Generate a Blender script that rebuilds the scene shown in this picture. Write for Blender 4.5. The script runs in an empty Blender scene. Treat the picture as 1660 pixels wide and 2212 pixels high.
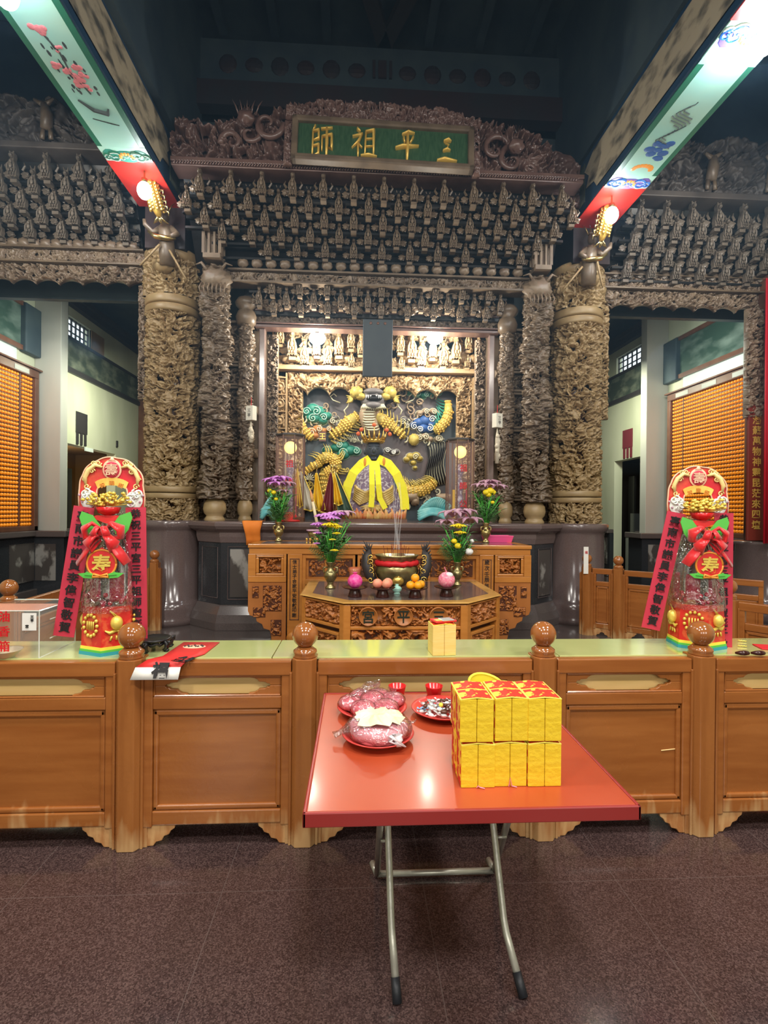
import bpy, math, random
import numpy as np
from mathutils import Matrix, Vector
from math import sin, cos, pi, radians as rad

random.seed(7)
SC = bpy.context.scene
COL = SC.collection

# ------------------------------------------------------------------ camera
F_PX, CXP, CYP = 1110.0, 830.0, 1106.0
YAW, ROLL, PITCH, EYE = rad(3.1), rad(0.54), rad(-0.1), 1.55
FW = Vector((sin(YAW)*cos(PITCH), cos(YAW)*cos(PITCH), sin(PITCH)))
RT = Vector((cos(YAW), -sin(YAW), 0))
UP = RT.cross(FW)
cam_d = bpy.data.cameras.new('camera')
cam_d.sensor_fit = 'HORIZONTAL'; cam_d.sensor_width = 36.0
cam_d.lens = F_PX/1660*36.0; cam_d.clip_start = .05; cam_d.clip_end = 100
cam = bpy.data.objects.new('camera', cam_d); COL.objects.link(cam)
ri = RT*cos(ROLL)+UP*sin(ROLL); ui = UP*cos(ROLL)-RT*sin(ROLL)
cam.matrix_world = Matrix(((ri.x, ui.x, -FW.x, 0), (ri.y, ui.y, -FW.y, 0), (ri.z, ui.z, -FW.z, EYE), (0, 0, 0, 1)))
SC.camera = cam

def ray(px, py):
    dx, dy = px-CXP, py-CYP
    x = dx*cos(ROLL)+dy*sin(ROLL); y = -dx*sin(ROLL)+dy*cos(ROLL)
    return FW+RT*(x/F_PX)-UP*(y/F_PX)
def at(px, py, Y):
    d = ray(px, py); return Vector((0, 0, EYE))+d*(Y/d.y)
def atz(px, py, Z):
    d = ray(px, py); return Vector((0, 0, EYE))+d*((Z-EYE)/d.z)

# ------------------------------------------------------------------ world, exposure, lights
SC.view_settings.view_transform = 'Standard'; SC.view_settings.look = 'None'
SC.view_settings.exposure = 0.22; SC.view_settings.gamma = 1.0
SC.view_settings.use_curve_mapping = False
SC.cycles.max_bounces = 6; SC.cycles.diffuse_bounces = 3; SC.cycles.glossy_bounces = 3
SC.cycles.transmission_bounces = 4; SC.cycles.transparent_max_bounces = 12
SC.cycles.sample_clamp_indirect = 4.0
SC.cycles.caustics_reflective = False; SC.cycles.caustics_refractive = False
W = bpy.data.worlds.new('hall_air'); SC.world = W; W.use_nodes = True
W.node_tree.nodes['Background'].inputs[0].default_value = (.30, .48, .75, 1)
W.node_tree.nodes['Background'].inputs[1].default_value = 0.06

def light(name, kind, loc, energy, color=(1, 1, 1), size=.1, sy=None, target=None, spot=None):
    d = bpy.data.lights.new(name, kind); d.energy = energy; d.color = color
    if kind == 'AREA':
        d.size = size
        if sy: d.shape = 'RECTANGLE'; d.size_y = sy
    else:
        d.shadow_soft_size = size
    if spot: d.spot_size = spot; d.spot_blend = .6
    o = bpy.data.objects.new(name, d); o.location = loc
    if target is not None:
        o.rotation_euler = (Vector(target)-Vector(loc)).to_track_quat('-Z', 'Y').to_euler()
    COL.objects.link(o); return o

WARM, COOL, NEU = (1, .86, .68), (.80, .93, 1), (1, .95, .88)
# lamps of the front hall: two rows under the ceiling behind and above the visitor
for i, (x, y) in enumerate(((-2.4, -1.2), (.4, -1.2), (3.2, -1.2), (-2.4, 1.3), (.4, 1.0), (3.2, 1.3))):
    light('hall_lamp_light', 'AREA', (x, y, 5.2), 75, NEU, .5, target=(x*.6+.15, y+2.2, 0))
for x in (-2.2, .4, 3.0):  # low fill lights added to brighten and flatten the counter front
    light('front_fill_light', 'AREA', (x, -4.6, 3.0), 48, (1, .96, .90), 1.2, 1.6, target=(x*.5+.2, 4, .9))
# the four bulbs hung under the painted beams
for p, e in (((-2.57, 6.22, 5.30), 55), ((3.17, 6.22, 5.28), 55), ((-2.6, 3.75, 5.30), 26), ((3.25, 4.1, 5.30), 26)):
    light('beam_bulb_light', 'POINT', p, e, COOL, .05)
# the two floodlights inside the shrine
for p in ((-.62, 7.32, 3.92), (1.05, 7.32, 3.90)):
    light('shrine_flood_light', 'POINT', p, 62, (1, .93, .80), .06)
# aisle lamps left and right
for x in (-4.2, 4.9):
    light('aisle_lamp_light', 'AREA', (x, 10.4, 4.2), 70, (.95, 1, .78), .6, target=(x*1.3, 11, 1.5))
    light('aisle_lamp_light', 'AREA', (x, 8.4, 4.2), 30, (.90, 1, .9), .5, target=(x*1.4, 8.6, 3.0))
    light('aisle_front_light', 'AREA', (x*.95, 5.0, 5.2), 34, (1, .95, .86), .6, target=(x*.75, 7.3, 3.6))
# ------------------------------------------------------------------ materials
MATS = {}
def nodes_of(m):
    m.use_nodes = True; return m.node_tree.nodes, m.node_tree.links
def mat(name, col, rough=.5, metal=0.0, spec=.5, coat=0.0, emit=None, es=0.0, col2=None, nscale=8.0, stretch=(1, 1, 1),
        bump=0.0, bscale=40.0, alpha=1.0, detail=4.0, lo=.35, hi=.65, trans=0.0, sheen=0.0, rvar=0.0):
    """principled material; col2 mixes in by object-space noise, bump adds fine relief"""
    m = bpy.data.materials.new(name); N, L = nodes_of(m)
    b = N['Principled BSDF']
    b.inputs['Base Color'].default_value = (*col, 1); b.inputs['Roughness'].default_value = rough
    b.inputs['Metallic'].default_value = metal; b.inputs['Specular IOR Level'].default_value = spec
    b.inputs['Coat Weight'].default_value = coat; b.inputs['Coat Roughness'].default_value = .12
    b.inputs['Alpha'].default_value = alpha; b.inputs['Transmission Weight'].default_value = trans
    b.inputs['Sheen Weight'].default_value = sheen
    if emit:
        b.inputs['Emission Color'].default_value = (*emit, 1); b.inputs['Emission Strength'].default_value = es
    tc = N.new('ShaderNodeTexCoord')
    if col2:
        mp = N.new('ShaderNodeMapping'); mp.inputs['Scale'].default_value = stretch
        t = N.new('ShaderNodeTexNoise'); t.inputs['Scale'].default_value = nscale; t.inputs['Detail'].default_value = detail
        r = N.new('ShaderNodeValToRGB'); r.color_ramp.elements[0].position = lo; r.color_ramp.elements[1].position = hi
        r.color_ramp.elements[0].color = (*col, 1); r.color_ramp.elements[1].color = (*col2, 1)
        L.new(tc.outputs['Object'], mp.inputs[0]); L.new(mp.outputs[0], t.inputs['Vector'])
        L.new(t.outputs['Fac'], r.inputs[0]); L.new(r.outputs[0], b.inputs['Base Color'])
    if bump:
        t2 = N.new('ShaderNodeTexNoise'); t2.inputs['Scale'].default_value = bscale; t2.inputs['Detail'].default_value = 3
        bp = N.new('ShaderNodeBump'); bp.inputs['Strength'].default_value = bump; bp.inputs['Distance'].default_value = .01
        L.new(tc.outputs['Object'], t2.inputs['Vector']); L.new(t2.outputs['Fac'], bp.inputs['Height'])
        L.new(bp.outputs[0], b.inputs['Normal'])
    if rvar:
        t3 = N.new('ShaderNodeTexNoise'); t3.inputs['Scale'].default_value = 3.0; t3.inputs['Detail'].default_value = 5
        mr = N.new('ShaderNodeMapRange'); mr.inputs[3].default_value = rough-rvar; mr.inputs[4].default_value = rough+rvar
        L.new(tc.outputs['Object'], t3.inputs['Vector']); L.new(t3.outputs['Fac'], mr.inputs[0]); L.new(mr.outputs[0], b.inputs['Roughness'])
    MATS[name] = m; return m

def film(name, tint=(1, 1, 1), base=.10, edge=.75, rough=.08, bump=.8, bscale=18.0):
    """clear plastic film: mostly see-through, glossy on the wrinkles"""
    m = bpy.data.materials.new(name); N, L = nodes_of(m); N.remove(N['Principled BSDF'])
    o = N['Material Output']; mix = N.new('ShaderNodeMixShader'); tr = N.new('ShaderNodeBsdfTransparent'); gl = N.new('ShaderNodeBsdfGlossy')
    tr.inputs[0].default_value = (*tint, 1); gl.inputs['Roughness'].default_value = rough
    lw = N.new('ShaderNodeLayerWeight'); mr = N.new('ShaderNodeMapRange'); mr.inputs[3].default_value = base; mr.inputs[4].default_value = edge
    tc = N.new('ShaderNodeTexCoord'); t = N.new('ShaderNodeTexNoise'); t.inputs['Scale'].default_value = bscale; t.inputs['Distortion'].default_value = 1.5
    bp = N.new('ShaderNodeBump'); bp.inputs['Strength'].default_value = bump; bp.inputs['Distance'].default_value = .02
    L.new(tc.outputs['Object'], t.inputs['Vector']); L.new(t.outputs['Fac'], bp.inputs['Height'])
    L.new(bp.outputs[0], gl.inputs['Normal']); L.new(bp.outputs[0], lw.inputs['Normal'])
    L.new(lw.outputs['Facing'], mr.inputs[0]); L.new(mr.outputs[0], mix.inputs[0])
    L.new(tr.outputs[0], mix.inputs[1]); L.new(gl.outputs[0], mix.inputs[2]); L.new(mix.outputs[0], o.inputs[0])
    MATS[name] = m; return m

M = MATS
mat('wood_fence', (.29, .092, .019), .28, col2=(.37, .130, .030), nscale=3.5, stretch=(.5, 5, 5), coat=.25, bump=.08, bscale=30, rvar=.08)
mat('wood_fence_v', (.29, .098, .022), .28, col2=(.37, .135, .033), nscale=3.5, stretch=(5, 5, .5), coat=.25, bump=.08, bscale=30, rvar=.08)
mat('wood_worn', (.42, .175, .055), .5, col2=(.62, .36, .15), nscale=7, stretch=(5, 5, .8), bump=.2, bscale=30)
mat('wood_knob', (.27, .085, .022), .14, col2=(.34, .12, .03), nscale=6, stretch=(3, 3, 1), coat=.8)
mat('wood_altar', (.50, .185, .032), .33, col2=(.57, .225, .045), nscale=4, stretch=(1, 6, 6), coat=.15)
mat('wood_altar_relief', (.40, .135, .028), .40, col2=(.46, .165, .040), nscale=6)
mat('wood_pale', (.62, .42, .14), .5, col2=(.72, .50, .20), nscale=5, stretch=(.5, 5, 5))
mat('carved_dark', (.120, .085, .056), .38, col2=(.19, .138, .09), nscale=5, spec=.6)
mat('carved_mid', (.17, .122, .085), .40, col2=(.25, .185, .125), nscale=5, spec=.6)
mat('carved_gold', (.28, .19, .090), .40, col2=(.37, .265, .135), nscale=4, spec=.5)
mat('carved_red', (.125, .068, .055), .28, col2=(.18, .105, .085), nscale=5, spec=.7)
mat('carved_lit', (.42, .28, .14), .36, col2=(.54, .39, .22), nscale=5, spec=.5)  # carving brown made paler, floodlight of the niche put into the colour
mat('carved_smoky', (.060, .050, .046), .5, col2=(.105, .088, .078), nscale=3)
mat('dark_haze_paint', (.030, .050, .068), .6, col2=(.050, .075, .085), nscale=2)  # dark paint lifted with blue to stand in for haze overhead
mat('dark_paint_red', (.030, .012, .014), .6, col2=(.02, .018, .022), nscale=2)
mat('granite', (.085, .070, .068), .16, col2=(.125, .102, .098), nscale=140, detail=2, coat=.3)
mat('granite_brown', (.125, .090, .088), .16, col2=(.16, .12, .115), nscale=120, detail=2, coat=.3)
mat('granite_black', (.022, .026, .032), .14, col2=(.040, .044, .05), nscale=120, detail=2, coat=.3)
mat('granite_picture', (.075, .066, .062), .25, col2=(.30, .29, .27), nscale=3.2, stretch=(1.4, 1, .9), detail=7, lo=.52, hi=.60)
mat('plaster', (.50, .52, .37), .85, col2=(.60, .61, .46), nscale=1.6, stretch=(1, 1, .3), detail=6)
mat('plaster_grey', (.43, .42, .37), .8, col2=(.50, .49, .44), nscale=1.5, stretch=(1, 1, .3), detail=6)
mat('plaster_pale', (.60, .70, .66), .7, col2=(.72, .78, .74), nscale=3)
mat('mural', (.045, .060, .045), .6, col2=(.22, .24, .18), nscale=3.0, stretch=(1, .8, 1.6), detail=8, lo=.45, hi=.72)
mat('mural_green', (.035, .075, .055), .5, col2=(.22, .29, .25), nscale=2.6, stretch=(1, .6, 1.4), detail=7, lo=.42, hi=.70)
mat('shrine_post', (.17, .115, .10), .22, col2=(.23, .17, .15), nscale=5, coat=.5)  # post colour lightened to stand in for floodlight on its edges
mat('trim_dark', (.035, .030, .030), .5)
mat('trim_brown', (.12, .045, .026), .4, col2=(.16, .07, .04), nscale=6)
mat('beam_mural', (.36, .31, .22), .55, col2=(.07, .065, .05), nscale=4.5, stretch=(1.6, .8, 1.6), detail=9, lo=.48, hi=.66)
mat('beam_teal', (.34, .66, .58), .40, col2=(.44, .68, .54), nscale=1.3)
mat('beam_green', (.02, .16, .09), .4)
mat('beam_blue', (.012, .04, .085), .45)
mat('beam_red', (.62, .035, .025), .4)
mat('white_line', (.80, .82, .76), .5)
mat('paint_purple', (.19, .13, .42), .4); mat('paint_blue', (.03, .16, .55), .4); mat('paint_green', (.03, .40, .20), .4)
mat('paint_orange', (.85, .32, .04), .4); mat('paint_pink', (.75, .22, .24), .5); mat('paint_ink', (.035, .05, .045), .6)
mat('sky_pane', (.75, .85, .9), .3, emit=(.80, .92, 1), es=1.1)
mat('plaque_green', (.022, .070, .030), .45, col2=(.045, .105, .048), nscale=9, stretch=(6, 1, 1), detail=6)
mat('gold_leaf', (.86, .56, .12), .35, metal=.35, emit=None)
mat('gold', (.78, .52, .13), .28, metal=.85)
mat('brass', (.42, .31, .12), .25, metal=.9, col2=(.52, .42, .20), nscale=9)
mat('bronze', (.20, .165, .075), .30, metal=.85, col2=(.38, .32, .15), nscale=12)
mat('steel', (.56, .56, .47), .32, metal=.55, col2=(.42, .41, .34), nscale=10, bump=.1)
mat('rubber', (.012, .014, .018), .5)
mat('black', (.008, .008, .009), .35)
mat('ink', (.010, .008, .009), .6)
mat('table_red', (.39, .055, .018), .32, col2=(.45, .075, .028), nscale=3, coat=.15, rvar=.10)
mat('table_edge', (.30, .026, .022), .35)
mat('red_plastic', (.60, .012, .014), .22); mat('plate_red', (.62, .055, .045), .28)
mat('red_paper', (.72, .028, .025), .5); mat('crimson_paper', (.56, .030, .065), .55); mat('crimson_deep', (.36, .012, .04), .4)
mat('red_ribbon', (.70, .015, .02), .28, sheen=.3); mat('red_cloth', (.62, .012, .018), .55)
mat('joss_yellow', (.84, .57, .012), .8, col2=(.91, .66, .03), nscale=14, stretch=(1, 1, 16), bump=.25, bscale=60)
mat('joss_edge', (.90, .80, .12), .7)
mat('joss_label', (.66, .030, .012), .55, col2=(.95, .62, .06), nscale=34, detail=2.5, lo=.53, hi=.57)
mat('joss_buff', (.85, .62, .16), .8, col2=(.90, .70, .24), nscale=14, stretch=(1, 1, 16))
mat('yellow_plastic', (.88, .74, .05), .4); mat('pink_string', (.85, .25, .40), .5)
mat('bun_pink', (.86, .13, .19), .45, col2=(.92, .24, .28), nscale=6)
mat('cake_pink', (.88, .30, .37), .45, col2=(.95, .45, .50), nscale=5)
mat('paper_cream', (.88, .84, .42), .7, col2=(.95, .92, .66), nscale=12)
mat('white', (.85, .85, .83), .5); mat('paper_white', (.84, .82, .76), .7)
mat('silver', (.75, .76, .74), .22, metal=.6); mat('candy_blue', (.25, .55, .85), .3); mat('candy_yellow', (.92, .80, .08), .3); mat('candy_brown', (.10, .035, .02), .3)
mat('glass_green', (.50, .55, .21), .07, col2=(.56, .60, .25), nscale=2.5, coat=1.0)
mat('acrylic', (.9, .93, .9), .05, alpha=.05); mat('acrylic_edge', (.85, .92, .85), .1, alpha=.55); mat('acrylic_red', (.80, .42, .32), .2, alpha=.62)
mat('jar_glass', (.85, .25, .12), .06, alpha=.45)
mat('leaf_green', (.045, .15, .045), .45, col2=(.09, .23, .07), nscale=20); mat('leaf_bright', (.10, .52, .07), .4)
mat('leaf_dull', (.10, .20, .13), .45)
mat('petal_purple', (.55, .16, .62), .5, col2=(.70, .30, .74), nscale=30); mat('petal_mauve', (.38, .17, .26), .5, col2=(.62, .40, .50), nscale=26)
mat('petal_yellow', (.92, .72, .02), .5)
mat('fruit_orange', (.95, .40, .012), .4, bump=.15, bscale=150); mat('fruit_peach', (.85, .40, .24), .5, col2=(.80, .20, .14), nscale=9)
mat('fruit_magenta', (.78, .03, .30), .4, col2=(.92, .16, .45), nscale=40); mat('fruit_net', (.85, .12, .24), .5, col2=(.95, .45, .52), nscale=60)
mat('fruit_pine', (.17, .10, .025), .6, col2=(.30, .20, .06), nscale=40); mat('lacquer_dark', (.045, .012, .010), .18)
mat('celadon', (.40, .72, .60), .2)
mat('lamp_orange', (.85, .30, .015), .3, emit=(1, .30, .015), es=.22); mat('lamp_back', (.16, .04, .006), .5, emit=(1, .22, .01), es=.06)  # lamp_back emission stands in for lamplight on the backing board
mat('bulb', (1, 1, 1), .3, emit=(.93, .97, 1), es=45); mat('flood', (1, 1, 1), .3, emit=(1, .97, .9), es=40)
mat('lantern_glow', (1, .8, .4), .4, emit=(1, .60, .16), es=1.6)
mat('lantern_film', (.70, .50, .48), .12, alpha=.15)
mat('banner_red', (.60, .006, .025), .6)
mat('face_black', (.055, .070, .090), .35); mat('robe_gold', (.60, .42, .12), .4, col2=(.72, .55, .22), nscale=12)
mat('ribbon_yellow', (.93, .85, .02), .6, col2=(.80, .70, .04), nscale=45, lo=.62, hi=.66)
mat('robe_purple', (.22, .16, .26), .5, col2=(.62, .60, .66), nscale=30, lo=.5, hi=.6)
mat('shrine_back', (.11, .085, .088), .45, col2=(.065, .095, .115), nscale=1.1, lo=.40, hi=.58)
mat('dragon_yellow', (.66, .53, .13), .45, col2=(.42, .31, .07), nscale=16); mat('dragon_belly', (.40, .30, .20), .5); mat('cloud_line', (.66, .64, .46), .5)
mat('cloud_green', (.035, .26, .19), .5); mat('cloud_blue', (.035, .11, .33), .5); mat('cloud_orange', (.60, .25, .08), .5); mat('cloud_grey', (.16, .15, .15), .5)
mat('wave_teal', (.10, .46, .50), .45, col2=(.30, .66, .64), nscale=8); mat('flag_maroon', (.16, .02, .03), .6); mat('flag_yellow', (.82, .50, .02), .6); mat('flag_green', (.06, .11, .08), .6); mat('flag_white', (.60, .56, .46), .7)
mat('orange_cloth', (.88, .25, .03), .7); mat('pink_plastic', (.88, .10, .30), .35)
mat('gold_thread', (.80, .60, .18), .4, col2=(.66, .22, .06), nscale=30)
mat('tag_white', (.74, .72, .62), .6); mat('tassel', (.62, .56, .44), .8); mat('shell', (.50, .40, .26), .3, col2=(.66, .56, .38), nscale=12)
mat('door_dark', (.030, .027, .027), .5); mat('door_brown', (.30, .18, .075), .6)
mat('concrete', (.20, .21, .19), .7); mat('candle', (.83, .70, .44), .4); mat('lucky_gold', (.88, .66, .12), .35, metal=.3)
mat('can_steel', (.16, .17, .17), .22, metal=.5, col2=(.62, .64, .62), nscale=16, stretch=(4, 4, .4), lo=.5, hi=.6); mat('red_beads', (.34, .008, .03), .15, col2=(.55, .03, .08), nscale=60)
mat('dusky_board', (.018, .030, .042), .5, col2=(.03, .045, .055), nscale=3)
mat('carved_smoke2', (.115, .095, .075), .42, col2=(.175, .145, .115), nscale=5, spec=.4)
mat('pompom_red', (.85, .17, .06), .7); mat('lotus_red', (.62, .14, .05), .45, col2=(.80, .55, .20), nscale=9)
mat('wood_top', (.56, .30, .07), .25, col2=(.66, .38, .11), nscale=5, coat=.4); mat('character_ink', (.012, .022, .014), .4)
mat('box_print', (.66, .028, .022), .3, col2=(.74, .11, .04), nscale=22, coat=.4, lo=.52, hi=.60); mat('paint_teal', (.03, .33, .42), .5); mat('paint_peach', (.90, .55, .36), .5); mat('arch_red', (.66, .018, .03), .5, col2=(.72, .10, .04), nscale=9, lo=.52, hi=.66); mat('arch_gold', (.90, .70, .28), .5); mat('scroll_orange', (.90, .45, .06), .4, col2=(.93, .66, .14), nscale=20)
mat('film_white', (.85, .82, .84), .2, alpha=.75)
mat('couplet_red', (.20, .03, .02), .4)
film('cellophane', (1, 1, 1), .10, .85, .05, .9, 26.0); film('bag_film', (1, .97, .98), .16, .65, .10, 1.0, 24.0)

def smoke_mat():
    m = bpy.data.materials.new('smoke'); N, L = nodes_of(m); N.remove(N['Principled BSDF'])
    mix = N.new('ShaderNodeMixShader'); tr = N.new('ShaderNodeBsdfTransparent'); df = N.new('ShaderNodeBsdfDiffuse')
    df.inputs[0].default_value = (.9, .92, .95, 1); mix.inputs[0].default_value = .10
    L.new(tr.outputs[0], mix.inputs[1]); L.new(df.outputs[0], mix.inputs[2]); L.new(mix.outputs[0], N['Material Output'].inputs[0])
    M['smoke'] = m
smoke_mat()

def floor_mat():
    m = mat('floor_granite', (.1, .06, .06), .13, coat=.25); N, L = nodes_of(m); b = N['Principled BSDF']
    tc = N.new('ShaderNodeTexCoord'); v = N.new('ShaderNodeTexVoronoi'); v.inputs['Scale'].default_value = 230
    r = N.new('ShaderNodeValToRGB'); e = r.color_ramp.elements
    e[0].position = .0; e[0].color = (.030, .019, .019, 1); e[1].position = 1; e[1].color = (.125, .080, .074, 1)
    k = e.new(.5); k.color = (.062, .037, .036, 1)
    L.new(tc.outputs['Object'], v.inputs['Vector']); sp = N.new('ShaderNodeSeparateColor'); L.new(v.outputs['Color'], sp.inputs[0]); L.new(sp.outputs[0], r.inputs[0])
    # tile joints every 0.82 m
    sx = N.new('ShaderNodeSeparateXYZ'); L.new(tc.outputs['Object'], sx.inputs[0]); cur = None
    for ax, off in (('X', .53), ('Y', .35)):
        a = N.new('ShaderNodeMath'); a.operation = 'ADD'; a.inputs[1].default_value = off+82*2
        md = N.new('ShaderNodeMath'); md.operation = 'MODULO'; md.inputs[1].default_value = .82
        lt = N.new('ShaderNodeMath'); lt.operation = 'LESS_THAN'; lt.inputs[1].default_value = .003
        L.new(sx.outputs[ax], a.inputs[0]); L.new(a.outputs[0], md.inputs[0]); L.new(md.outputs[0], lt.inputs[0])
        if cur is None: cur = lt
        else:
            mx = N.new('ShaderNodeMath'); mx.operation = 'MAXIMUM'; L.new(cur.outputs[0], mx.inputs[0]); L.new(lt.outputs[0], mx.inputs[1]); cur = mx
    mix = N.new('ShaderNodeMix'); mix.data_type = 'RGBA'; mix.inputs['B'].default_value = (.12, .09, .085, 1)
    L.new(cur.outputs[0], mix.inputs['Factor']); L.new(r.outputs[0], mix.inputs['A']); L.new(mix.outputs['Result'], b.inputs['Base Color'])
floor_mat()

# ------------------------------------------------------------------ objects and tags
def tag(o, label=None, cat=None, group=None, kind=None):
    if label: o['label'] = label
    if cat: o['category'] = cat
    if group: o['group'] = group
    if kind: o['kind'] = kind
    return o
def empty(name, loc=(0, 0, 0), rz=0.0, label=None, cat=None, group=None, kind=None):
    o = bpy.data.objects.new(name, None); o.empty_display_size = .1; COL.objects.link(o)
    o.location = loc; o.rotation_euler = (0, 0, rz); return tag(o, label, cat, group, kind)
def link_mesh(name, me, m, parent=None, smooth=False):
    me.materials.append(M[m] if isinstance(m, str) else m)
    o = bpy.data.objects.new(name, me); COL.objects.link(o)
    if parent: o.parent = parent
    if smooth: me.polygons.foreach_set('use_smooth', [True]*len(me.polygons))
    return o
def copy_tree(o, parent=None):
    c = o.copy(); COL.objects.link(c)
    if parent is not None: c.parent = parent
    for ch in list(o.children): copy_tree(ch, c)
    return c

class MB:
    """collects simple shapes and links them as ONE mesh object"""
    def __init__(s): s.v = []; s.f = []; s.T = Matrix.Identity(4)
    def add(s, vs, fs):
        n = len(s.v); s.v += [tuple(s.T @ Vector(v)) for v in vs]; s.f += [tuple(i+n for i in f) for f in fs]; return s
    def box(s, x0, x1, y0, y1, z0, z1):
        return s.add([(x, y, z) for z in (z0, z1) for y in (y0, y1) for x in (x0, x1)],
                     [(0, 2, 3, 1), (4, 5, 7, 6), (0, 1, 5, 4), (2, 6, 7, 3), (0, 4, 6, 2), (1, 3, 7, 5)])
    def cbox(s, c, d, R=None):
        T = s.T; s.T = T @ Matrix.Translation(Vector(c)) @ (R.to_4x4() if R else Matrix.Identity(4))
        s.box(-d[0]/2, d[0]/2, -d[1]/2, d[1]/2, -d[2]/2, d[2]/2); s.T = T; return s
    def lathe(s, prof, n=24, c=(0, 0, 0), sq=1.0, ph=0.0):
        vs, fs = [], []; k = len(prof)
        for r, z in prof:
            for j in range(n):
                a = 2*pi*j/n+ph; vs.append((c[0]+r*cos(a), c[1]+r*sin(a)*sq, c[2]+z))
        for i in range(k-1):
            for j in range(n):
                fs.append((i*n+j, i*n+(j+1) % n, (i+1)*n+(j+1) % n, (i+1)*n+j))
        if prof[0][0] > 1e-5: fs.append(tuple(range(n-1, -1, -1)))
        if prof[-1][0] > 1e-5: fs.append(tuple(range((k-1)*n, k*n)))
        return s.add(vs, fs)
    def tube(s, pts, r, n=8, flat=1.0):
        pts = [Vector(p) for p in pts]; m = len(pts); rs = r if isinstance(r, (list, tuple)) else [r]*m
        vs, fs = [], []; prev = None
        for i, p in enumerate(pts):
            t = (pts[min(i+1, m-1)]-pts[max(i-1, 0)]).normalized()
            if prev is None:
                a = Vector((0, 0, 1)) if abs(t.z) < .9 else Vector((1, 0, 0)); u = t.cross(a).normalized()
            else:
                u = prev-t*prev.dot(t); u = u.normalized() if u.length > 1e-6 else t.orthogonal().normalized()
            w = t.cross(u); prev = u
            for j in range(n):
                q = 2*pi*j/n; vs.append(p+u*(rs[i]*cos(q))+w*(rs[i]*flat*sin(q)))
        for i in range(m-1):
            for j in range(n): fs.append((i*n+j, i*n+(j+1) % n, (i+1)*n+(j+1) % n, (i+1)*n+j))
        fs.append(tuple(range(n-1, -1, -1))); fs.append(tuple(range((m-1)*n, m*n)))
        return s.add(vs, fs)
    def prism(s, out, y0, y1):
        """polygon in XZ extruded along Y"""
        n = len(out); a = sum(out[i][0]*out[(i+1) % n][1]-out[(i+1) % n][0]*out[i][1] for i in range(n))
        if a < 0: out = out[::-1]
        vs = [(x, y0, z) for x, z in out]+[(x, y1, z) for x, z in out]
        fs = [tuple(range(n)), tuple(range(2*n-1, n-1, -1))]+[(i, i+n, (i+1) % n+n, (i+1) % n) for i in range(n)]
        return s.add(vs, fs)
    def ball(s, c, r, nu=16, nv=10, fn=None):
        r = r if isinstance(r, (tuple, list)) else (r, r, r); vs, fs = [], []
        for i in range(nv+1):
            t = pi*i/nv
            for j in range(nu):
                p = 2*pi*j/nu; k = fn(t, p) if fn else 1.0
                vs.append((c[0]+r[0]*k*sin(t)*cos(p), c[1]+r[1]*k*sin(t)*sin(p), c[2]-r[2]*k*cos(t)))
        for i in range(nv):
            for j in range(nu):
                q = (i*nu+j, i*nu+(j+1) % nu, (i+1)*nu+(j+1) % nu, (i+1)*nu+j)
                if i == 0: q = (q[0], q[2], q[3])
                elif i == nv-1: q = (q[0], q[1], q[2])
                fs.append(q)
        return s.add(vs, fs)
    def quad(s, a, b, c, d): return s.add([a, b, c, d], [(0, 1, 2, 3)])
    def build(s, name, m, parent=None, smooth=False, bevel=0.0, seg=2, loc=None, solid=0.0):
        me = bpy.data.meshes.new(name); me.from_pydata(s.v, [], s.f); me.validate()
        o = link_mesh(name, me, m, parent, smooth)
        if loc is not None: o.location = loc
        if solid:
            sm = o.modifiers.new('thickness', 'SOLIDIFY'); sm.thickness = solid; sm.offset = 0
        if bevel:
            b = o.modifiers.new('edge', 'BEVEL'); b.width = bevel; b.segments = seg; b.limit_method = 'ANGLE'; b.angle_limit = rad(40)
        if smooth:
            me.shade_smooth() if hasattr(me, 'shade_smooth') else None
        return o

def lettering(name, s, size, m, parent, loc, rx=pi/2, rz=0.0, ry=0.0, depth=.002, bold=0.0, vertical=False, pitch=1.1, sx=1.0):
    """characters as one mesh, centred on loc, facing -Y"""
    c = bpy.data.curves.new(name, 'FONT'); c.size = size; c.extrude = depth; c.offset = bold*size
    c.align_x = 'CENTER'; c.align_y = 'CENTER'; c.resolution_u = 3
    V, Fc = [], []
    def one(ch, dx, dz):
        c.body = ch; t = bpy.data.objects.new('t', c); COL.objects.link(t); bpy.context.view_layer.update()
        me = bpy.data.meshes.new_from_object(t.evaluated_get(bpy.context.evaluated_depsgraph_get())); n = len(V)
        xs = [v.co.x for v in me.vertices] or [0]; ys = [v.co.y for v in me.vertices] or [0]
        mx, my = (min(xs)+max(xs))/2, (min(ys)+max(ys))/2
        if vertical or len(s) == 1: V.extend([((v.co.x-mx)*sx+dx, v.co.y-my+dz, v.co.z) for v in me.vertices])
        else: V.extend([((v.co.x)*sx+dx, v.co.y+dz, v.co.z) for v in me.vertices])
        Fc.extend([tuple(i+n for i in p.vertices) for p in me.polygons])
        bpy.data.objects.remove(t); bpy.data.meshes.remove(me)
    if vertical:
        for i, ch in enumerate(s): one(ch, 0, ((len(s)-1)/2-i)*size*pitch)
    else: one(s, 0, 0)
    bpy.data.curves.remove(c)
    me = bpy.data.meshes.new(name); me.from_pydata(V, [], Fc)
    o = link_mesh(name, me, m, parent); o.location = loc; o.rotation_euler = (rx, ry, rz); return o

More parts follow.
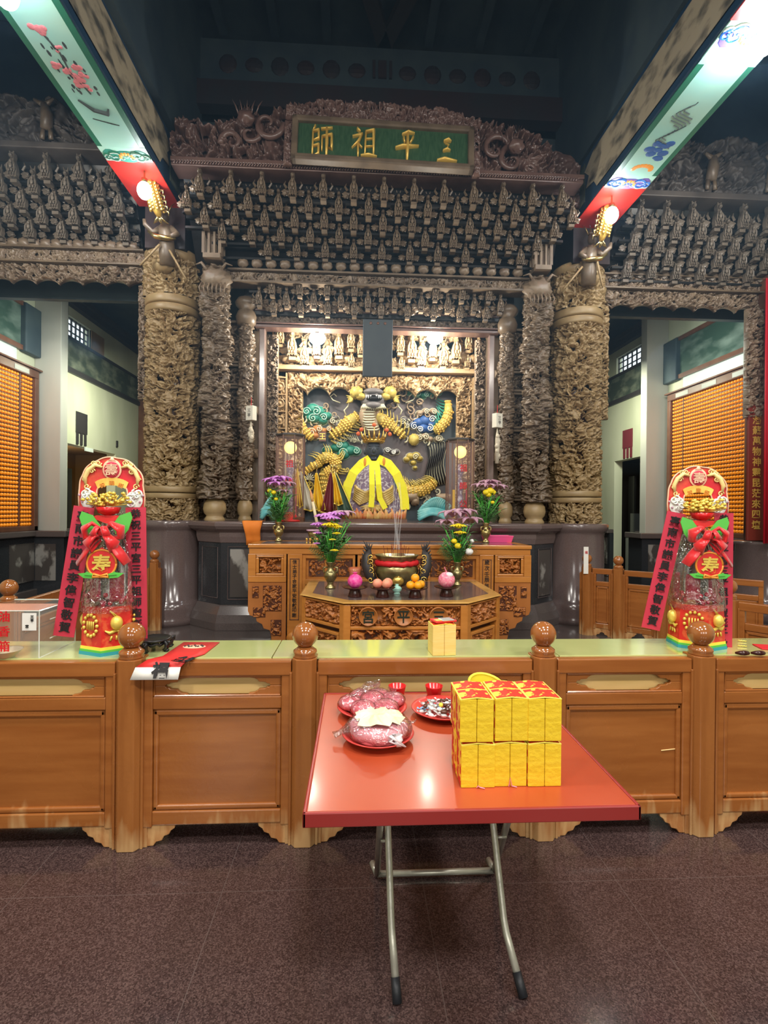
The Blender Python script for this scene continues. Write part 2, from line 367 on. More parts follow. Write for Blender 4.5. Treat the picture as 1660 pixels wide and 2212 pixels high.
# ------------------------------------------------------------------ carved relief
def _lat(seed):
    return np.random.RandomState(seed).rand(128, 128)
def vn(x, y, seed):
    L = _lat(seed); xi = np.floor(x).astype(int); yi = np.floor(y).astype(int); fx = x-xi; fy = y-yi
    fx = fx*fx*(3-2*fx); fy = fy*fy*(3-2*fy); a, b, c, d = xi % 128, (xi+1) % 128, yi % 128, (yi+1) % 128
    return (L[a, c]*(1-fx)+L[b, c]*fx)*(1-fy)+(L[a, d]*(1-fx)+L[b, d]*fx)*fy
def carve(u, v, seed, s=8.0, hole=.30):
    """0..1 height of dense scrolling carving: round-backed curling strands over pierced gaps"""
    x, y = u*s, v*s
    wx = x+1.5*(vn(x*.7, y*.7, seed)-.5)+.5*(vn(x*2, y*2, seed+11)-.5); wy = y+1.5*(vn(x*.7+31, y*.7+17, seed+1)-.5)+.5*(vn(x*2+9, y*2+4, seed+12)-.5)
    def strands(k, f, o, sd, lo):
        n = vn(wx*f+o, wy*f+o*1.3, sd)*.7+vn(wx*f*2.1+o, wy*f*2.1, sd+7)*.3
        r = 1-np.abs(np.sin(n*pi*k)); return np.sqrt(np.clip((r-lo)/(1-lo), 0, 1))
    A = strands(3.2, .6, 0, seed+2, .22); B = strands(2.8, 1.1, 9, seed+3, .25)
    lob = np.sqrt(np.clip((vn(wx*.9+3, wy*.9+8, seed+4)-.55)/.3, 0, 1))
    fl = vn(wx*3.5, wy*3.5, seed+6)
    h = np.maximum(np.maximum(A*(.70+.30*fl), B*.55), lob*(.70+.30*fl))
    pocket = np.clip((vn(wx*1.3+50, wy*1.3+60, seed+5)*.6+vn(wx*2.6+20, wy*2.6+40, seed+8)*.4-hole)/.06, 0, 1)
    return np.clip(h*pocket, 0, 1)
def grid_mesh(name, X, Y, Z, m, parent=None, back=None, smooth=True, keep=None):
    """2-D arrays -> mesh; back=(dx,dy,dz) closes it with side walls and a rear face"""
    nr, nc = X.shape; V = np.stack([X, Y, Z], -1).reshape(-1, 3)
    i = np.arange(nr*nc).reshape(nr, nc)
    Q = np.stack([i[:-1, :-1], i[:-1, 1:], i[1:, 1:], i[1:, :-1]], -1).reshape(-1, 4)
    if keep is not None: Q = Q[keep.reshape(-1)[Q].any(1)]      # openwork: pierced right through
    if back is not None:
        ring = np.concatenate([i[0, :], i[1:, -1], i[-1, -2::-1], i[-2:0:-1, 0]]); b0 = len(V)
        BV = V[ring].copy()
        for k in range(3):
            if back[k] is not None: BV[:, k] = back[k]
        V = np.concatenate([V, BV]); n = len(ring); j = np.arange(n)
        Q = np.concatenate([Q, np.stack([ring[(j+1) % n], ring[j], b0+j, b0+(j+1) % n], -1)])
        # rear strips joining matching left and right columns
        lo = b0+np.arange(nc); hi = b0+(nc-1)+(nr-1)+np.arange(nc)[::-1]
        Q = np.concatenate([Q, np.stack([lo[1:], lo[:-1], hi[:-1], hi[1:]], -1)])
    me = bpy.data.meshes.new(name); me.vertices.add(len(V)); me.vertices.foreach_set('co', V.astype(np.float32).ravel())
    nq = len(Q); me.loops.add(nq*4); me.loops.foreach_set('vertex_index', Q.astype(np.int32).ravel())
    me.polygons.add(nq); me.polygons.foreach_set('loop_start', np.arange(0, nq*4, 4, dtype=np.int32))
    me.update(calc_edges=True); me.validate()
    o = link_mesh(name, me, m, parent)
    if smooth: me.polygons.foreach_set('use_smooth', np.ones(nq, bool))
    return o
def relief(name, x0, x1, z0, z1, y, m, parent=None, depth=.06, s=8.0, res=.014, seed=1, top=None, bot=None, hole=.30, thick=.05, border=0.0, extra=None):
    """carved panel facing -Y; top(x), bot(x) bend the outline"""
    nx = max(4, int((x1-x0)/res)); nz = max(4, int((z1-z0)/res))
    x = np.linspace(x0, x1, nx); t = np.linspace(0, 1, nz)
    B = np.full(nx, z0) if bot is None else np.array([bot(a) for a in x]); Tp = np.full(nx, z1) if top is None else np.array([top(a) for a in x])
    X, T = np.meshgrid(x, t); Z = B[None, :]+(Tp-B)[None, :]*T
    h = carve(X+seed*3.1, Z+seed*1.7, seed, s, hole)
    if extra is not None: h = np.clip(h+extra(X, Z), 0, 1.5)
    edge = np.minimum(np.minimum(T, 1-T)*(nz-1), np.minimum(np.arange(nx)[None, :], (nx-1-np.arange(nx))[None, :]))
    h = h*np.clip(edge/1.5, .25, 1)
    if border:
        e2 = np.minimum(np.minimum(X-x0, x1-X), np.minimum(Z-z0, z1-Z)); h = np.where(e2 < border, .85, h)
    return grid_mesh(name, X, y-h*depth, Z, m, parent, back=(None, y+thick, None), keep=(h > .05) | (edge < 2))
def wavy(z, amp, per, ph=0.0, pw=.6):
    return lambda x: z+amp*abs(sin(pi*(x+ph)/per))**pw
def polyline(pts):
    xs = [p[0] for p in pts]; zs = [p[1] for p in pts]
    return lambda x: float(np.interp(x, xs, zs))
def spiral(c, r, turns=1.5, n=22, a0=0.0, dirn=1, y=0.0):
    return [(c[0]+r*(1-.88*i/(n-1))*cos(a0+dirn*2*pi*turns*i/(n-1)), y, c[1]+r*(1-.88*i/(n-1))*sin(a0+dirn*2*pi*turns*i/(n-1))) for i in range(n)]
# ================================================================== THE SETTING
XC = .33                                            # axis of the shrine
def struct(mb, name, m, **k):
    o = mb.build(name, m, **k); o['kind'] = 'structure'; return o
struct(MB().box(-9, 9.7, -5, 15, -.1, 0), 'floor', 'floor_granite')
struct(MB().box(-5.6, 6.25, 3.2, 8.9, 0, .004), 'floor_inner', 'granite')
struct(MB().box(-9, 9.7, -5, 15, 8.6, 8.7), 'ceiling', 'dark_haze_paint')
struct(MB().box(-9, 9.7, -5.1, -5, 0, 8.6), 'wall_front', 'plaster_grey')
struct(MB().box(-9, 9.7, 15, 15.1, 0, 8.6), 'wall_back', 'trim_dark')
struct(MB().box(-2.75, 3.4, 8.72, 8.85, 0, 8.6), 'wall_shrine', 'dark_haze_paint')

def poly_levels(mb, pts, levels):
    """closed footprint pushed outwards level by level: levels = [(offset, z)...]"""
    n = len(pts); P = [Vector((p[0], p[1])) for p in pts]; vs = []
    for off, z in levels:
        for i in range(n):
            a, b, c = P[i-1], P[i], P[(i+1) % n]
            d1 = (b-a).normalized(); d2 = (c-b).normalized(); n1 = Vector((d1.y, -d1.x)); n2 = Vector((d2.y, -d2.x))
            k = (n1+n2); k = k/max(.2, k.dot(n1)); q = b+k*off; vs.append((q.x, q.y, z))
    fs = []
    for l in range(len(levels)-1):
        for i in range(n): fs.append((l*n+i, l*n+(i+1) % n, (l+1)*n+(i+1) % n, (l+1)*n+i))
    fs.append(tuple(range(n-1, -1, -1))); fs.append(tuple(range((len(levels)-1)*n, len(levels)*n)))
    return mb.add(vs, fs)

def side(sg, nm, pY, lampY, doorY, winY, shutter):
    """one aisle wall: plaster, granite wainscot, pillar, mural bands, window, doorway"""
    X = lambda d: XC+sg*(5.97+d)                    # d>0 = into the wall
    def bx(mb, d0, d1, y0, y1, z0, z1):
        a, b = sorted((X(d0), X(d1))); return mb.box(a, b, y0, y1, z0, z1)
    w = MB(); dz = 2.82
    bx(w, 0, .2, -5, doorY[0], 0, 5.5); bx(w, 0, .2, doorY[1], 15, 0, 5.5); bx(w, 0, .2, doorY[0], doorY[1], dz, 4.92)
    bx(w, 0, .2, doorY[0], winY[0], 4.92, 5.5) if winY[0] > doorY[0] else None
    bx(w, 0, .2, min(winY[1], doorY[1]), doorY[1], 4.92, 5.5); bx(w, 0, .2, winY[0], winY[1], 5.32, 5.5)
    struct(w, 'wall_'+nm, 'plaster')
    struct(bx(MB(), -.45, 0, pY, pY+.22, 0, 5.6), 'pillar_'+nm, 'plaster_grey', bevel=.01)
    c = MB(); bx(c, -.12, 0, -5, 15, 5.5, 5.62); bx(c, -.2, 0, -5, 15, 5.62, 5.72); struct(c, 'trim_'+nm, 'dark_paint_red')
    struct(bx(MB(), -2.7, .3, 7.86, 15, 5.95, 6.05), 'ceiling_'+nm, 'dark_haze_paint')
    struct(bx(MB(), -2.4, 0, 10.2, 10.4, 5.62, 5.80), 'crossbeam_'+nm, 'trim_brown')
    # wainscot of dark granite with etched pictures
    seg = [(5.5, doorY[0])]+([(doorY[1], 15)])
    g = MB(); k = MB(); pc = MB()
    for a, b in seg:
        bx(g, -.10, 0, a, b, 0, 1.06); bx(k, -.17, 0, a, b, 1.06, 1.16); bx(k, -.16, -.10, a, b, 0, .16)
        n = max(1, int((b-a)/.9)); st = (b-a)/n
        for i in range(n): bx(pc, -.112, -.10, a+i*st+.12, a+(i+1)*st-.12, .30, .95)
    struct(g, 'wainscot_'+nm, 'granite_black'); struct(k, 'wainscot_cap_'+nm, 'granite', bevel=.015); struct(pc, 'wainscot_picture_'+nm, 'granite_picture')
    p = MB(); bx(p, -.60, .0, pY-.14, pY+.36, 0, 1.05); struct(p, 'pillar_base_'+nm, 'granite_black'); p = MB(); bx(p, -.66, 0, pY-.20, pY+.42, 1.05, 1.16); struct(p, 'pillar_base_cap_'+nm, 'granite', bevel=.015)
    p = MB(); bx(p, -.47, -.13, pY-.15, pY-.13, .30, .93); struct(p, 'pillar_base_picture_'+nm, 'granite_picture')
    # painted bands
    struct(bx(MB(), -.03, 0, 5.5, pY, 4.26, 4.92), 'mural_near_'+nm, 'mural_green')
    m = MB(); bx(m, -.07, 0, 5.5, pY, 4.18, 4.26); bx(m, -.07, 0, 5.5, pY, 4.92, 4.99); struct(m, 'trim_mural_'+nm, 'trim_brown')
    struct(bx(MB(), -.02, 0, 5.5, pY-.5, 3.92, 4.18), 'band_pale_'+nm, 'plaster_pale')
    struct(bx(MB(), -.12, 0, pY-.42, pY, 4.16, 4.98), 'bracket_block_'+nm, 'dark_haze_paint', bevel=.02)
    struct(bx(MB(), -.03, 0, pY+.22, 14.6, 4.30, 4.84), 'mural_far_'+nm, 'mural')
    m = MB(); bx(m, -.06, 0, pY+.22, 14.6, 4.20, 4.30); bx(m, -.06, 0, pY+.22, 14.6, 4.84, 4.90); struct(m, 'trim_far_'+nm, 'trim_dark')
    # clerestory window with a lattice
    wn = empty('window_'+nm, (X(.1), (winY[0]+winY[1])/2, 5.12), kind='structure')
    def kid(mb, name, m):
        o = mb.build(name, m, wn); o.matrix_parent_inverse = Matrix.Translation(-wn.location); return o
    kid(bx(MB(), .14, .16, winY[0], winY[1], 4.92, 5.32), 'pane', 'sky_pane')
    m = MB(); y0, y1 = winY
    for i in range(7): yy = y0+(y1-y0)*i/6; bx(m, .05, .08, yy-.012, yy+.012, 4.92, 5.32)
    for z in (4.94, 5.05, 5.19, 5.30): bx(m, .05, .08, y0, y1, z-.01, z+.01)
    kid(m, 'lattice', 'trim_dark')
    if shutter: kid(bx(MB(), -.01, .03, y1, y1+.55, 4.92, 5.32), 'shutter', 'door_brown')
    # doorway
    dr = empty('door_'+nm, (X(.2), sum(doorY)/2, 0), kind='structure')
    def dk(mb, name, m):
        o = mb.build(name, m, dr); o.matrix_parent_inverse = Matrix.Translation(-dr.location); return o
    room = 'door_brown' if sg < 0 else 'door_dark'
    light('room_light', 'POINT', (X(.9), sum(doorY)/2+.3, 2.3), 14 if sg < 0 else 3, (1, .85, .6), .15)
    m = MB(); bx(m, 1.6, 1.65, doorY[0]-.6, doorY[1]+1.4, 0, dz+.2); bx(m, .3, 1.6, doorY[1]+1.3, doorY[1]+1.4, 0, dz+.2); bx(m, .3, 1.6, doorY[0]-.6, doorY[0]-.55, 0, dz+.2); bx(m, .3, 1.65, doorY[0]-.6, doorY[1]+1.4, dz+.1, dz+.2)
    dk(m, 'room_beyond', room)
    if sg > 0:
        dk(bx(MB(), .35, .40, doorY[1]-.28, doorY[1]-.02, 0, 2.45), 'door_leaf', 'black')
        dk(bx(MB(), .3, 1.2, doorY[0], doorY[1], 0, .95), 'counter_block', 'concrete'); dk(bx(MB(), .25, 1.25, doorY[0], doorY[1]-.3, .95, 1.55), 'counter_relief', 'granite_black')
    else:
        dk(bx(MB(), .5, .55, doorY[0]+.75, doorY[0]+1.1, 0, 2.4), 'door_leaf', 'black'); dk(bx(MB(), -.02, .0, doorY[0]+.62, doorY[0]+.95, 2.74, 2.82), 'door_lamp', 'plaster_pale')
    # calligraphy sheet with three tails above the doorway
    sy = doorY[0]+(.48 if sg < 0 else .62)
    sh = empty('wall_hanging', (X(0), sy, 2.9), label='small dark hanging sheet with three tails above the %s doorway' % ('brown left' if sg < 0 else 'black right'), cat='wall hanging', group='door hangings')
    def sk(mb, name, m):
        o = mb.build(name, m, sh); o.matrix_parent_inverse = Matrix.Translation(-sh.location); return o
    sk(bx(MB(), -.02, -.003, sy-.2, sy+.22, 3.08, 3.50), 'sheet', 'trim_dark' if sg < 0 else 'flag_maroon')
    for i in range(3): sk(bx(MB(), -.016, -.006, sy-.19+.15*i, sy-.10+.15*i, 2.84, 3.08), 'tail', 'trim_dark' if sg < 0 else 'flag_maroon')

side(-1, 'left', 9.3, 9.14, (10.35, 12.35), (10.25, 11.2), True)
side(1, 'right', 10.1, 9.84, (11.0, 12.25), (11.0, 12.2), False)
tag(MB().box(-5.63, -5.61, 12.35, 12.42, 3.0, 3.14).build('wall_switch', 'trim_dark'), 'small dark switch box on the cream left wall', 'switch box')
struct(MB().box(-5.62, -5.45, 13.55, 13.75, 0, 5.5), 'trim_post', 'trim_brown')

struct(MB().lathe([(.46, 0), (.46, .2), (.42, .30), (.40, .34), (.40, 1.1), (.43, 1.14), (.40, 1.16)], 32, (6.10, 7.32, 0)), 'column_outer_base', 'granite_brown', smooth=True)
struct(MB().lathe([(.30, 1.16), (.30, 5.3)], 32, (6.12, 7.32, 0)), 'column_outer', 'trim_brown', smooth=True)
# ------------------------------------------------------------------ upper beams behind the plaque
def upper():
    b = MB(); b.box(-2.9, 3.6, 7.5, 7.8, 7.6, 8.3); struct(b, 'crossbeam_high', 'dark_haze_paint')
    r = MB(); rnd = random.Random(3)
    for i in range(13):
        x = -1.9+i*.37
        if i == 6: r.box(x-.06, x+.06, 7.47, 7.5, 7.85, 8.10); r.box(x-.14, x-.1, 7.47, 7.5, 7.85, 8.1); r.box(x+.1, x+.14, 7.47, 7.5, 7.85, 8.1)
        else: r.ball((x, 7.5, 7.95), (.13, .03, .11 if i % 2 else .14), 10, 6)
    struct(r, 'crossbeam_ornament', 'dark_paint_red')
    b = MB(); b.box(-2.9, 3.6, 7.35, 7.55, 7.25, 7.6); struct(b, 'crossbeam_low', 'dark_paint_red')
    b = MB(); b.box(-2.9, 3.6, 7.7, 7.8, 6.2, 7.25); struct(b, 'panel_high', 'dark_haze_paint')
    b = MB()
    for x in (-2.0, -1.1, 1.95, 2.6): b.box(x-.05, x+.05, 7.62, 7.7, 6.2, 7.25)
    struct(b, 'mullion_high', 'trim_dark')
    b = MB()
    for i in range(9): b.box(-2.8+i*.75, -2.68+i*.75, -4.5, 7.6, 8.44, 8.6)
    b.box(-3, 3.7, 3.0, 3.3, 8.2, 8.5); struct(b, 'rafter', 'dark_haze_paint')
    b = MB()
    for x0 in (-1.2, 1.9): b.add([(x0, 3.2, 8.3), (x0+.25, 3.2, 8.3), (.45, 7.5, 8.3), (.25, 7.5, 8.3), (x0, 3.2, 8.42), (x0+.25, 3.2, 8.42), (.45, 7.5, 8.42), (.25, 7.5, 8.42)],
                                 [(0, 1, 2, 3), (7, 6, 5, 4), (0, 4, 5, 1), (1, 5, 6, 2), (2, 6, 7, 3), (3, 7, 4, 0)])
    struct(b, 'rafter_slant', 'trim_dark')
    for sg in (-1, 1):
        a, c = sorted((XC+sg*2.62, XC+sg*2.98)); struct(MB().box(a, c, -4.5, 7.6, 6.25, 8.6), 'upper_wall_'+('left' if sg < 0 else 'right'), 'dark_haze_paint')
        # dark panels closing the space above the side canopies
        a, c = sorted((XC+sg*2.9, XC+sg*9)); struct(MB().box(a, c, 7.75, 7.85, 4.6, 8.6), 'upper_panel_'+('left' if sg < 0 else 'right'), 'dark_haze_paint')
upper()

# ------------------------------------------------------------------ painted beams
def beam(x0, x1, z0, label, side_in, flowers, blue_end):
    t = empty('painted_beam', ((x0+x1)/2, 3, z0), label=label, cat='beam', group='painted ceiling beams')
    T = Matrix.Translation(-t.location)
    def k(mb, name, m, **kw):
        o = mb.build(name, m, t, **kw); o.matrix_parent_inverse = T; return o
    Y0, Y1 = -4.5, 6.95; h = .68
    k(MB().box(x0, x1, Y0, Y1, z0, z0+h), 'beam_body', 'beam_blue', bevel=.02)
    xi = x1 if side_in > 0 else x0
    a, b = sorted((xi, xi+side_in*.012))
    out = MB()
    # mural on the side facing the nave, cut to a cloud shape at its end
    P = [(Y0, .09), (6.2, .09), (6.28, .2), (6.5, .24), (6.42, .36), (6.55, .48), (6.3, .6), (Y0, .6)]
    out.add([(a if side_in < 0 else b, y, z0+z) for y, z in P], [tuple(range(len(P)))] if side_in > 0 else [tuple(range(len(P)-1, -1, -1))])
    out.add([(b if side_in < 0 else a, y, z0+z) for y, z in P], [tuple(range(len(P)-1, -1, -1))] if side_in > 0 else [tuple(range(len(P)))])
    k(out, 'side_mural', 'beam_mural')
    s = MB(); s.box(xi if side_in > 0 else xi-.008, xi+.008 if side_in > 0 else xi, 6.55, Y1-.05, z0+.1, z0+.6); k(s, 'end_mural', 'mural')
    e = .012
    k(MB().box(x0+.07, x1-.07, 4.35 if blue_end else Y0, 5.95, z0-e, z0), 'soffit_panel', 'beam_teal')
    g = MB(); g.box(x0+.01, x0+.07, 4.3, 6.05, z0-e*.8, z0); g.box(x1-.07, x1-.01, 4.3, 6.05, z0-e*.8, z0)
    if not blue_end: g.box(x0+.01, x0+.07, Y0, 4.3, z0-e*.8, z0); g.box(x1-.07, x1-.01, Y0, 4.3, z0-e*.8, z0)
    k(g, 'soffit_border', 'beam_green')
    k(MB().box(x0+.002, x1-.002, 6.05, Y1, z0-e, z0), 'soffit_end', 'beam_red')
    if blue_end: k(MB().box(x0+.002, x1-.002, 3.2, 3.95, z0-e, z0), 'soffit_end', 'beam_red')
    xm = (x0+x1)/2; w = (x1-x0)
    def scroll(y, m1, m2, d=1):
        L = MB(); F = MB(); O = MB(); C = MB()
        for sx in (-1, 1):
            for r, off in ((.10, .13), (.06, .21), (.045, .05)):
                sp = [(xm+sx*off+p[0], y+d*(.0)+p[2], z0-e-.004) for p in spiral((0, 0), r, 1.3, 18, pi if sx > 0 else 0, sx)]
                L.tube(sp, .009, 5)
                sp = [(q[0]*1.0, q[1]-d*.02, q[2]) for q in sp]; O.tube(sp, .012, 5)  # coloured line set just off the white outline
        F.ball((xm, y-.02*d, z0-e), (w*.30, .10, .012), 14, 6); F.ball((xm-w*.3, y-.04*d, z0-e), (w*.16, .10, .01), 10, 6); F.ball((xm+w*.3, y-.04*d, z0-e), (w*.16, .10, .01), 10, 6)
        for i in range(7): a2 = pi*i/6; C.ball((xm+.07*cos(a2), y+d*(-.02-.05*sin(a2)), z0-e-.008), (.022, .03, .008), 8, 5)
        k(L, 'scroll_outline', 'white_line'); k(F, 'scroll_fill', m1); k(O, 'scroll_backline', m2); k(C, 'lotus', 'paint_orange')
    k(MB().box(x0+.01, x1-.01, 5.83, 6.06, z0-e*1.05, z0), 'soffit_band', 'beam_teal')
    scroll(6.0, 'paint_purple' if blue_end else 'cloud_green', 'paint_blue' if blue_end else 'beam_green')
    if blue_end:
        k(MB().box(x0+.01, x1-.01, 3.95, 4.35, z0-e*1.05, z0), 'soffit_band', 'beam_teal')
        scroll(4.05, 'paint_purple', 'paint_blue', -1)
        bl = MB(); og = MB(); rnd = random.Random(4)
        for i in range(11): bl.ball((xm+rnd.uniform(-.09, .12), 5.42+rnd.uniform(-.14, .16), z0-e), (rnd.uniform(.03, .07), rnd.uniform(.03, .05), .008), 9, 5)
        for i in range(9): a2 = pi*i/8; og.ball((xm+.02+.10*cos(a2), 5.72-.06*sin(a2), z0-e), (.03, .035, .007), 8, 5)
        k(bl, 'painted_figure', 'cloud_blue'); k(og, 'painted_lotus', 'paint_orange')
        ln = MB()
        for i in range(9):
            y = 4.75+i*.06; ln.tube([(xm+.12*cos(j*.9+i)*.6+.02*j-.05, y+.03*j, z0-e) for j in range(6)], .006, 4)
        k(ln, 'painted_rocks', 'paint_ink')
    else:
        pk = MB(); lf = MB(); rnd = random.Random(5)
        for (u, y, r) in ((-.07, 4.42, .055), (-.03, 4.45, .05), (.02, 4.62, .03), (.06, 4.78, .05), (-.10, 4.80, .045), (-.05, 4.86, .045), (.03, 4.92, .055), (.08, 4.87, .04), (-.0, 4.98, .05), (.05, 5.02, .04)):
            for j in range(5): pk.ball((xm+u+rnd.uniform(-.03, .03), y+rnd.uniform(-.03, .03), z0-e), (r*.6, r*.6, .008), 8, 5)
        for i in range(34): u, y = rnd.uniform(-.12, .12), rnd.uniform(4.5, 5.12); lf.ball((xm+u, y, z0-e+.002), (rnd.uniform(.008, .018), rnd.uniform(.02, .045), .007), 7, 4)
        lf.tube([(xm-.05, 4.45, z0-e), (xm, 4.65, z0-e), (xm-.02, 4.85, z0-e), (xm+.04, 5.1, z0-e)], .008, 5)
        lf.tube([(xm-.12, 5.18, z0-e), (xm-.03, 5.30, z0-e), (xm+.09, 5.34, z0-e), (xm+.12, 5.28, z0-e)], [.01, .022, .026, .008], 6)
        for i in range(6): lf.tube([(xm-.10+.03*i, 5.42+.012*i, z0-e), (xm-.02+.03*i, 5.45+.01*i, z0-e)], .006, 4)
        k(pk, 'painted_blossom', 'paint_pink'); k(lf, 'painted_leaf', 'paint_ink')
beam(-2.90, -2.36, 5.55, 'painted ceiling beam with pink blossoms on its pale teal underside, on the left', 1, True, False)
beam(2.94, 3.48, 5.50, 'painted ceiling beam with blue figure and purple scrolls on its teal underside, on the right', -1, False, True)
for sg, nm in ((-1, 'left'), (1, 'right')):
    x = XC+sg*2.89; b = MB(); b.box(x-.26, x+.26, 6.95, 7.6, 5.0, 7.0); struct(b, 'column_head_'+nm, 'dark_paint_red')
# ================================================================== SHRINE BASE
def shrine_base():
    t = empty('altar_platform', (XC, 7.5, 0), label='dark polished granite base carrying the carved shrine', cat='platform')
    T = Matrix.Translation(-t.location)
    def k(mb, name, m, **kw):
        o = mb.build(name, m, t, **kw); o.matrix_parent_inverse = T; return o
    fp = [(-2.12, 8.7), (-2.12, 7.06), (-1.74, 6.74), (2.38, 6.74), (2.76, 7.06), (2.76, 8.7)]
    k(poly_levels(MB(), fp, [(.10, 0), (.10, .10), (.07, .20), (.02, .30), (0, .32)]), 'foot', 'granite', bevel=.012)
    k(poly_levels(MB(), fp, [(0, .32), (0, 1.12)]), 'body', 'granite_black')
    k(poly_levels(MB(), fp, [(.01, 1.12), (.03, 1.2), (.03, 1.26), (.10, 1.30), (.13, 1.34), (.13, 1.385), (.10, 1.40)]), 'cornice', 'granite_brown', bevel=.008)
    for x0, x1 in ((-1.62, -.95), (-.8, 1.4), (1.55, 2.25)):
        k(MB().box(x0, x1, 6.725, 6.74, .42, 1.04), 'picture_panel', 'granite_picture')
        f = MB(); f.tube([(x0-.03, 6.735, .39), (x1+.03, 6.735, .39), (x1+.03, 6.735, 1.07), (x0-.03, 6.735, 1.07), (x0-.03, 6.735, .39)], .006, 4); k(f, 'panel_line', 'granite_brown')
    for sg in (-1, 1):
        a = Vector((XC+sg*2.05, 6.74, 0)); b = Vector((XC+sg*2.43, 7.06, 0)); d = (b-a).normalized(); n = Vector((sg*d.y, -sg*d.x, 0))
        if n.y > 0: n = -n
        p, q = a+d*.10+n*.012, a+d*.40+n*.012; m = MB(); ii = n*.03
        m.add([p+Vector((0, 0, .42)), q+Vector((0, 0, .42)), q+Vector((0, 0, 1.04)), p+Vector((0, 0, 1.04)), p-ii+Vector((0, 0, .42)), q-ii+Vector((0, 0, .42)), q-ii+Vector((0, 0, 1.04)), p-ii+Vector((0, 0, 1.04))],
              [(0, 1, 2, 3), (7, 6, 5, 4), (0, 4, 5, 1), (1, 5, 6, 2), (2, 6, 7, 3), (3, 7, 4, 0)])
        k(m, 'picture_panel', 'granite_picture')
        for pts in ((p, q),):
            f = MB(); u = n*.004; g = .02
            f.tube([p-d*g+u+Vector((0, 0, .40)), q+d*g+u+Vector((0, 0, .40)), q+d*g+u+Vector((0, 0, 1.06)), p-d*g+u+Vector((0, 0, 1.06)), p-d*g+u+Vector((0, 0, .40))], .005, 4); k(f, 'panel_line', 'granite_brown')
shrine_base()

# ================================================================== COLUMNS
def ring_relief(name, rfun, z0, z1, m, parent, depth, s, res, seed, helix=None, hole=.28):
    zc = np.linspace(z0, z1, max(4, int((z1-z0)/res))); r0 = rfun((z0+z1)/2); na = max(24, int(2*pi*r0/res))
    a = np.linspace(0, 2*pi, na+1)+pi/2; A, Zg = np.meshgrid(a, zc)
    h = carve(A*r0, Zg, seed, s, hole)
    w = np.clip((A-pi/2)/.25, 0, 1); h = h*w+carve((A+2*pi)*r0, Zg, seed, s, hole)*(1-w)     # hide the seam at the rear
    if helix: ph = A*1.0+Zg*helix[0]; h = h*.7+helix[1]*np.clip(np.cos(ph), 0, 1)**1.5
    R = np.array([rfun(z) for z in zc])[:, None]+h*depth
    return grid_mesh(name, R*np.cos(A), R*np.sin(A), Zg, m, parent, keep=h > .05)
def big_column():
    t = empty('carved_column', (0, 0, 0))
    MB().lathe([(.47, 0), (.47, .08), (.45, .12), (.47, .2), (.44, .30), (.405, .34), (.40, 1.24), (.41, 1.28), (.45, 1.31), (.46, 1.38), (.44, 1.40)], 48).build('plinth', 'granite_brown', t, True)
    MB().lathe([(.17, 1.38), (.17, 5.05)], 32).build('core', 'carved_red', t, True)
    ring_relief('foot_carving', lambda z: .295+.02*(1.7-z), 1.40, 1.70, 'carved_gold', t, .085, 19, .0065, 11)
    for z0, z1 in ((1.69, 1.765), (1.775, 1.86), (4.20, 4.295), (4.31, 4.42)):
        MB().lathe([(.30, z0), (.352, z0), (.360, z0+.02), (.360, z1-.02), (.352, z1), (.30, z1)], 48).build('band', 'carved_gold', t, True)
    ring_relief('shaft_carving', lambda z: .270, 1.86, 4.20, 'carved_gold', t, .105, 18, .0062, 23)
    ring_relief('capital_carving', lambda z: .30+.02*max(0, z-4.5), 4.42, 4.92, 'carved_gold', t, .10, 17, .0065, 31)
    MB().lathe([(.30, 4.9), (.36, 4.92), (.37, 5.02), (.33, 5.06)], 32).build('top_ring', 'carved_gold', t, True)
    # beast mask below the top ring
    b = MB(); b.ball((0, -.37, 4.78), (.15, .10, .12), 16, 10, lambda a, p: 1+.16*sin(7*p)*sin(5*a)); b.ball((-.07, -.45, 4.83), .03, 8, 6); b.ball((.07, -.45, 4.83), .03, 8, 6); b.ball((0, -.47, 4.77), (.05, .04, .03), 8, 6)
    for sx in (-1, 1): b.tube([(sx*.1, -.38, 4.86), (sx*.18, -.40, 4.92), (sx*.2, -.42, 4.86)], [.02, .016, .006], 6)
    b.build('beast_mask', 'carved_gold', t, True)
    return t
colA = big_column(); colA.location = (-2.57, 7.3, 0)
tag(colA, 'thick column carved all over with gilt brown figures, at the left of the shrine', 'column', 'great carved columns')
colB = copy_tree(colA); colB.location = (3.17, 7.3, 0); colB.rotation_euler.z = .5
for c in list(colB.children):
    if c.name.startswith('beast'): c.rotation_euler.z = -.5
tag(colB, 'thick column carved all over with gilt brown figures, at the right of the shrine', 'column')

def slim_column(r, z1, drum, seed):
    t = empty('dragon_post')
    MB().lathe([(drum*.95, 1.385), (drum*1.0, 1.42), (drum*.85, 1.45), (drum*.8, 1.47), (drum*1.02, 1.50), (drum*1.12, 1.56), (drum*1.05, 1.63), (drum*.8, 1.68), (drum*.7, 1.70)], 28).build('drum_base', 'carved_gold', t, True)
    MB().lathe([(r*.32, 1.69), (r*.32, z1)], 20).build('core', 'carved_red', t, True)
    ring_relief('shaft_carving', lambda z: r*.55, 1.69, z1, 'carved_dark', t, r*.66, 19, .0065, seed, (5.0, .40))
    return t
pl = slim_column(.20, 4.78, .135, 41)
b = MB(); b.ball((.02, -.05, 4.62), (.20, .16, .16), 20, 12, lambda a, p: 1+.22*sin(6*p+3*a)*sin(6*a))
for sx in (-1, 1): b.tube([(sx*.08, -.12, 4.70), (sx*.16, -.16, 4.80), (sx*.24, -.14, 4.78)], [.03, .02, .006], 6)
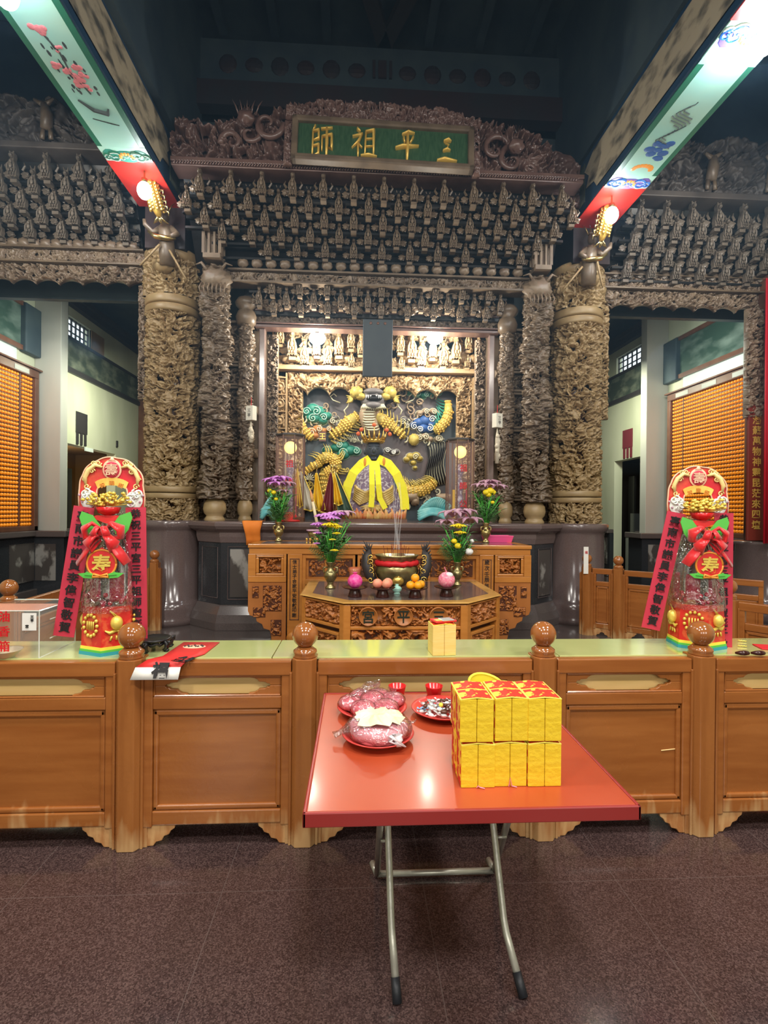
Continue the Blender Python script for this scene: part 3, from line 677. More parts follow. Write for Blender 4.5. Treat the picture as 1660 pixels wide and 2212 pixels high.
for i in range(7): b.tube([(-.14+.05*i, -.2, 4.52), (-.16+.055*i, -.25, 4.44), (-.15+.05*i, -.22, 4.36)], [.012, .009, .004], 5)
b.build('dragon_head', 'carved_mid', pl, True)
# lantern-shaped carved cap above each outer post
b = MB(); b.box(-.11, .11, -.27, -.05, 4.82, 4.88); b.box(-.12, .12, -.28, -.05, 5.16, 5.22); b.box(-.05, .05, -.2, -.05, 4.88, 5.16)
for x in (-.10, -.035, .035, .10): b.box(x-.014, x+.014, -.27, -.245, 4.88, 5.16)
for x in (-.11, .11):
    for y in (-.26, -.16, -.06): b.box(x-.014, x+.014, y-.012, y+.012, 4.88, 5.16)
b.lathe([(.12, 5.22), (.115, 5.40), (.10, 5.52), (.05, 5.57)], 8, (0, -.15, 0)); b.ball((0, -.26, 5.40), (.05, .04, .09), 10, 8); b.ball((0, -.28, 5.46), .03, 8, 6)
for x in (-.09, .09): b.tube([(x, -.24, 5.24), (x, -.25, 5.42), (x*.5, -.25, 5.52)], .012, 6)
b.build('lantern_cap', 'carved_mid', pl)
pl.location = (at(466, 900, 7.05).x, 7.05, 0); tag(pl, 'dark post with a coiling carved dragon, just right of the thick left column', 'carved post', 'dragon posts')
pr = copy_tree(pl); pr.location = (at(1157, 900, 7.05).x, 7.05, 0); pr.scale = (-1, 1, 1); tag(pr, 'dark post with a coiling carved dragon, just left of the thick right column', 'carved post')
sl = slim_column(.115, 4.12, .095, 57)
MB().lathe([(.07, 4.1), (.13, 4.14), (.15, 4.24), (.12, 4.32), (.09, 4.34), (.15, 4.40), (.16, 4.44), (.12, 4.5)], 20).build('capital', 'carved_dark', sl, True)
sl.location = (at(531, 900, 7.3).x, 7.3, 0); tag(sl, 'thin carved post with an onion capital left of the shrine opening', 'carved post', 'thin shrine posts')
sr = copy_tree(sl); sr.location = (at(1094, 900, 7.3).x, 7.3, 0); sr.rotation_euler.z = 2.2; tag(sr, 'thin carved post with an onion capital right of the shrine opening', 'carved post')

# ================================================================== SCREENS AND NICHE
def framed(t, x0, x1, y, rows, m, fm, s, seed, dep=.06):
    """stack of carved panels set in a frame"""
    f = MB()
    for x in (x0, x1-.04): f.box(x, x+.04, y-.09, y+.02, rows[0][0]-.03, rows[-1][1]+.03)
    for i, (a, b) in enumerate(rows):
        f.box(x0, x1, y-.09, y+.02, a-.035, a); f.box(x0, x1, y-.09, y+.02, b, b+.035)
        relief('carved_panel', x0+.04, x1-.04, a, b, y, m, t, dep, s*1.7, .008, seed+i, hole=.40)
    f.build('frame', fm, t, bevel=.006)
for sg, nm, xa, xb in ((-1, 'left', at(425, 900, 7.6).x, at(556, 900, 7.6).x), (1, 'right', at(1068, 900, 7.6).x, at(1205, 900, 7.6).x)):
    t = empty('lattice_screen', label='dark framed screen of small carved panels on the %s flank of the shrine' % nm, cat='screen', group='shrine flank screens')
    framed(t, xa, xb, 7.62, [(1.42, 1.72), (1.80, 2.45), (2.53, 2.75), (2.83, 3.3), (3.38, 3.62), (3.70, 4.25)], 'carved_dark', 'carved_dark', 12, 60+5*sg)
    MB().box(xa, xb, 7.68, 7.74, 1.38, 4.3).build('rear_board', 'black', t)

# ================================================================== BRACKET CANOPIES
def bracket_mesh():
    b = MB()
    b.prism([(-.022, .16), (-.028, .12), (-.020, .085), (-.024, .055), (-.040, .02), (-.052, -.03), (-.055, -.08), (-.048, -.11), (-.056, -.15), (-.040, -.135), (-.034, -.15), (-.020, -.128), (0, -.14), (.020, -.128), (.034, -.15), (.040, -.135), (.056, -.15),
             (.048, -.11), (.055, -.08), (.052, -.03), (.040, .02), (.024, .055), (.020, .085), (.028, .12), (.022, .16)], -.035, .03)
    for sx in (-1, 1):
        b.tube([(sx*.016, -.03, .14), (sx*.030, -.045, .19)], [.013, .004], 5)
        b.tube([(sx*.018, -.045, .05), (sx*.040, -.062, -.01), (sx*.044, -.058, -.07), (sx*.030, -.05, -.10)], [.008, .011, .010, .005], 5)
        b.ball((sx*.105, .07, -.06), (.052, .03, .040), 9, 7, lambda a, p: 1+.35*sin(3*p+2*a)*sin(4*a)); b.tube([(sx*.085, .04, -.02), (sx*.12, .03, .03), (sx*.10, .04, .08)], [.018, .014, .004], 5)
    b.ball((0, -.052, .105), (.024, .034, .030), 8, 6); b.ball((0, -.070, .092), (.014, .02, .014), 8, 5)
    b.ball((0, -.060, .03), (.016, .02, .026), 8, 6); b.ball((0, -.066, -.02), (.022, .018, .034), 8, 6); b.ball((-.016, -.066, -.075), (.012, .014, .020), 7, 5); b.ball((.016, -.066, -.075), (.012, .014, .020), 7, 5)
    for x in (-.030, 0, .030): b.box(x-.006, x+.006, -.060, -.035, -.125, -.095)
    b.box(-.050, .050, -.055, -.03, -.055, -.046); b.box(-.04, .04, .0, .09, -.19, -.15)
    return b
BR = {}
def bracket(parent, x, y, z, m, sc=1.0):
    if m not in BR:
        o = bracket_mesh().build('bracket', m, parent); BR[m] = o
    else:
        o = BR[m].copy(); COL.objects.link(o); o.parent = parent
    o.location = (x, y, z); o.scale = (sc, sc, sc); return o

def BRK(t, x, y, z, sc): return bracket(t, x, y, z, 'carved_lit', sc)
def niche():
    t = empty('shrine_surround', label='carved frame around the lit shrine opening with pale inner edges', cat='shrine frame')
    xl, xr = at(560, 900, 7.42).x, at(1066, 900, 7.42).x
    for a, b in ((xl, xl+.085), (xr-.085, xr)):
        p = MB(); p.box(a, b, 7.36, 7.46, 1.385, 4.12); p.build('post', 'shrine_post', t, bevel=.012)
    for sx, x in ((-1, xl-.05), (1, xr+.05)):
        for z in (1.75, 2.35, 2.95, 3.55): q = MB(); q.add([(x-.05, 7.36, z-.06), (x+.05, 7.36, z-.06), (x+.05, 7.36, z+.06), (x-.05, 7.36, z+.06), (x+sx*-.03, 7.30, z)], [(0, 1, 4), (1, 2, 4), (2, 3, 4), (3, 0, 4), (3, 2, 1, 0)]); q.build('edge_boss', 'carved_dark', t)
    relief('side_carving', xl+.085, xl+.085+.16, 1.40, 4.1, 7.55, 'carved_mid', t, .06, 24, .006, 71, hole=.4)
    relief('side_carving', xr-.085-.16, xr-.085, 1.40, 4.1, 7.55, 'carved_mid', t, .06, 24, .006, 72, hole=.4)
    m = MB(); m.box(xl-.05, xr+.05, 7.30, 7.5, 4.12, 4.16); m.box(xl-.05, xr+.05, 7.28, 7.5, 4.17, 4.19); m.box(xl-.05, xr+.05, 7.30, 7.5, 4.35, 4.38)
    m.build('moulding', 'carved_red', t, bevel=.006)
    relief('top_frieze', xl-.05, xr+.05, 4.19, 4.35, 7.40, 'carved_mid', t, .05, 22, .007, 73)
    # inner walls
    w = MB(); w.box(xl-.1, xl+.02, 7.5, 8.7, 1.385, 4.6); w.box(xr-.02, xr+.1, 7.5, 8.7, 1.385, 4.6); w.box(xl, xr, 7.5, 8.7, 4.5, 4.6); w.build('inner_wall', 'carved_dark', t)
    # inner frame at the rear
    yl = 8.02; il, ir = at(594, 900, yl).x, at(1046, 900, yl).x
    for k, (a, b) in enumerate(((il, il+.17), (ir-.17, ir))):
        relief('inner_panel', a, b, 1.40, 3.62, yl, 'carved_lit', t, .06, 24, .006, 80+k, hole=.36)
        g = MB(); g.box(a-.02, a, yl-.06, yl+.05, 1.4, 3.66); g.box(b, b+.02, yl-.06, yl+.05, 1.4, 3.66)
        for i in range(9): g.box(a, b, yl-.06, yl, 1.50+i*.26, 1.515+i*.26)
        g.build('inner_border', 'carved_lit', t)
        d = MB()
        for i in range(8): d.lathe([(.07, 0), (.07, .03), (.055, .03), (.055, .012), (.03, .012), (.03, .035), (0, .035)], 14)
        d = MB()
        for i in range(8):
            d.T = Matrix.Translation(((a+b)/2, yl-.03, 1.63+i*.26)) @ Matrix.Rotation(pi/2, 4, 'X'); d.lathe([(.07, 0), (.07, .035), (.055, .035), (.055, .015), (.03, .015), (.03, .04), (.0, .045)], 14)
        d.build('medallion', 'carved_lit', t, True)
    relief('inner_panel', il+.19, il+.42, 1.40, 3.6, yl+.1, 'carved_lit', t, .09, 19, .007, 84, hole=.38)
    relief('inner_panel', ir-.42, ir-.19, 1.40, 3.6, yl+.1, 'carved_lit', t, .09, 19, .007, 85, hole=.38)
    zr = 3.70
    r = MB(); r.box(il, ir, yl-.12, yl+.05, zr, zr+.05); r.box(il, ir, yl-.09, yl+.05, zr+.05, zr+.08); r.build('rail', 'carved_lit', t, bevel=.006)
    relief('cloud_valance', il+.18, ir-.18, 3.42, 3.70, yl+.06, 'carved_lit', t, .10, 16, .007, 86, bot=wavy(3.34, .13, .34, .1), hole=.25)
    relief('upper_frieze', il, ir, zr+.08, zr+.24, yl, 'carved_lit', t, .08, 18, .007, 87)
    relief('scroll_canopy', il, ir, 4.22, 4.46, yl-.05, 'carved_lit', t, .09, 18, .007, 88, hole=.42, bot=wavy(4.14, .07, .2))
    MB().box(il-.1, ir+.1, yl+.3, yl+.34, 3.6, 4.5).build('rear_board', 'black', t)
    for px, py, sc in ((607, 722, 1.0), (632, 742, 1.3), (659, 762, 1.25), (685, 745, 1.1), (709, 762, 1.25), (733, 740, 1.3), (759, 730, 1.1), (760, 775, .9), (780, 745, 1.0), (866, 738, 1.1), (868, 780, .9), (890, 748, 1.3), (911, 765, 1.25), (935, 750, 1.1), (958, 765, 1.25), (986, 750, 1.3), (1012, 735, 1.0), (1010, 775, .9), (1034, 745, 1.0)):
        p = at(px, py, 7.82+.1*(py > 750)); BRK(t, p.x, p.y, p.z, sc)
    bo = MB()
    for px in (620, 645, 690, 735, 750, 880, 900, 935, 975, 998, 1022): p = at(px, 775, 7.92); bo.ball(p, (.085, .06, .06), 12, 8, lambda a, q: 1+.25*sin(5*a)*sin(3*q))
    bo.build('cloud_boss', 'carved_lit', t, True)
niche()

def canopy():
    t = empty('bracket_canopy', label='wide dark canopy of five staggered rows of carved hanging brackets above the shrine', cat='canopy')
    x0, x1 = -2.22, 2.72
    d = MB()
    for k in range(5):
        Yk = 6.42+.12*k; Zk = 5.57-.13*k
        X = [.31+.377*(i-6) for i in range(13)] if k % 2 == 0 else [.31+.377*(i-6.5) for i in range(14)]
        for x in X:
            if (k >= 3 and abs(x-XC) > 2.1) or (k == 4 and abs(x-XC) > 1.9): continue
            bracket(t, x, Yk, Zk, 'carved_dark', .92)
        e = 0 if k < 3 else .3
        d.box(x0+e, x1-e, Yk+.08, Yk+.13, Zk-.02, Zk+.03); d.box(x0+e, x1-e, Yk+.06, Yk+.12, Zk-.155, Zk-.125)
    d.build('tie_beam', 'black', t)
    m = MB(); m.add([(x0, 6.62, 5.75), (x1, 6.62, 5.75), (x1, 7.25, 4.80), (x0, 7.25, 4.80), (x0, 7.4, 5.75), (x1, 7.4, 5.75)], [(0, 3, 2, 1), (4, 5, 2, 3), (0, 1, 5, 4), (0, 4, 3), (1, 2, 5)]); m.build('rear_slope', 'black', t)  # slope and tie beams coloured black for the shaded gaps between brackets
    c = MB(); c.box(x0-.05, x1+.1, 6.30, 6.62, 5.74, 5.79); c.box(x0-.05, x1+.1, 6.33, 6.6, 5.70, 5.74); c.build('cornice', 'carved_red', t, bevel=.006)
    r = MB(); n = 150
    for i in range(n): x = x0+(x1-x0)*i/(n-1); r.tube([(x-.012, 6.315, 5.715), (x+.012, 6.305, 5.745)], .011, 5)
    r.build('rope_moulding', 'carved_red', t, True)
    o = MB(); xs = np.linspace(-1.55, 2.2, 21)
    for i, x in enumerate(xs): o.ball((x, 7.0, 4.86), (.075, .06, .065), 12, 8, lambda a, p: 1+.18*sin(5*a)*sin(3*p))
    o.build('boss_row', 'carved_mid', t, True)
    f = MB(); f.box(-1.75, 2.38, 6.98, 7.2, 4.765, 4.79); f.box(-1.75, 2.38, 6.96, 7.2, 4.60, 4.625); f.build('moulding', 'carved_dark', t)
    relief('frieze', -1.75, 2.38, 4.625, 4.765, 7.06, 'carved_mid', t, .06, 19, .007, 90)
    # lower tier
    for k, (n, off) in enumerate(((9, 4), (10, 4.5), (9, 4))):
        for i in range(n):
            x = .32+.372*(i-off)
            bracket(t, x, 7.06+.07*k, 4.555-.075*k if k else 4.60, 'carved_dark', .80)
    f = MB(); f.box(-1.5, 2.1, 7.2, 7.25, 4.44, 4.47); f.box(-1.5, 2.1, 7.16, 7.2, 4.54, 4.57); f.build('tie_beam', 'black', t)
    MB().box(-1.6, 2.25, 7.32, 7.36, 4.3, 4.85).build('rear_slope', 'black', t)  # black board stands in for shade behind the lower tier
    o = MB(); xs = np.linspace(-1.3, 1.95, 21)
    for x in xs: o.ball((x, 7.27, 4.415), (.07, .05, .045), 12, 8, lambda a, p: 1+.18*sin(5*a)*sin(3*p))
    o.build('boss_row', 'carved_mid', t, True)
canopy()

def crest():
    t = empty('dragon_crest', label='reddish carved crest of coiling dragons and clouds on both sides of the plaque', cat='crest')
    Y = 6.5
    def zx(px, py): p = at(px, py, Y); return (p.x, p.z)
    L = polyline([zx(*q) for q in ((372, 300), (385, 272), (400, 262), (430, 256), (447, 288), (470, 275), (500, 258), (540, 249), (575, 262), (600, 243), (620, 240), (640, 250))])
    R = polyline([zx(*q) for q in ((1030, 275), (1050, 272), (1080, 280), (1110, 288), (1150, 300), (1185, 322), (1197, 345))])
    a, b = at(372, 300, Y).x, at(640, 300, Y).x
    relief('dragon_carving', a, b, 5.79, 6.5, Y, 'carved_red', t, .17, 11.0, .009, 101, top=L, hole=.36, thick=.06)
    a, b = at(1025, 300, Y).x, at(1197, 300, Y).x
    relief('dragon_carving', a, b, 5.79, 6.5, Y, 'carved_red', t, .17, 11.0, .009, 104, top=R, hole=.36, thick=.06)
    R2 = polyline([zx(*q) for q in ((1190, 330), (1200, 310), (1213, 303), (1228, 310), (1245, 318), (1256, 335))])
    relief('cloud_carving', at(1190, 300, 6.7).x, at(1254, 300, 6.7).x, 5.6, 6.2, 6.7, 'carved_red', t, .10, 7, .011, 107, top=R2, hole=.2)
    for sx, cx, cz in ((-1, at(545, 300, Y).x, 6.2), (1, at(1100, 325, Y).x, 6.02)):
        d = MB()
        for k in range(3):
            c0 = (cx+sx*.22*(k-1), cz-.10*k+.05)
            d.tube([(p[0], Y-.17+.03*k, p[2]) for p in spiral(c0, .20-.03*k, 1.1, 22, k*1.7, sx)], [.042-.0013*i for i in range(22)], 8)
        d.ball((cx+sx*.02, Y-.24, cz+.05), (.10, .09, .08), 14, 10, lambda a, p: 1+.2*sin(5*p)*sin(4*a))
        for i in range(5): d.tube([(cx-.12+.05*i, Y-.2, cz+.12), (cx-.16+.07*i, Y-.22, cz+.22), (cx-.20+.09*i, Y-.2, cz+.30)], [.012, .008, .003], 5)
        d.build('dragon_coil', 'carved_red', t, True)
    for px, py in ((520, 250), (537, 248), (1105, 290), (1118, 292)):
        w = MB(); p = at(px, py, Y)
        for i in range(4): w.tube([p, p+Vector((-.03+.02*i, -.02, .05)), p+Vector((-.05+.035*i, -.02, .11))], [.006, .004, .002], 4)
        w.build('whisker', 'carved_red', t)
crest()

# brush strokes of the four plaque characters on a unit square: (points, weight)
BRUSH = {
 'shi': [([(.20, 1.0), (.10, .86)], .8), ([(.10, .84), (.10, .10)], .9), ([(.10, .82), (.36, .86), (.36, .60), (.12, .56)], .8), ([(.12, .38), (.38, .42), (.36, .14), (.10, .08)], .8), ([(.46, .90), (.98, .97)], .9),
         ([(.52, .68), (.52, .26)], .8), ([(.52, .68), (.96, .74), (.95, .30), (.84, .36)], .85), ([(.72, .94), (.74, .50), (.73, -.02)], 1.0)],
 'zu': [([(.22, .98), (.34, .90)], 1.1), ([(.04, .72), (.42, .80), (.26, .54), (.02, .34)], .8), ([(.26, .54), (.27, .02)], .95), ([(.30, .46), (.42, .36)], .8), ([(.56, .92), (.54, .10)], .9), ([(.56, .90), (.88, .95), (.88, .12)], .95),
        ([(.56, .66), (.86, .70)], .7), ([(.56, .40), (.86, .44)], .7), ([(.38, .06), (.68, .09), (1.02, .08)], 1.0)],
 'ping': [([(.28, .90), (.54, .98), (.82, .97)], .9), ([(.34, .80), (.40, .64)], .9), ([(.76, .84), (.62, .64)], .9), ([(.0, .44), (.30, .50), (1.0, .56)], 1.05), ([(.52, .96), (.52, .50), (.50, .0)], 1.1)],
 'san': [([(.34, .92), (.56, .98), (.72, .94)], .95), ([(.30, .52), (.50, .58), (.68, .56)], .9), ([(.40, .86), (.60, .80), (.44, .60)], .4), ([(.0, .06), (.36, .12), (1.0, .10)], 1.25)],
}
def plaque():
    t = empty('name_plaque', label='green name plaque with four gold characters in a dark carved frame', cat='plaque')
    c = at(829, 315, 6.22); t.location = c; t.rotation_euler = (rad(-6), rad(1.0), 0)
    w, h = 1.10, .285
    MB().box(-w+.05, w-.05, -.02, .03, -h+.05, h-.05).build('board', 'plaque_green', t)
    f = MB()
    for a, b, e, g in ((-w, w, h-.075, h), (-w, w, -h, -h+.075), (-w, -w+.075, -h, h), (w-.075, w, -h, h)): f.box(a, b, -.07, .05, e, g)
    f.build('frame', 'carved_dark', t, bevel=.02, seg=3)
    for key, px, py, cw, ch_ in (('shi', 695, 308, .235, .40), ('zu', 787, 310, .27, .35), ('ping', 880, 318, .25, .37), ('san', 966, 328, .215, .29)):
        q = t.matrix_basis.inverted() @ at(px, py, 6.18); m = MB()
        for P, r in BRUSH[key]:
            pts = [(q.x+(x-.5)*cw*1.12, -.026, q.z+(z-.5)*ch_*1.08) for x, z in P]; n = len(pts)
            m.tube(pts, [r*.060*(.75 if i in (0,) else (.55 if i == n-1 else 1)) for i in range(n)], 8, .35)
        m.build('character', 'gold_leaf', t, True)
    relief('crown_carving', -w-.09, w+.09, h, h+.25, .02, 'carved_red', t, .08, 19, .007, 112, top=polyline([(-1.2, .46), (-.95, .48), (-.8, .54), (0, .56), (.85, .53), (1.0, .47), (1.2, .44)]), hole=.3)
    relief('side_carving', -w-.10, -w, -h, h, .04, 'carved_red', t, .06, 18, .008, 113); relief('side_carving', w, w+.09, -h, h, .04, 'carved_red', t, .06, 18, .008, 114)
plaque()

# ================================================================== SIDE CANOPIES, FRIEZES, STRIPS
def side_canopy(nm, xs0, step, n, Z0, xa, xb, fz, crest_pts, sgn):
    t = empty('side_canopy', label='dark canopy of carved hanging brackets over the %s aisle opening' % nm, cat='canopy', group='aisle canopies')
    d = MB()
    for k in range(5):
        Yk, Zk = 6.75+.09*k, Z0-.142*k
        for i in range(n):
            x = xs0+sgn*step*(i+(.5 if k % 2 else 0)-.5*0)
            if xa+.05 < x < xb-.02: bracket(t, x, Yk, Zk, 'carved_smoke2', 1.02)
        d.box(xa, xb, Yk+.08, Yk+.13, Zk-.02, Zk+.03); d.box(xa, xb, Yk+.06, Yk+.12, Zk-.16, Zk-.13)
    d.build('tie_beam', 'black', t)
    m = MB(); m.add([(xa, 6.9, Z0+.2), (xb, 6.9, Z0+.2), (xb, 7.35, fz+.3), (xa, 7.35, fz+.3), (xa, 7.5, Z0+.2), (xb, 7.5, Z0+.2)], [(0, 3, 2, 1), (4, 5, 2, 3), (0, 1, 5, 4), (0, 4, 3), (1, 2, 5)]); m.build('rear_slope', 'black', t)  # black slope gives the shadowed gaps of the aisle brackets by colour
    o = MB()
    for x in np.linspace(xa+.1, xb-.1, 20): o.ball((x, 7.2, fz+.42), (.085, .06, .07), 12, 8, lambda a, p: 1+.2*sin(5*a)*sin(3*p))
    o.build('boss_row', 'carved_mid', t, True)
    c = MB(); c.box(xa, xb, 6.62, 6.95, Z0+.17, Z0+.25); c.build('cornice', 'carved_smoky', t, bevel=.01)
    relief('cloud_crest', xa, xb, Z0+.25, Z0+1.0, 6.85, 'carved_smoky', t, .16, 7.5, .012, 120+sgn, top=polyline(crest_pts), hole=.25)
    # two small guardian beasts standing against the crest
    for q in range(2):
        x = (xa+xb)/2-.35+.85*q; b = MB()
        b.tube([(x, 6.70, Z0+.45), (x+.02, 6.68, Z0+.62), (x, 6.66, Z0+.74)], [.07, .075, .05], 8); b.tube([(x, 6.66, Z0+.72), (x-.12, 6.64, Z0+.78)], [.04, .02], 6); b.tube([(x, 6.66, Z0+.72), (x+.12, 6.64, Z0+.80)], [.04, .015], 6)
        b.tube([(x-.04, 6.70, Z0+.46), (x-.05, 6.7, Z0+.33)], .03, 6); b.tube([(x+.05, 6.70, Z0+.46), (x+.06, 6.7, Z0+.33)], .03, 6)
        b.build('guardian_beast', 'carved_dark', t, True)
zl = lambda px, py: (at(px, py, 6.85).x, at(px, py, 6.85).z)
side_canopy('left', at(245, 382, 6.75).x, .41, 9, 5.86, -5.9, -2.98, 4.70, [(-6, zl(0, 205)[1])]+[zl(*q) for q in ((0, 210), (38, 212), (83, 230), (94, 220), (127, 221), (152, 242), (200, 240), (300, 262))], -1)
side_canopy('right', at(1440, 452, 6.75).x-.72, .36, 11, 5.60, 3.58, 6.6, 4.62, [zl(*q) for q in ((1300, 330), (1400, 312), (1470, 303), (1500, 308), (1520, 322), (1545, 306), (1600, 305), (1625, 320), (1660, 312))]+[(7, zl(1660, 312)[1])], 1)

for nm, xa, xb, z, sd in (('left', -5.75, -2.92, 4.69, 130), ('right', 3.50, 6.05, 4.60, 135)):
    t = empty('aisle_lintel', label='carved lintel with a scalloped fretwork edge across the %s aisle opening' % nm, cat='lintel', group='aisle lintels')
    relief('band', xa, xb, z+.19, z+.36, 7.22, 'carved_mid', t, .05, 20, .007, sd)
    m = MB(); m.box(xa, xb, 7.14, 7.3, z+.36, z+.385); m.box(xa, xb, 7.14, 7.3, z+.165, z+.19); m.build('moulding', 'carved_dark', t, bevel=.005)
    relief('fretwork', xa, xb, z-.1, z+.165, 7.24, 'carved_mid', t, .08, 19, .007, sd+1, bot=wavy(z-.10, .075, .31, .05), hole=.36)
for nm, xa, xb, z0, z1, sd, lab in (('l', at(299, 800, 7.25).x, at(316, 800, 7.25).x, 3.05, 4.62, 140, 'narrow carved bracket strip along the left edge of the thick left column'), ('r', at(1297, 800, 7.25).x, at(1314, 800, 7.25).x, 2.9, 4.55, 141, 'narrow carved bracket strip along the right edge of the thick right column'),
                            ('r2', at(1612, 800, 7.14).x, at(1646, 800, 7.14).x, 2.95, 4.52, 142, 'carved bracket strip at the far right below the aisle lintel, beside the red banner')):
    t = empty('carved_strip', label=lab, cat='carved strip')
    y = 7.14 if nm == 'r2' else 7.25
    relief('fretwork', xa, xb, z0, z1, y, 'carved_mid' if nm != 'r' else 'carved_gold', t, .08, 18, .007, sd, hole=.34)
# ================================================================== DRAGON WALL
YD = 8.22
def dp(px, py, dy=0.0):
    p = at(px, py, YD); return Vector((p.x, YD+dy, p.z))
def dragon_wall():
    t = empty('dragon_relief', (XC, 8.3, 1.4), label='painted dragon relief with coloured clouds on the rear wall of the shrine', cat='relief')
    T = Matrix.Translation(-t.location)
    def k(mb, name, m, sm=True, **kw):
        o = mb.build(name, m, t, sm, **kw); o.matrix_parent_inverse = T; return o
    k(MB().box(-1.45, 2.05, 8.32, 8.4, 1.385, 3.75), 'backing', 'shrine_back', False)
    px = 8.22/1110
    # clouds: lobed slabs with raised spiral lines
    def cloud(lobes, curls, m, ln='cloud_line', dy=0.0):
        b = MB()
        for x, y, r in lobes: q = dp(x, y, dy); b.ball((q.x, q.y+.06, q.z), (r*px, .09, r*px*.82), 16, 10)
        k(b, 'cloud', m)
        o = MB()
        for x, y, r in lobes:
            q = dp(x, y, dy+.04); o.ball((q.x, q.y+.06, q.z), ((r+2.2)*px, .055, (r*.82+2.2)*px), 16, 8)
        k(o, 'cloud_rim', ln)
        l = MB()
        for i, (x, y, r, a, d) in enumerate(curls): q = dp(x, y, dy-.035); l.tube([(p[0], q.y, p[2]) for p in spiral((q.x, q.z), r*px, 1.6, 22, a, d)], .0085, 5)
        k(l, 'cloud_curl', ln)
    cloud([(662, 890, 13), (675, 882, 14), (690, 888, 14), (705, 897, 11), (680, 900, 15), (697, 908, 10), (668, 902, 9)], [(663, 889, 9, 0, 1), (684, 889, 10, 2, -1), (676, 904, 9, 1, 1), (700, 902, 8, 3, -1)], 'cloud_green', 'beam_teal')
    cloud([(672, 932, 12), (686, 926, 11), (699, 930, 8), (680, 940, 10), (712, 926, 8)], [(674, 934, 9, 0, 1), (690, 927, 7, 2, -1), (712, 927, 6, 1, 1)], 'cloud_orange', 'cloud_line')
    cloud([(725, 966, 11), (742, 962, 13), (757, 972, 13), (742, 980, 14), (770, 974, 10), (736, 958, 9), (706, 972, 10)], [(741, 978, 10, 0, 1), (770, 974, 8, 2, -1), (733, 961, 7, 1, -1), (708, 971, 6, 2, 1)], 'cloud_green', 'beam_teal')
    cloud([(905, 912, 13), (920, 908, 15), (934, 914, 12), (915, 924, 13), (930, 926, 11), (895, 918, 9)], [(934, 906, 8, 0, 1), (929, 925, 8, 2, -1), (895, 921, 8, 1, 1), (908, 928, 7, 3, -1)], 'cloud_blue', 'white_line')
    cloud([(908, 892, 8), (922, 888, 9), (938, 888, 9), (948, 892, 7)], [(922, 890, 6, 0, 1), (938, 890, 6, 2, -1)], 'dragon_belly')
    cloud([(888, 985, 9), (900, 984, 10), (908, 990, 7), (880, 992, 7), (894, 999, 7), (898, 1010, 5)], [(898, 987, 7, 0, 1)], 'dragon_yellow')
    cloud([(900, 848, 8), (915, 852, 9), (935, 848, 9), (950, 845, 7), (885, 845, 7)], [(902, 850, 7, 0, -1), (922, 853, 6, 1, 1)], 'cloud_green', 'beam_teal')
    cloud([(838, 972, 7), (848, 976, 7), (858, 975, 6)], [(838, 973, 6, 0, 1), (850, 977, 5, 1, -1)], 'cloud_grey', 'white_line')
    cloud([(905, 945, 9), (918, 942, 9), (930, 948, 8), (948, 948, 8)], [(908, 946, 7, 0, 1), (920, 944, 7, 2, -1), (948, 948, 7, 1, 1)], 'dragon_belly')
    cloud([(875, 905, 8), (868, 915, 9), (860, 922, 8), (880, 918, 7)], [(870, 912, 7, 0, 1), (880, 920, 6, 2, 1)], 'cloud_grey', 'cloud_line')
    cloud([(718, 910, 8), (730, 918, 9), (742, 912, 8), (725, 902, 7)], [(720, 910, 7, 1, 1), (738, 914, 7, 2, -1)], 'cloud_grey', 'cloud_line')
    # dragon body: neck, limbs and tail
    nb = MB(); nb.tube([dp(800, 885, -.05), dp(795, 903, -.06), dp(800, 920, -.05), dp(812, 938, .0)], [.16, .15, .14, .10], 14); k(nb, 'neck', 'dragon_belly')
    rg = MB()
    for i in range(8):
        y = 893+i*5.5; xx = 797+max(0, i-4)*2.5; rg.tube([dp(xx-18+i*.5, y-3, -.10), dp(xx-8, y+2, -.22), dp(xx+8, y+2, -.22), dp(xx+18-i*.5, y-3, -.10)], .012, 5)
    k(rg, 'belly_ring', 'cloud_line')
    def scaly(pts, r, name, m, spikes=0, up=1):
        b = MB(); P = [dp(*p) for p in pts]; n = len(P); b.tube(P, r, 12)
        k(b, name, m)
        s = MB()
        for i in range(spikes):
            f = i/(spikes-1)*(n-1); j = min(int(f), n-2); q = P[j].lerp(P[j+1], f-j); tn = (P[j+1]-P[j]).normalized(); nr = Vector((-tn.z, 0, tn.x))*up
            s.tube([q+nr*.05, q+nr*.13-tn*.03, q+nr*.20-tn*.09], [.020, .013, .003], 5)
        if spikes: k(s, 'spike', 'dragon_yellow' if up > 0 else 'cloud_green')
        sc = MB(); L = sum((P[i+1]-P[i]).length for i in range(n-1)); cnt = int(L/.045)
        for i in range(cnt):
            f = i/cnt*(n-1); j = min(int(f), n-2); q = P[j].lerp(P[j+1], f-j); rr = (r[j] if isinstance(r, list) else r); tn = (P[j+1]-P[j]).normalized(); nr = Vector((-tn.z, 0, tn.x))
            for v in (-.78, -.4, 0, .4, .78): c = q+nr*rr*(v+(.1 if i % 2 else -.1))+Vector((0, -rr*math.sqrt(1-v*v)*.95, 0)); sc.ball(c, (.021, .014, .021), 7, 5)
        k(sc, 'scale', 'gold_leaf')
    scaly([(772, 900, -.05), (755, 912, -.06), (738, 928, -.06), (712, 946, -.02)], [.075, .10, .08, .03], 'foreleg', 'dragon_yellow', 11, 1)
    scaly([(806, 900, -.05), (826, 908, -.06), (848, 924, -.06), (876, 946, -.02)], [.075, .10, .07, .03], 'foreleg', 'dragon_yellow', 11, 1)
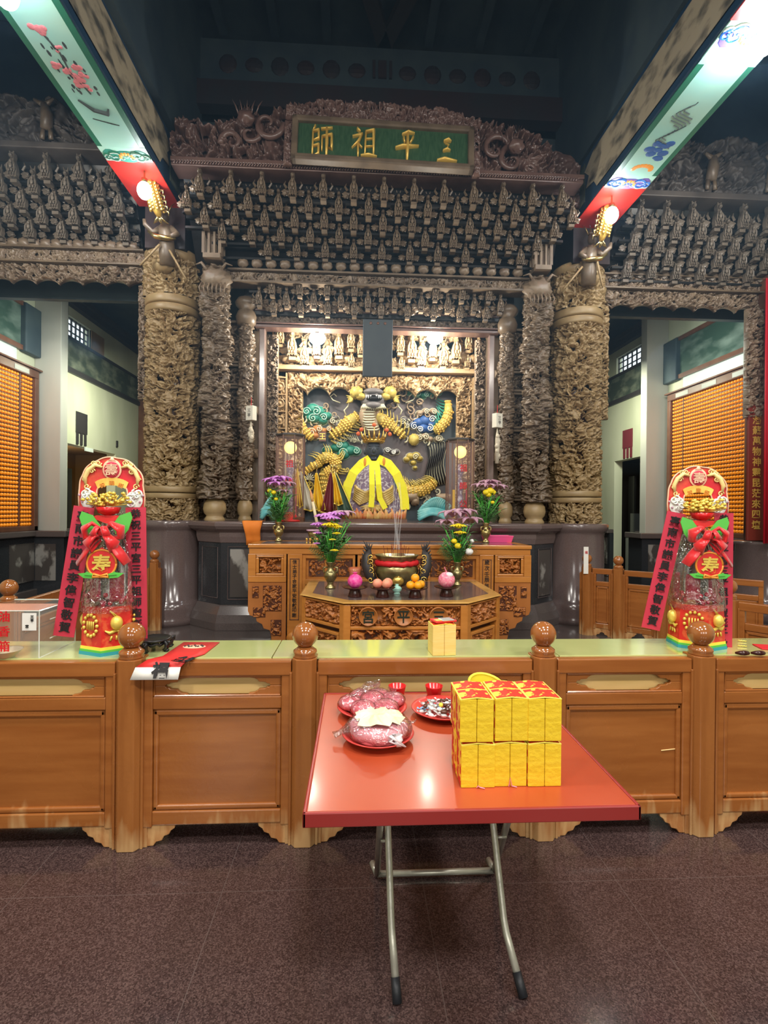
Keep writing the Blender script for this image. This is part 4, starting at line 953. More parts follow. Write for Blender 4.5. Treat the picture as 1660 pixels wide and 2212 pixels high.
    scaly([(862, 1052, 0), (880, 1062, -.03), (905, 1062, -.03), (925, 1054, -.03), (942, 1040, 0)], [.09, .095, .09, .075, .05], 'tail', 'dragon_yellow', 20, 1)
    scaly([(968, 868, 0), (969, 890, -.02), (964, 908, -.02), (952, 924, -.02), (938, 932, 0)], [.05, .075, .085, .085, .06], 'tail', 'dragon_yellow', 14, -1)
    scaly([(646, 905, 0), (652, 922, -.02), (664, 938, -.02), (676, 950, 0)], [.06, .07, .06, .04], 'coil', 'dragon_yellow')
    scaly([(690, 998, -.02), (705, 988, -.05), (722, 992, -.05), (728, 1006, -.05), (716, 1018, -.05), (702, 1024, -.03), (700, 1050, 0), (712, 1075, 0)], [.08, .09, .09, .085, .085, .08, .08, .06], 'coil', 'dragon_yellow', 22, 1)
    scaly([(660, 1020, 0), (676, 1008, -.03), (694, 1000, -.03)], [.05, .06, .07], 'coil', 'dragon_yellow')
    # head
    h = MB(); c = dp(806, 868, -.12); h.ball(c, (.20, .16, .15), 20, 12, lambda a, p: 1+.12*sin(6*p)*sin(5*a)); h.ball(dp(806, 882, -.2), (.14, .12, .07), 14, 8); h.ball(dp(806, 853, -.2), (.16, .10, .06), 14, 8); k(h, 'head', 'cloud_grey')
    mo = MB(); mo.ball(dp(807, 868, -.27), (.13, .05, .05), 14, 8); k(mo, 'mouth', 'black')
    te = MB()
    for s in (-1, 1):
        for o in (6, 11, 15): te.tube([dp(806+s*o, 863, -.30), dp(806+s*o, 870, -.31)], [.012, .003], 5)
    k(te, 'tooth', 'white_line')
    for s in (-1, 1):
        br = MB()
        x = 806+s*35; q = dp(x, 853, -.16); br.ball(q, (.11, .10, .10), 14, 10, lambda a, p: 1+.22*sin(6*p)*sin(5*a)); br.ball(dp(806+s*26, 862, -.18), (.09, .08, .06), 10, 8)
        for i in range(5): br.tube([dp(806+s*(38+i*1.5), 858+i*3, -.14), dp(806+s*(50+i*1.5), 860+i*3.4, -.12), dp(806+s*(58-i*2), 857+i*4.2, -.1)], [.022, .016, .004], 5)
        k(br, 'brow', 'dragon_yellow')
    be = MB()
    for i in range(15): x = 806+(i-7)*2.9; be.tube([dp(x, 880, -.24), dp(806+(i-7)*3.5, 888, -.27), dp(806+(i-7)*3.9, 893-abs(i-7)*.5, -.22)], [.016, .014, .003], 5)
    for s in (-1, 1):
        for i in range(4): be.tube([dp(806+s*(34+i*3), 848-i*2, -.12), dp(806+s*(56+i*3), 842-i*3, -.1), dp(806+s*(76+i*4), 832-i*4.5, -.08), dp(806+s*(86+i*4), 824-i*5, -.05)], [.022, .018, .012, .003], 6)
        be.tube([dp(806+s*70, 872, -.06), dp(806+s*86, 866, -.06), dp(806+s*92, 858, -.05), dp(806+s*84, 852, -.05), dp(806+s*78, 858, -.05)], .010, 5)
        be.tube([dp(806+s*48, 866, -.08), dp(806+s*54, 880, -.08), dp(806+s*62, 888, -.06), dp(806+s*58, 898, -.06)], .012, 5)
    k(be, 'mane', 'cloud_line')
    be = MB(); be.ball(dp(894, 950, -.02), (.09, .07, .09), 14, 10, lambda a, p: 1+.15*sin(5*p)*sin(5*a)); k(be, 'pearl', 'dragon_yellow')
    wv = MB()
    for i in range(8): wv.tube([dp(925+i*5+4*sin(q*.9+i*.2), 960+q*13-i*1.0, .03) for q in range(8)], .016, 5)
    k(wv, 'mane_wave', 'black')
    w2 = MB()
    for i in range(8): w2.tube([dp(927.5+i*5+4*sin(q*.9+i*.2), 960+q*13-i*1.0, .04) for q in range(8)], .010, 5)
    for i in range(8): w2.tube([dp(668, 1036, -.02), dp(668+12*cos(i*.45+3.3), 1036-14*sin(i*.45+.1), -.04)], [.01, .006], 4)
    for i in range(6): w2.tube([dp(745+i*5, 932+i*1.5, 0), dp(750+i*5, 944+i*1.5, -.02), dp(762+i*4, 956, -.01)], [.006, .010, .004], 4)
    k(w2, 'mane_line', 'cloud_line')
    bd = MB(); q = dp(698, 945, -.12); bd.box(q.x-.055, q.x+.055, q.y, q.y+.03, q.z-.075, q.z+.075); k(bd, 'sign_board', 'trim_brown', False)
    o = lettering('sign_letter', '王', .11, 'gold_leaf', t, q+Vector((0, -.004, 0)), bold=.02); o.matrix_parent_inverse = T
    rnd = random.Random(31)
    for m_, cnt, box in (('cloud_line', 34, (650, 965, 900, 955)), ('dragon_belly', 26, (690, 960, 835, 905)), ('dragon_yellow', 22, (660, 760, 985, 1090)), ('cloud_line', 16, (850, 960, 1060, 1100))):
        sw = MB()
        for i in range(cnt):
            q = dp(rnd.uniform(box[0], box[1]), rnd.uniform(box[2], box[3]), rnd.uniform(-.02, .05)); sw.tube([(p[0], q.y, p[2]) for p in spiral((q.x, q.z), rnd.uniform(.04, .09), 1.2, 16, rnd.uniform(0, 6), rnd.choice((-1, 1)))], [.016-.0006*j for j in range(16)], 5)
        k(sw, 'scrollwork', m_)
    rk = MB(); rnd = random.Random(9)
    for i in range(26): q = dp(rnd.uniform(640, 960), rnd.uniform(1070, 1108), rnd.uniform(-.1, .02)); rk.ball(q, (rnd.uniform(.06, .14), .10, rnd.uniform(.05, .10)), 10, 7, lambda a, p: 1+.25*sin(3*p)*sin(5*a))
    k(rk, 'rock', 'dragon_belly')
dragon_wall()

def wave_ornament(px0, px1, label):
    a, b = at(px0, 1110, 7.35).x, at(px1, 1110, 7.35).x; t = empty('wave_ornament', ((a+b)/2, 7.35, 1.40), label=label, cat='ornament'); w = b-a
    f = MB()
    for i in range(4): f.tube([(-w/2+w*j/8, -.05+.01*i, .03+.035*i+.09*sin(pi*j/8)*(1-.15*i)) for j in range(9)], .032, 8)
    f.build('wave_body', 'wave_teal', t, True)
    c = MB()
    for i in range(16): x = -w/2+w*(i+.5)/16; z = .09+.13*sin(pi*(i+.5)/16); c.tube([(x, .02, z), (x+.03, .0, z+.08), (x+.06, -.02, z+.13), (x+.09, -.03, z+.12)], [.035, .028, .018, .006], 6)
    c.build('wave_crest', 'wave_teal', t, True); return t
wave_ornament(903, 966, 'teal carved wave crest on the shrine ledge to the right of the seated deity')
wave_ornament(566, 596, 'small teal carved wave at the left end of the shrine ledge')

# ================================================================== DEITY
def deity():
    Y = 7.5; q = at(806, 1115, Y); t = empty('deity_statue', (q.x, Y, 1.40), label='seated black-faced deity statue with a gold crown and long yellow ribbons', cat='statue')
    u = Y/1110
    b = MB()
    b.lathe([(.0, 0), (.42, 0), (.46, .10), (.43, .25), (.36, .42), (.30, .56), (.27, .68), (.17, .76), (.085, .80), (.085, .86)], 32, sq=.75)
    b.build('robe', 'robe_purple', t, True)
    s = MB()
    for sx in (-1, 1):
        for i in range(7): a = i*.15; s.tube([(sx*.03, -.38+.012*i, .44-.020*i), (sx*(.13+.012*i), -.42+.01*i, .40-.026*i), (sx*(.235+.008*i), -.38+.02*i, .46-.024*i), (sx*.26, -.30+.02*i, .50-.02*i)], .020, 7)
    s.build('sleeve', 'robe_gold', t, True)
    h = MB(); h.ball((0, -.05, 1.02), (.125, .12, .15), 20, 14); h.ball((0, -.17, 1.01), (.022, .03, .035), 8, 6)
    for sx in (-1, 1): h.ball((sx*.045, -.155, 1.045), (.026, .015, .012), 8, 6); h.ball((sx*.125, -.04, 1.01), (.022, .03, .05), 8, 6); h.tube([(sx*.02, -.162, 1.072), (sx*.075, -.148, 1.08)], .008, 5)
    h.tube([(-.04, -.158, .96), (0, -.168, .955), (.04, -.158, .96)], .009, 5); h.ball((0, -.12, .90), (.06, .05, .03), 10, 6); h.tube([(0, -.04, .78), (0, -.04, .95)], .06, 12)
    h.build('head', 'face_black', t, True)
    c = MB(); c.T = Matrix.Translation((0, -.02, .09)); c.lathe([(.135, 1.04), (.15, 1.05), (.15, 1.09), (.14, 1.10)], 28, (0, -.03, 0))
    for i in range(9):
        a = -pi/2+(i-4)*.42; x, y = .15*cos(a), -.03+.15*sin(a); hh = .15 if i % 2 == 0 else .10
        c.tube([(x, y, 1.09), (x*1.15, y*1.12, 1.14), (x*1.28, y*1.2, 1.10+hh)], [.034, .030, .004], 6, .5)
    for i in range(15): a = 2*pi*i/15; c.ball((.152*cos(a), -.03+.152*sin(a), 1.07), .012, 6, 4)
    c.build('crown', 'gold', t, True)
    for x, z in ((-.18, 1.31), (-.225, 1.25), (0, 1.38), (.18, 1.31), (.225, 1.25)):
        MB().ball((x, -.16, z), .030, 10, 7, lambda a, p: 1+.1*sin(6*p)).build('pompom', 'fruit_orange' if abs(x) < 0 else 'pompom_red', t, True)
    def ribbon(pts, w):
        m = MB(); vs = []
        for i, p in enumerate(pts):
            p = Vector(p); d = (Vector(pts[min(i+1, len(pts)-1)])-Vector(pts[max(i-1, 0)])).normalized(); n = Vector((d.z, 0, -d.x)).normalized()
            vs += [p-n*w/2, p+n*w/2]
        m.add(vs, [(2*i, 2*i+1, 2*i+3, 2*i+2) for i in range(len(pts)-1)]); m.build('ribbon', 'ribbon_yellow', t, False, solid=.006)
    def rp(px, py, dy): p = at(px, py, Y); return (p.x-q.x, dy, p.z-1.40)
    for pts in ([(799, 994, -.20), (782, 1006, -.34), (764, 1026, -.42), (752, 1055, -.44), (748, 1080, -.44), (746, 1104, -.44)], [(815, 994, -.20), (836, 1006, -.34), (852, 1028, -.42), (863, 1055, -.44), (868, 1080, -.44), (869, 1101, -.44)]):
        ribbon([rp(*p) for p in pts], .125)
    ribbon([rp(*p) for p in ((803, 999, -.22), (802, 1020, -.40), (802, 1050, -.47), (802, 1075, -.47), (800, 1096, -.47))], .075)
    ribbon([rp(*p) for p in ((812, 999, -.22), (814, 1020, -.40), (815, 1050, -.48), (818, 1078, -.47), (829, 1099, -.47))], .075)
    o = MB()
    for px, py, d in ((788, 1003, -.36), (827, 1002, -.36)): x, y, z = rp(px, py, d); o.ball((x, y, z), (.02, .008, .06), 8, 6)
    o.build('ribbon_stamp', 'paint_orange', t, True)
    l = MB(); rnd = random.Random(2)
    for i in range(22): x = -.42+.84*i/21; l.tube([(x, -.36, .02), (x+rnd.uniform(-.02, .02), -.42, .09), (x+rnd.uniform(-.03, .03), -.44, .15+.04*(i % 2))], [.03, .034, .006], 6)
    l.build('lotus_base', 'lotus_red', t, True)
    MB().box(-.46, .46, -.42, .3, 0, .04).build('pedestal', 'trim_brown', t)
    g = MB()
    for i in range(10): a = pi*i/9; g.tube([(0, -.36, .22), (.10*cos(a), -.40, .22-.05*sin(a)), (.19*cos(a), -.38, .20-.10*sin(a))], [.02, .02, .008], 6)
    g.build('tassel_skirt', 'robe_gold', t, True)
deity()

# ================================================================== LANTERNS, FLAGS, BOARD, TAGS
def lantern(px, y0, y1, w, chars, label):
    Y = 6.98; c = at(px, y1, Y); z0 = 1.40; z1 = at(px, y0, Y).z; r = w/2*Y/1110; t = empty('standing_lantern', (c.x, Y, z0), label=label, cat='lantern', group='standing lanterns'); H = z1-z0
    MB().lathe([(r*1.05, 0), (r*1.05, .05), (r*.9, .07)], 8, ph=pi/8).build('foot', 'trim_brown', t)
    MB().lathe([(r*.9, H-.03), (r*1.06, H-.02), (r*1.06, H), (r*.9, H+.01)], 8, ph=pi/8).build('lid', 'trim_dark', t)
    f = MB()
    for i in range(8): a = 2*pi*i/8+pi/8; f.box(r*cos(a)-.007, r*cos(a)+.007, r*sin(a)-.007, r*sin(a)+.007, .05, H-.02)
    f.build('frame_bar', 'trim_brown', t)
    MB().lathe([(r*.97, .06), (r*.97, H-.03)], 8, ph=pi/8).build('pane', 'lantern_film', t)
    MB().ball((0, -.02, H-.17), .085, 16, 10).build('globe', 'lantern_glow', t, True)
    pl_ = MB(); pl_.lathe([(.05, .06), (.05, .35), (.03, .4), (.055, .5), (.02, .62), (.06, .7), (.03, .8)], 14); pl_.build('inner_ornament', 'robe_purple', t, True)
    for i, ch in enumerate(chars): lettering('character', ch, .105, 'red_cloth', t, (.01, -r*.97-.004, H-.40-.24*i), bold=.015)
    for sx in (-.09, .09): MB().box(sx-.015, sx+.015, -.05, -.02, .07, .45).build('streamer', 'crimson_paper' if sx > 0 else 'flag_yellow', t)
lantern(627, 940, 1122, 62, '祖師', 'tall octagonal lantern with red characters standing left of the deity')
lantern(993, 950, 1124, 60, '祖師公', 'tall octagonal lantern with red characters standing right of the deity')

def flag(px, ytip, xbot, ybot, wpx, m, label, dy=0):
    Y = 7.02+dy; u = Y/1110; a = at(px, ytip, Y); b = at(xbot, ybot, Y); t = empty('ritual_flag', (a.x, Y, 1.4), label=label, cat='flag', group='ritual flags'); w = wpx*u
    P = MB(); P.tube([(0, 0, 0), (0, 0, a.z-1.4+.06)], .008, 6); P.ball((0, 0, a.z-1.4+.09), (.014, .014, .04), 8, 6); P.build('pole', 'brass', t, True)
    c = MB(); n = 9; top = a.z-1.4; bt = max(.02, b.z-1.4); dx = b.x-a.x; vs = []
    for i in range(6):
        f = i/5; z = top+(bt-top)*f
        for j in range(n): g = j/(n-1); ww = w*(.12+.88*f); vs.append((dx*f+(g-.5)*ww, -.02-.035*cos(g*pi*4)*(.3+f), z+.05*f*abs(g-.5)))
    c.add(vs, [(i*n+j, i*n+j+1, (i+1)*n+j+1, (i+1)*n+j) for i in range(5) for j in range(n-1)]); c.build('cloth', m, t, True, solid=.006)
    e = MB(); e.tube([Vector(vs[5*n+j])+Vector((0, -.004, 0)) for j in range(n)], .010, 5); e.tube([Vector(vs[i*n+n-1])+Vector((0, -.004, 0)) for i in range(6)], .006, 5); e.build('fringe', 'lucky_gold', t, True)
flag(645, 1020, 612, 1118, 42, 'gold_thread', 'embroidered gold flag on the shrine ledge, beside the left lantern')
flag(643, 1012, 649, 1096, 12, 'flag_yellow', 'narrow plain yellow flag hanging between embroidered flags left of the deity', -.1)
flag(652, 1020, 672, 1104, 30, 'flag_white', 'off-white embroidered flag on the shrine ledge, left of the candle')
flag(684, 1022, 690, 1104, 28, 'flag_yellow', 'yellow flag hanging behind the leaning cream candle', .03)
flag(716, 1022, 712, 1110, 36, 'flag_maroon', 'maroon flag with gold spots left of the deity')
flag(722, 1022, 732, 1092, 18, 'flag_yellow', 'yellow flag tucked between the maroon and the green flags', -.07)
flag(726, 1024, 748, 1112, 34, 'flag_green', 'dark green flag swept towards the deity', -.04)

t = empty('hanging_board', at(817, 690, 7.25), label='dark bluish board hanging at the centre top of the shrine opening', cat='board')
MB().box(-.21, .21, -.02, .02, -.80, 0).build('panel', 'dusky_board', t, bevel=.01)
b = MB()
for x in (-.1, 0, .1): b.ball((x, -.024, -.06), (.02, .006, .02), 8, 6)
b.build('stud', 'trim_brown', t, True)
t.rotation_euler.x = rad(4)

def spirit_tag(px, py, label, side, ln):
    p = at(px, py, 7.13); t = empty('hanging_tag', p, .5*side, label=label, cat='hanging tag', group='white hanging tags')
    MB().tube([(0, 0, .10), (0, 0, .22)], .004, 5).build('cord', 'red_cloth', t)
    MB().box(-.06, .06, -.045, .045, -.10, .10).build('block', 'tag_white', t, bevel=.006)
    lettering('inscription', '三平', .06, 'ink', t, (0, -.047, 0), vertical=True)
    b = MB(); b.tube([(0, 0, -.10), (0, 0, -.2), (.01, 0, -.26), (0, 0, -.26-ln)], [.006, .02, .035, .028], 8); 
    for i in range(5): b.ball((.02*sin(i*2), -.01, -.22-ln*i/5), (.03, .03, .035), 8, 6)
    b.build('tassel', 'tassel', t, True)
spirit_tag(543, 893, 'white hanging tag with a short tassel on the post left of the shrine opening', -1, .14)
spirit_tag(1075, 909, 'white hanging tag with a long shell tassel on the post right of the shrine opening', 1, .34)

# floodlights inside the shrine
for px, lab in ((686, 'glaring white floodlight under the shrine canopy, left of the dark hanging board'), (940, 'glaring white floodlight under the shrine canopy, right of the dark hanging board')):
    p = at(px, 726, 7.5); t = empty('floodlight', p, label=lab, cat='lamp', group='shrine floodlights')
    MB().lathe([(.05, .10), (.06, .06), (.085, .0), (.085, -.01)], 18).build('housing', 'trim_dark', t, True); MB().ball((0, 0, -.03), (.12, .09, .095), 16, 10).build('bulb', 'flood', t, True); MB().tube([(0, 0, .1), (0, .02, .3), (0, .1, .42)], .01, 6).build('bracket_arm', 'trim_dark', t)
# red hat-shaped cloth and small items on the ledge
p = at(627, 1126, 6.9); t = empty('red_hat', (p.x, 6.86, 1.40), label='small bright red cloth hat on the shrine ledge behind the left flower vase', cat='hat')
MB().lathe([(.13, 0), (.14, .015), (.10, .03), (.095, .08), (.05, .12), (0, .13)], 18, sq=.8).build('crown', 'red_paper', t, True)
b = MB(); b.tube([(-.1, -.03, .06), (-.17, -.03, .10), (-.15, -.02, .14)], .02, 6); b.build('ear_flap', 'red_paper', t, True)
# ================================================================== ALTAR TABLES
def altar():
    Y = 5.9; t = empty('altar_table', (.415, Y+.35, 0), label='long orange wooden altar table with carved panels in front of the shrine base', cat='altar table'); T = Matrix.Translation(-t.location)
    def k(mb, name, m, sm=False, **kw):
        o = mb.build(name, m, t, sm, **kw); o.matrix_parent_inverse = T; return o
    def kr(*a, **kw):
        o = relief(*a, **kw); o.matrix_parent_inverse = T; return o
    x0, x1, zt = -1.22, 2.05, 1.165; c = (x0+x1)/2
    f = MB(); f.box(x0, x1, Y-.02, Y+.06, zt-.045, zt); f.box(x0, x1, Y+.62, Y+.7, zt-.045, zt); f.box(x0, x0+.12, Y, Y+.7, zt-.045, zt); f.box(x1-.12, x1, Y, Y+.7, zt-.045, zt); k(f, 'top_frame', 'wood_altar', bevel=.008)
    k(MB().box(x0+.10, x1-.10, Y+.05, Y+.64, zt-.03, zt-.002), 'stone_inlay', 'granite_brown')
    k(MB().box(x0+.01, x1-.01, Y, Y+.04, zt-.115, zt-.045), 'apron', 'wood_altar', bevel=.004)
    for sx, xe in ((1, x0), (-1, x1)):
        e = lambda d: xe+sx*d
        def bx(mb, a, b, *r): p, q = sorted((e(a), e(b))); return mb.box(p, q, *r)
        m = MB()                                     # upper corner box
        bx(m, 0, .085, Y, Y+.05, .80, zt-.115); bx(m, .40, .43, Y, Y+.05, .80, zt-.115); bx(m, 0, .43, Y, Y+.05, .73, .80); bx(m, .085, .40, Y+.001, Y+.05, 1.035, 1.05)
        k(m, 'corner_frame', 'wood_altar', bevel=.004)
        m = MB(); bx(m, .085, .40, Y+.005, Y+.03, .80, .83); bx(m, .085, .40, Y+.005, Y+.03, 1.01, 1.035); bx(m, .085, .12, Y+.007, Y+.03, .83, 1.01); bx(m, .37, .40, Y+.007, Y+.03, .83, 1.01); k(m, 'corner_moulding', 'wood_altar', bevel=.01)
        a, b = sorted((e(.12), e(.37))); kr('corner_carving', a, b, .83, 1.01, Y+.055, 'wood_altar_relief', t, .05, 30, .005, 150+sx, hole=.42)
        # inscription board
        m = MB(); bx(m, .445, .61, Y, Y+.04, .12, zt-.115); k(m, 'inscription_board', 'wood_altar', bevel=.004)
        m = MB()
        for u in (.475, .575): bx(m, u-.004, u+.004, Y-.006, Y, .30, 1.0)
        bx(m, .475, .575, Y-.006, Y, .30, .308); bx(m, .475, .575, Y-.006, Y, .992, 1.0); k(m, 'inscription_line', 'trim_brown')
        if sx > 0: o = lettering('inscription', '信士弟子合家平安敬獻叩謝', .052, 'ink', t, (e(.525), Y-.004, .66), vertical=True, pitch=1.06, bold=.01)
        else: o = lettering('inscription', '歲次壬辰年', .062, 'ink', t, (e(.525), Y-.004, .83), vertical=True, pitch=1.1, bold=.01)
        o.matrix_parent_inverse = T
        # lower wing with a stepped cloud outline
        out = [(e(0), .73), (e(.0), .40), (e(.02), .35), (e(.09), .33), (e(.10), .28), (e(.16), .25), (e(.18), .20), (e(.25), .18), (e(.27), .08), (e(.30), .0), (e(.43), 0), (e(.43), .73)]
        k(MB().prism(out, Y+.01, Y+.04), 'wing', 'wood_altar_relief', bevel=.004)
        for u0, u1, z0, z1, sd in ((.05, .12, .55, .68, 1), (.17, .38, .40, .69, 2), (.06, .20, .33, .44, 3), (.26, .38, .12, .30, 4)):
            a, b = sorted((e(u0), e(u1))); k(MB().box(a, b, Y+.004, Y+.012, z0, z1), 'wing_shade_plate', 'candy_brown'); kr('wing_carving', a, b, z0, z1, Y+.012, 'wood_altar_relief', t, .04, 28, .005, 160+sd+10*sx, hole=.42, thick=.01)  # dark plate colours in the black recess behind the carving
        m = MB(); bx(m, 0, .04, Y+.05, Y+.68, .73, zt-.05); bx(m, .25, .30, Y+.1, Y+.66, 0, .73); k(m, 'end_board', 'wood_altar')
        m = MB(); bx(m, .445, .65, Y-.03, Y+.04, 0, .12); m.ball((e(.53), Y-.03, .10), (.09, .05, .08), 12, 8); k(m, 'foot', 'wood_altar', True)
    xa, xb = x0+.62, x1-.62
    k(MB().box(xa, xb, Y+.06, Y+.09, .05, zt-.115), 'front_board', 'wood_altar')
    m = MB()
    for x in (xa, xa+.62, c-.42, c+.42, xb-.62, xb): m.box(x-.03, x+.03, Y+.018, Y+.06, .1, zt-.116)
    m.box(xa, xb, Y+.02, Y+.06, 1.0, 1.05); m.box(xa, xb, Y+.02, Y+.06, .70, .76); k(m, 'front_rail', 'wood_altar', bevel=.004)
    for i, (a, b) in enumerate(((xa+.06, xa+.24), (xa+.28, xa+.56), (xa+.66, c-.46), (c-.38, c+.38), (c+.46, xb-.66), (xb-.56, xb-.28), (xb-.24, xb-.06))):
        k(MB().box(a, b, Y+.05, Y+.062, .79, .98), 'front_shade_plate', 'candy_brown'); kr('front_carving', a, b, .79, .98, Y+.062, 'wood_altar_relief', t, .04, 26, .005, 180+i, hole=.44, thick=.01)  # recess shade given by a dark plate under the carving
altar()

def offering_table():
    t = empty('offering_table', (.44, 5.2, 0), label='low eight-sided carved offering table with three round character medallions, before the altar', cat='offering table'); T = Matrix.Translation(-t.location)
    def k(mb, name, m, sm=False, **kw):
        o = mb.build(name, m, t, sm, **kw); o.matrix_parent_inverse = T; return o
    fp = [(-.10, 4.44), (.98, 4.44), (1.39, 4.87), (1.39, 5.84), (-.51, 5.84), (-.51, 4.89)]
    k(poly_levels(MB(), fp, [(-.03, .737), (0, .745), (.015, .752), (0, .76), (-.10, .762), (-.101, .758)]), 'top_frame', 'wood_top')
    k(poly_levels(MB(), fp, [(-.105, .757), (-.105, .763)]), 'stone_inlay', 'granite_brown')
    k(poly_levels(MB(), fp, [(-.075, .10), (-.075, .737)]), 'core', 'trim_brown')
    segs = [((-.51, 4.89), (-.10, 4.44)), ((-.10, 4.44), (.98, 4.44)), ((.98, 4.44), (1.39, 4.87))]
    for n, (a, b) in enumerate(segs):
        a = Vector((*a, 0)); b = Vector((*b, 0)); L = (b-a).length; ang = math.atan2(b.y-a.y, b.x-a.x); R = Matrix.Translation(a) @ Matrix.Rotation(ang, 4, 'Z')
        def place(o): o.matrix_parent_inverse = T; o.matrix_basis = R @ o.matrix_basis; return o
        m = MB()
        for x in (.03, L-.03): m.box(x-.03, x+.03, .0, .08, 0, .737)
        m.box(.058, L-.058, .002, .06, .722, .737); m.box(.058, L-.058, .002, .06, .52, .55); m.box(.058, L-.058, .002, .06, .0, .06)
        place(m.build('leg_frame', 'wood_altar', t, bevel=.006))
        place(relief('band_carving', .06, L-.06, .55, .722, .045, 'wood_altar_relief', t, .06, 27, .005, 200+n, hole=.40, thick=.02))
        if n == 1: place(relief('skirt_carving', .06, L-.06, .12, .52, .06, 'wood_altar_relief', t, .09, 15, .006, 210, hole=.34, thick=.02, bot=wavy(.10, .06, .35)))
        else:
            m = MB(); m.box(.08, L-.08, .01, .05, .21, .24); m.box(.08, L-.08, .01, .05, .45, .48); m.box(.08, .11, .012, .05, .235, .455); m.box(L-.11, L-.08, .012, .05, .235, .455); place(m.build('side_moulding', 'wood_altar', t, bevel=.006))
            place(relief('side_carving', .11, L-.11, .24, .45, .05, 'wood_altar_relief', t, .04, 28, .005, 214+n, hole=.42, thick=.02))
    for ch, px in (('宮', 796), ('平', 872), ('三', 948)):
        x = at(px, 1318, 4.43).x; q = (x, 4.43, .640)
        m = MB(); m.T = Matrix.Translation(q) @ Matrix.Rotation(pi/2, 4, 'X'); m.lathe([(.082, -.03), (.082, .012), (.076, .018), (.074, .010), (0, .010)], 32); k(m, 'medallion', 'wood_altar_relief', True)
        o = lettering('character', ch, .115, 'character_ink', t, (x, 4.43-.013, .640), depth=.004, bold=.012); o.matrix_parent_inverse = T
offering_table()

# ================================================================== VASES AND FLOWERS
def vase_at(px, y1, Z, h, r, label, m='brass'):
    p = atz(px, y1, Z); o = empty('flower_vase', (p.x, p.y, Z), label=label, cat='vase', group='altar flower vases')
    MB().lathe([(r*.75, 0), (r*.78, h*.05), (r*.55, h*.10), (r*.40, h*.20), (r*.55, h*.26), (r*.95, h*.42), (r*1.0, h*.52), (r*.8, h*.62), (r*.48, h*.70), (r*.45, h*.84), (r*.72, h*.97), (r*.75, h), (r*.60, h), (r*.38, h*.85)], 28).build('body', m, o, True)
    b = MB()
    for s in (-1, 1): b.tube([(s*r*.5, 0, h*.80), (s*r*1.0, 0, h*.78), (s*r*1.05, 0, h*.66), (s*r*.85, 0, h*.58)], .010, 6)
    b.lathe([(r*.42, h*.19), (r*.50, h*.21), (r*.42, h*.23)], 20); b.build('handle', m, o, True); return p
def bouquet(p, Z, sc, kinds, label, seed):
    t = empty('flower_bouquet', (p.x, p.y, Z), label=label, cat='flowers', group='altar bouquets'); rnd = random.Random(seed)
    st = MB(); lf = MB()
    for i in range(44):
        a = rnd.uniform(0, 2*pi); e = rnd.uniform(.03, .20)*sc; h = rnd.uniform(.15, .42)*sc; st.tube([(0, 0, -.08*sc), (e*.4*cos(a), e*.4*sin(a), h*.5), (e*cos(a), e*sin(a), h)], .004*sc, 4)
        for j in range(5):
            f = rnd.uniform(.2, 1); q = Vector((e*f*cos(a), e*f*sin(a), h*f)); b = rnd.uniform(0, 2*pi); l = rnd.uniform(.06, .14)*sc; d = Vector((cos(b), sin(b), rnd.uniform(.2, .9))).normalized()
            lf.tube([q, q+d*l*.5, q+d*l+Vector((0, 0, -.02*sc))], [.006*sc, .016*sc, .002], 4, .3)
    for i in range(14):                                # ferny sprays to the sides
        a = rnd.uniform(0, 2*pi); q0 = Vector((.05*sc*cos(a), .05*sc*sin(a), .03*sc)); d = Vector((cos(a), sin(a)*.6, rnd.uniform(.3, 1.0))).normalized()
        for j in range(9): q = q0+d*.022*sc*j; s_ = d.cross(Vector((0, 1, 0))).normalized(); l = .065*sc*(1-j/12); lf.tube([q, q+(s_+d*.6)*l], [.007*sc, .002], 4, .3); lf.tube([q, q+(-s_+d*.6)*l], [.007*sc, .002], 4, .3)
    st.build('stem', 'leaf_bright', t, True); lf.build('foliage', 'leaf_green', t, True)
    for (m, x, z, y, r, kind) in kinds:
        r *= 1.3
        b = MB(); c = Vector((x*sc, y*sc, z*sc))
        if kind == 'mum':
            for i in range(16): a = 2*pi*i/16; b.tube([c, c+Vector((cos(a)*r*.6, sin(a)*r*.6, r*.12)), c+Vector((cos(a)*r, sin(a)*r, -r*.05))], [r*.10, r*.16, r*.07], 5, .5)
            b.ball(c, (r*.5, r*.5, r*.3), 10, 6)
        elif kind == 'lily':
            for i in range(6): a = 2*pi*i/6+seed; b.tube([c, c+Vector((cos(a)*r*.6, sin(a)*r*.6, r*.5)), c+Vector((cos(a)*r*1.1, sin(a)*r*1.1, r*.35)), c+Vector((cos(a)*r*1.3, sin(a)*r*1.3, r*.0))], [r*.10, r*.30, r*.22, r*.03], 6, .35)
        else: b.ball(c, (r, r, r*.8), 10, 7, lambda a, p: 1+.12*sin(6*p)*sin(5*a))
        b.build('blossom', m, t, True)
PU, MA, YE = 'petal_purple', 'petal_mauve', 'petal_yellow'
p = vase_at(602, 1169, 1.165, .24, .062, 'brass vase standing on the left end of the altar table')
bouquet(p, 1.165+.24, 1.0, [(PU, -.08, .48, -.04, .08, 'lily'), (PU, .02, .50, -.02, .09, 'lily'), (MA, .09, .44, -.05, .08, 'lily'), (PU, -.02, .44, -.1, .07, 'lily'), (YE, -.05, .36, -.10, .025, 'b'), (YE, -.10, .38, -.08, .025, 'b'), (YE, -.02, .28, -.1, .02, 'b'), (MA, .07, .36, -.09, .05, 'lily')], 'purple lilies and green sprays in the vase on the left end of the altar table', 1)
p = vase_at(1050, 1172, 1.165, .25, .062, 'brass vase standing on the right end of the altar table, before the pink basket')
